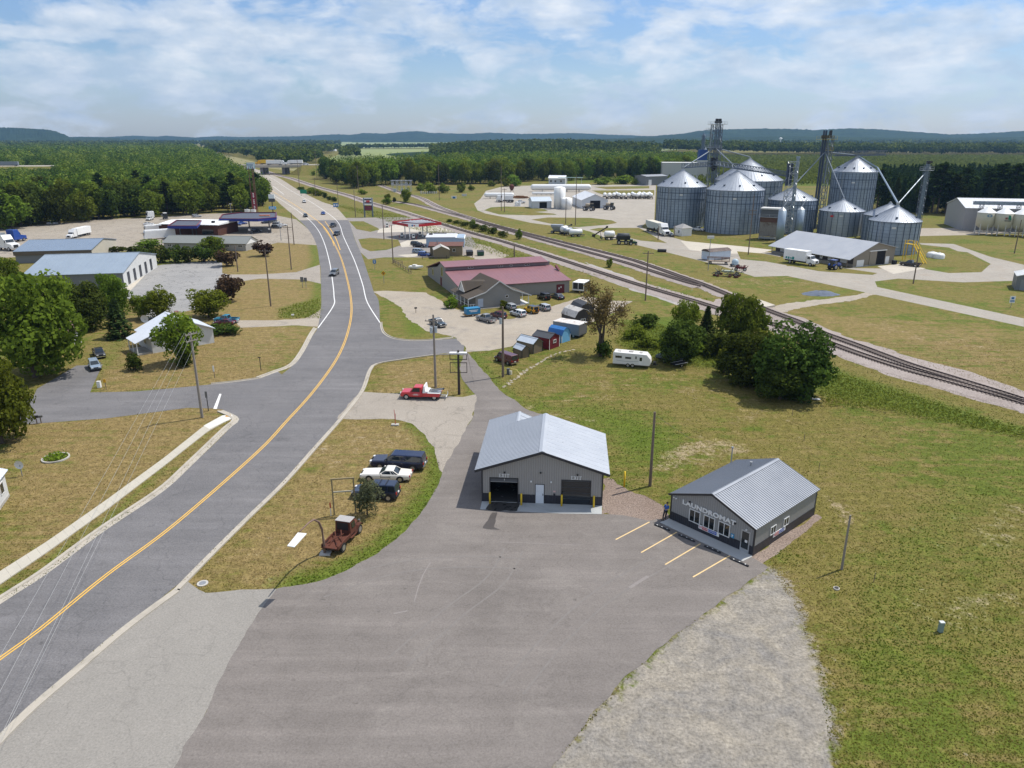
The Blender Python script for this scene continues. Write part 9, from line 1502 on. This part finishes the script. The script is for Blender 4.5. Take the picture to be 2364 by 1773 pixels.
tint=np.clip(.36+.45*gi(GRID[4])+.5*gi(GRID[3])-.6*gi(GRID[2])+rng.normal(0,.14,n),0,1);sz=.026+.036*rng.uniform(0,1,n)+.02*gi(GRID[2])+.0003*Q[:,1];c=np.c_[Q,sz*.35];nn=rng.normal(0,.6,(n,3));nn[:,2]=np.abs(nn[:,2])+.55;nn/=np.linalg.norm(nn,axis=1)[:,None]
o=bpy.data.objects.new('grass_tufts',quads(c,nn,sz,tint,rng,'grass_tufts',leafmat('grass_blade',0,0,.3,[(0,(.062,.11,.012)),(.35,(.125,.13,.022)),(.65,(.21,.165,.055)),(1,(.34,.26,.12))]),.6));COL.objects.link(o);tag(o,'short dry and green grass tufts over the lawns','grass',kind='stuff')
# ================================================================ fields, hills, sky, light, camera
def field(pts,c,c2,z,name='field'):
    structure(MB().sheet([W('d',*p) for p in pts],z),name,paving('field_'+str(c),c,c2,0,.6,.4))
field([(690,352),(735,366),(905,366),(940,345),(930,322),(760,322)],(.17,.21,.065),(.24,.27,.1),.2);field([(735,321),(1090,319.5),(1110,307),(720,307)],(.17,.22,.085),(.24,.28,.12),.4);field([(1265,331),(1350,331),(1500,322),(1490,307),(1275,305)],(.17,.22,.08),(.26,.29,.13),.3)
field([(-100,306),(85,306),(82,303),(-100,302.8)],(.2,.27,.1),(.24,.3,.13),.8);field([(1640,322),(1760,322),(1750,316),(1650,316)],(.19,.24,.09),(.24,.27,.13),.5);field([(480,352),(560,362),(690,374),(735,378),(560,352),(470,330)],(.2,.19,.08),(.25,.22,.1),.05)
HM,t=newmat('wooded_hill',.95,0,.05);p=t.pos();a=t.noise(t.scaled(p,(1,1,2)),.012,6,.7);b=t.noise(p,.0016,4,.6);t.ln(t.mix(t.ramp(t.math('ADD',t.math('MULTIPLY',a,.7),t.math('MULTIPLY',b,.3)),[(.35,0),(.65,1)]),(.01,.024,.01),(.035,.06,.022)),t.b.inputs['Base Color']);t.bump(a,1.0,14)
def hill(prof,dist,depth,seed,n=260,rough=.035):
    """ridge whose skyline passes through given columns and rows, standing at its own distance with real depth"""
    rng=np.random.default_rng(seed);X=np.array([p_[0] for p_ in prof],float);Y=np.array([p_[1] for p_ in prof],float);xx=np.linspace(X[0],X[-1],n);yy=np.interp(xx,X,Y);zc=dist*CP;top=np.maximum(6,CAMH+dist*np.array([(-SP+v*CP)/(CP+v*SP) for v in(PCY-yy*1.0687)/FOC]));wx=(xx*1.0687-PCX)/FOC*(dist*CP+CAMH*SP);rows=16;V=[];F_2=[]
    nz=np.cumsum(rng.normal(0,1,n+60));nz=np.convolve(nz-np.convolve(nz,np.ones(30)/30,'same'),np.ones(3)/3,'same')[:n]
    for j in range(rows):
        s=j/(rows-1)*2-1;f=max(0,1-abs(s)**1.6);lump=rng.normal(0,rough,n)
        for i in range(n):V.append((wx[i]*(1+s*depth/dist*.5),dist+s*depth/2+25*nz[i%n]*.1,max(-4,top[i]*f*(1+lump[i]*(1 if f<.97 else .6))-(4 if f<.02 else 0))))
    for j in range(rows-1):
        for i in range(n-1):F_2.append((j*n+i,j*n+i+1,(j+1)*n+i+1,(j+1)*n+i))
    o=MB().add(V,F_2).build('hills',HM,None,True);tag(o,kind='structure')
hill([(-260,278),(0,275),(30,276),(60,277),(100,279),(125,283),(140,289),(152,296),(200,297),(260,298)],4800,1300,1);hill([(120,297),(180,295),(230,296),(290,293),(340,295),(360,293),(420,297),(470,294),(520,296),(580,295),(650,294),(720,290),(760,291),(790,287),(830,289),(870,284.5),(905,283),(930,287),(1000,289),(1040,287.5),(1060,286.5),(1120,289),(1180,289),(1240,287),(1300,290),(1360,292),(1400,294)],7200,1500,2)
hill([(1370,296),(1420,293),(1470,289),(1500,284),(1530,280),(1580,279),(1640,277.5),(1700,278.5),(1760,281),(1830,277),(1880,278),(1920,281),(1990,286),(2050,290),(2110,288.5),(2180,284),(2212,282.5),(2300,281),(2420,284)],5200,1700,3);hill([(1250,300),(1420,298),(1560,297),(1700,294),(1830,296),(1990,298),(2110,297),(2300,295),(2450,296)],3900,900,4)
hill([(760,304),(900,303.2),(1100,303),(1300,303.5),(1400,304)],6000,500,5)
# wooded knoll under the middle belt
mb=MB();nx_,ny_=40,30;X0,X1,Y0_,Y1_=-700,900,1050,2450;V=[]
for j in range(ny_):
    for i in range(nx_):x,y=X0+(X1-X0)*i/(nx_-1),Y0_+(Y1_-Y0_)*j/(ny_-1);V.append((x,y,float(hz_(np.array([[x,y]]))[0])-4))
mb.add(V,[(j*nx_+i,j*nx_+i+1,(j+1)*nx_+i+1,(j+1)*nx_+i) for j in range(ny_-1) for i in range(nx_-1)]);structure(mb,'knoll',bpy.data.materials['wooded_hill'])
# haze: even air around the whole scene
hb=MB().box(-8300,8300,-400,9000,-5,420).build('haze',None,None);tag(hb,'thin even summer haze filling the valley air','haze',kind='stuff')
m=bpy.data.materials.new('haze_air');m.use_nodes=True;nt=m.node_tree;nt.nodes.remove(nt.nodes['Principled BSDF']);v=nt.nodes.new('ShaderNodeVolumePrincipled');v.inputs['Color'].default_value=(.34,.6,1.0,1);v.inputs['Density'].default_value=HAZE;v.inputs['Anisotropy'].default_value=.2;nt.links.new(v.outputs[0],nt.nodes['Material Output'].inputs['Volume']);hb.data.materials.append(m)
SUN_EL,SUN_AZ=radians(60.3),radians(27)  # direction towards the sun, azimuth counter-clockwise from +x
w=bpy.data.worlds.new('World');SC.world=w;w.use_nodes=True;n=w.node_tree.nodes;l=w.node_tree.links;bg=n['Background'];sky=n.new('ShaderNodeTexSky');sky.sky_type='NISHITA';sky.sun_disc=False;sky.sun_elevation=SUN_EL;sky.sun_rotation=radians(90)-SUN_AZ;sky.air_density=1.3;sky.dust_density=.6;sky.ozone_density=2.0
class WT(NT):
    def __init__(s):s.t=w.node_tree;s.n=n;s.l=l;s.b=bg
t=WT();d=t.vec('Generated');sx=n.new('ShaderNodeSeparateXYZ');l.new(d,sx.inputs[0]);dv=t.scaled(d,(1,1,2.6))
cl=t.noise(dv,11,9,.58,.3);lg=t.noise(dv,2.6,3,.5);cv=t.math('ADD',t.math('ADD',t.math('MULTIPLY',cl,.8),t.math('MULTIPLY',lg,.4)),t.math('MULTIPLY',t.math('SUBTRACT',t.math('MINIMUM',sx.outputs[2],.1),.065),1.1));cover=t.ramp(cv,[(.54,0),(.64,.7),(.76,1)]);shade=t.ramp(t.noise(dv,14,7,.6),[(.35,0),(.65,1)])
ccol=t.mix(shade,(5.6,6.7,8.0),(9.6,9.9,10.2));l.new(t.mix(t.math('MULTIPLY',cover,.9),t.mix(1.0,sky.outputs[0],t.ramp(sx.outputs[2],[(0,(1.2,1.35,1.7)),(.1,(.8,.97,1.35)),(.4,(.74,.9,1.28))]),'MULTIPLY'),ccol),bg.inputs['Color']);bg.inputs['Strength'].default_value=SKYS
sl=bpy.data.lights.new('sun','SUN');sl.energy=SUNE;sl.angle=radians(.53);sl.color=(1,.955,.88);so=bpy.data.objects.new('sun',sl);COL.objects.link(so);so.rotation_euler=(pi/2-SUN_EL,0,SUN_AZ+pi/2)
cam=bpy.data.cameras.new('camera');co=bpy.data.objects.new('camera',cam);COL.objects.link(co);co.location=(0,0,CAMH);co.rotation_euler=(pi/2-PITCH,0,0);cam.sensor_width=36;cam.lens=36*FOC/2364;cam.clip_start=.5;cam.clip_end=30000;SC.camera=co
SC.view_settings.view_transform='Standard';SC.view_settings.look='None';SC.view_settings.exposure=EXPO;SC.view_settings.gamma=1
SC.cycles.max_bounces=6;SC.cycles.diffuse_bounces=2;SC.cycles.glossy_bounces=2;SC.cycles.transmission_bounces=3;SC.cycles.volume_bounces=0;SC.cycles.transparent_max_bounces=4;SC.cycles.use_denoising=True
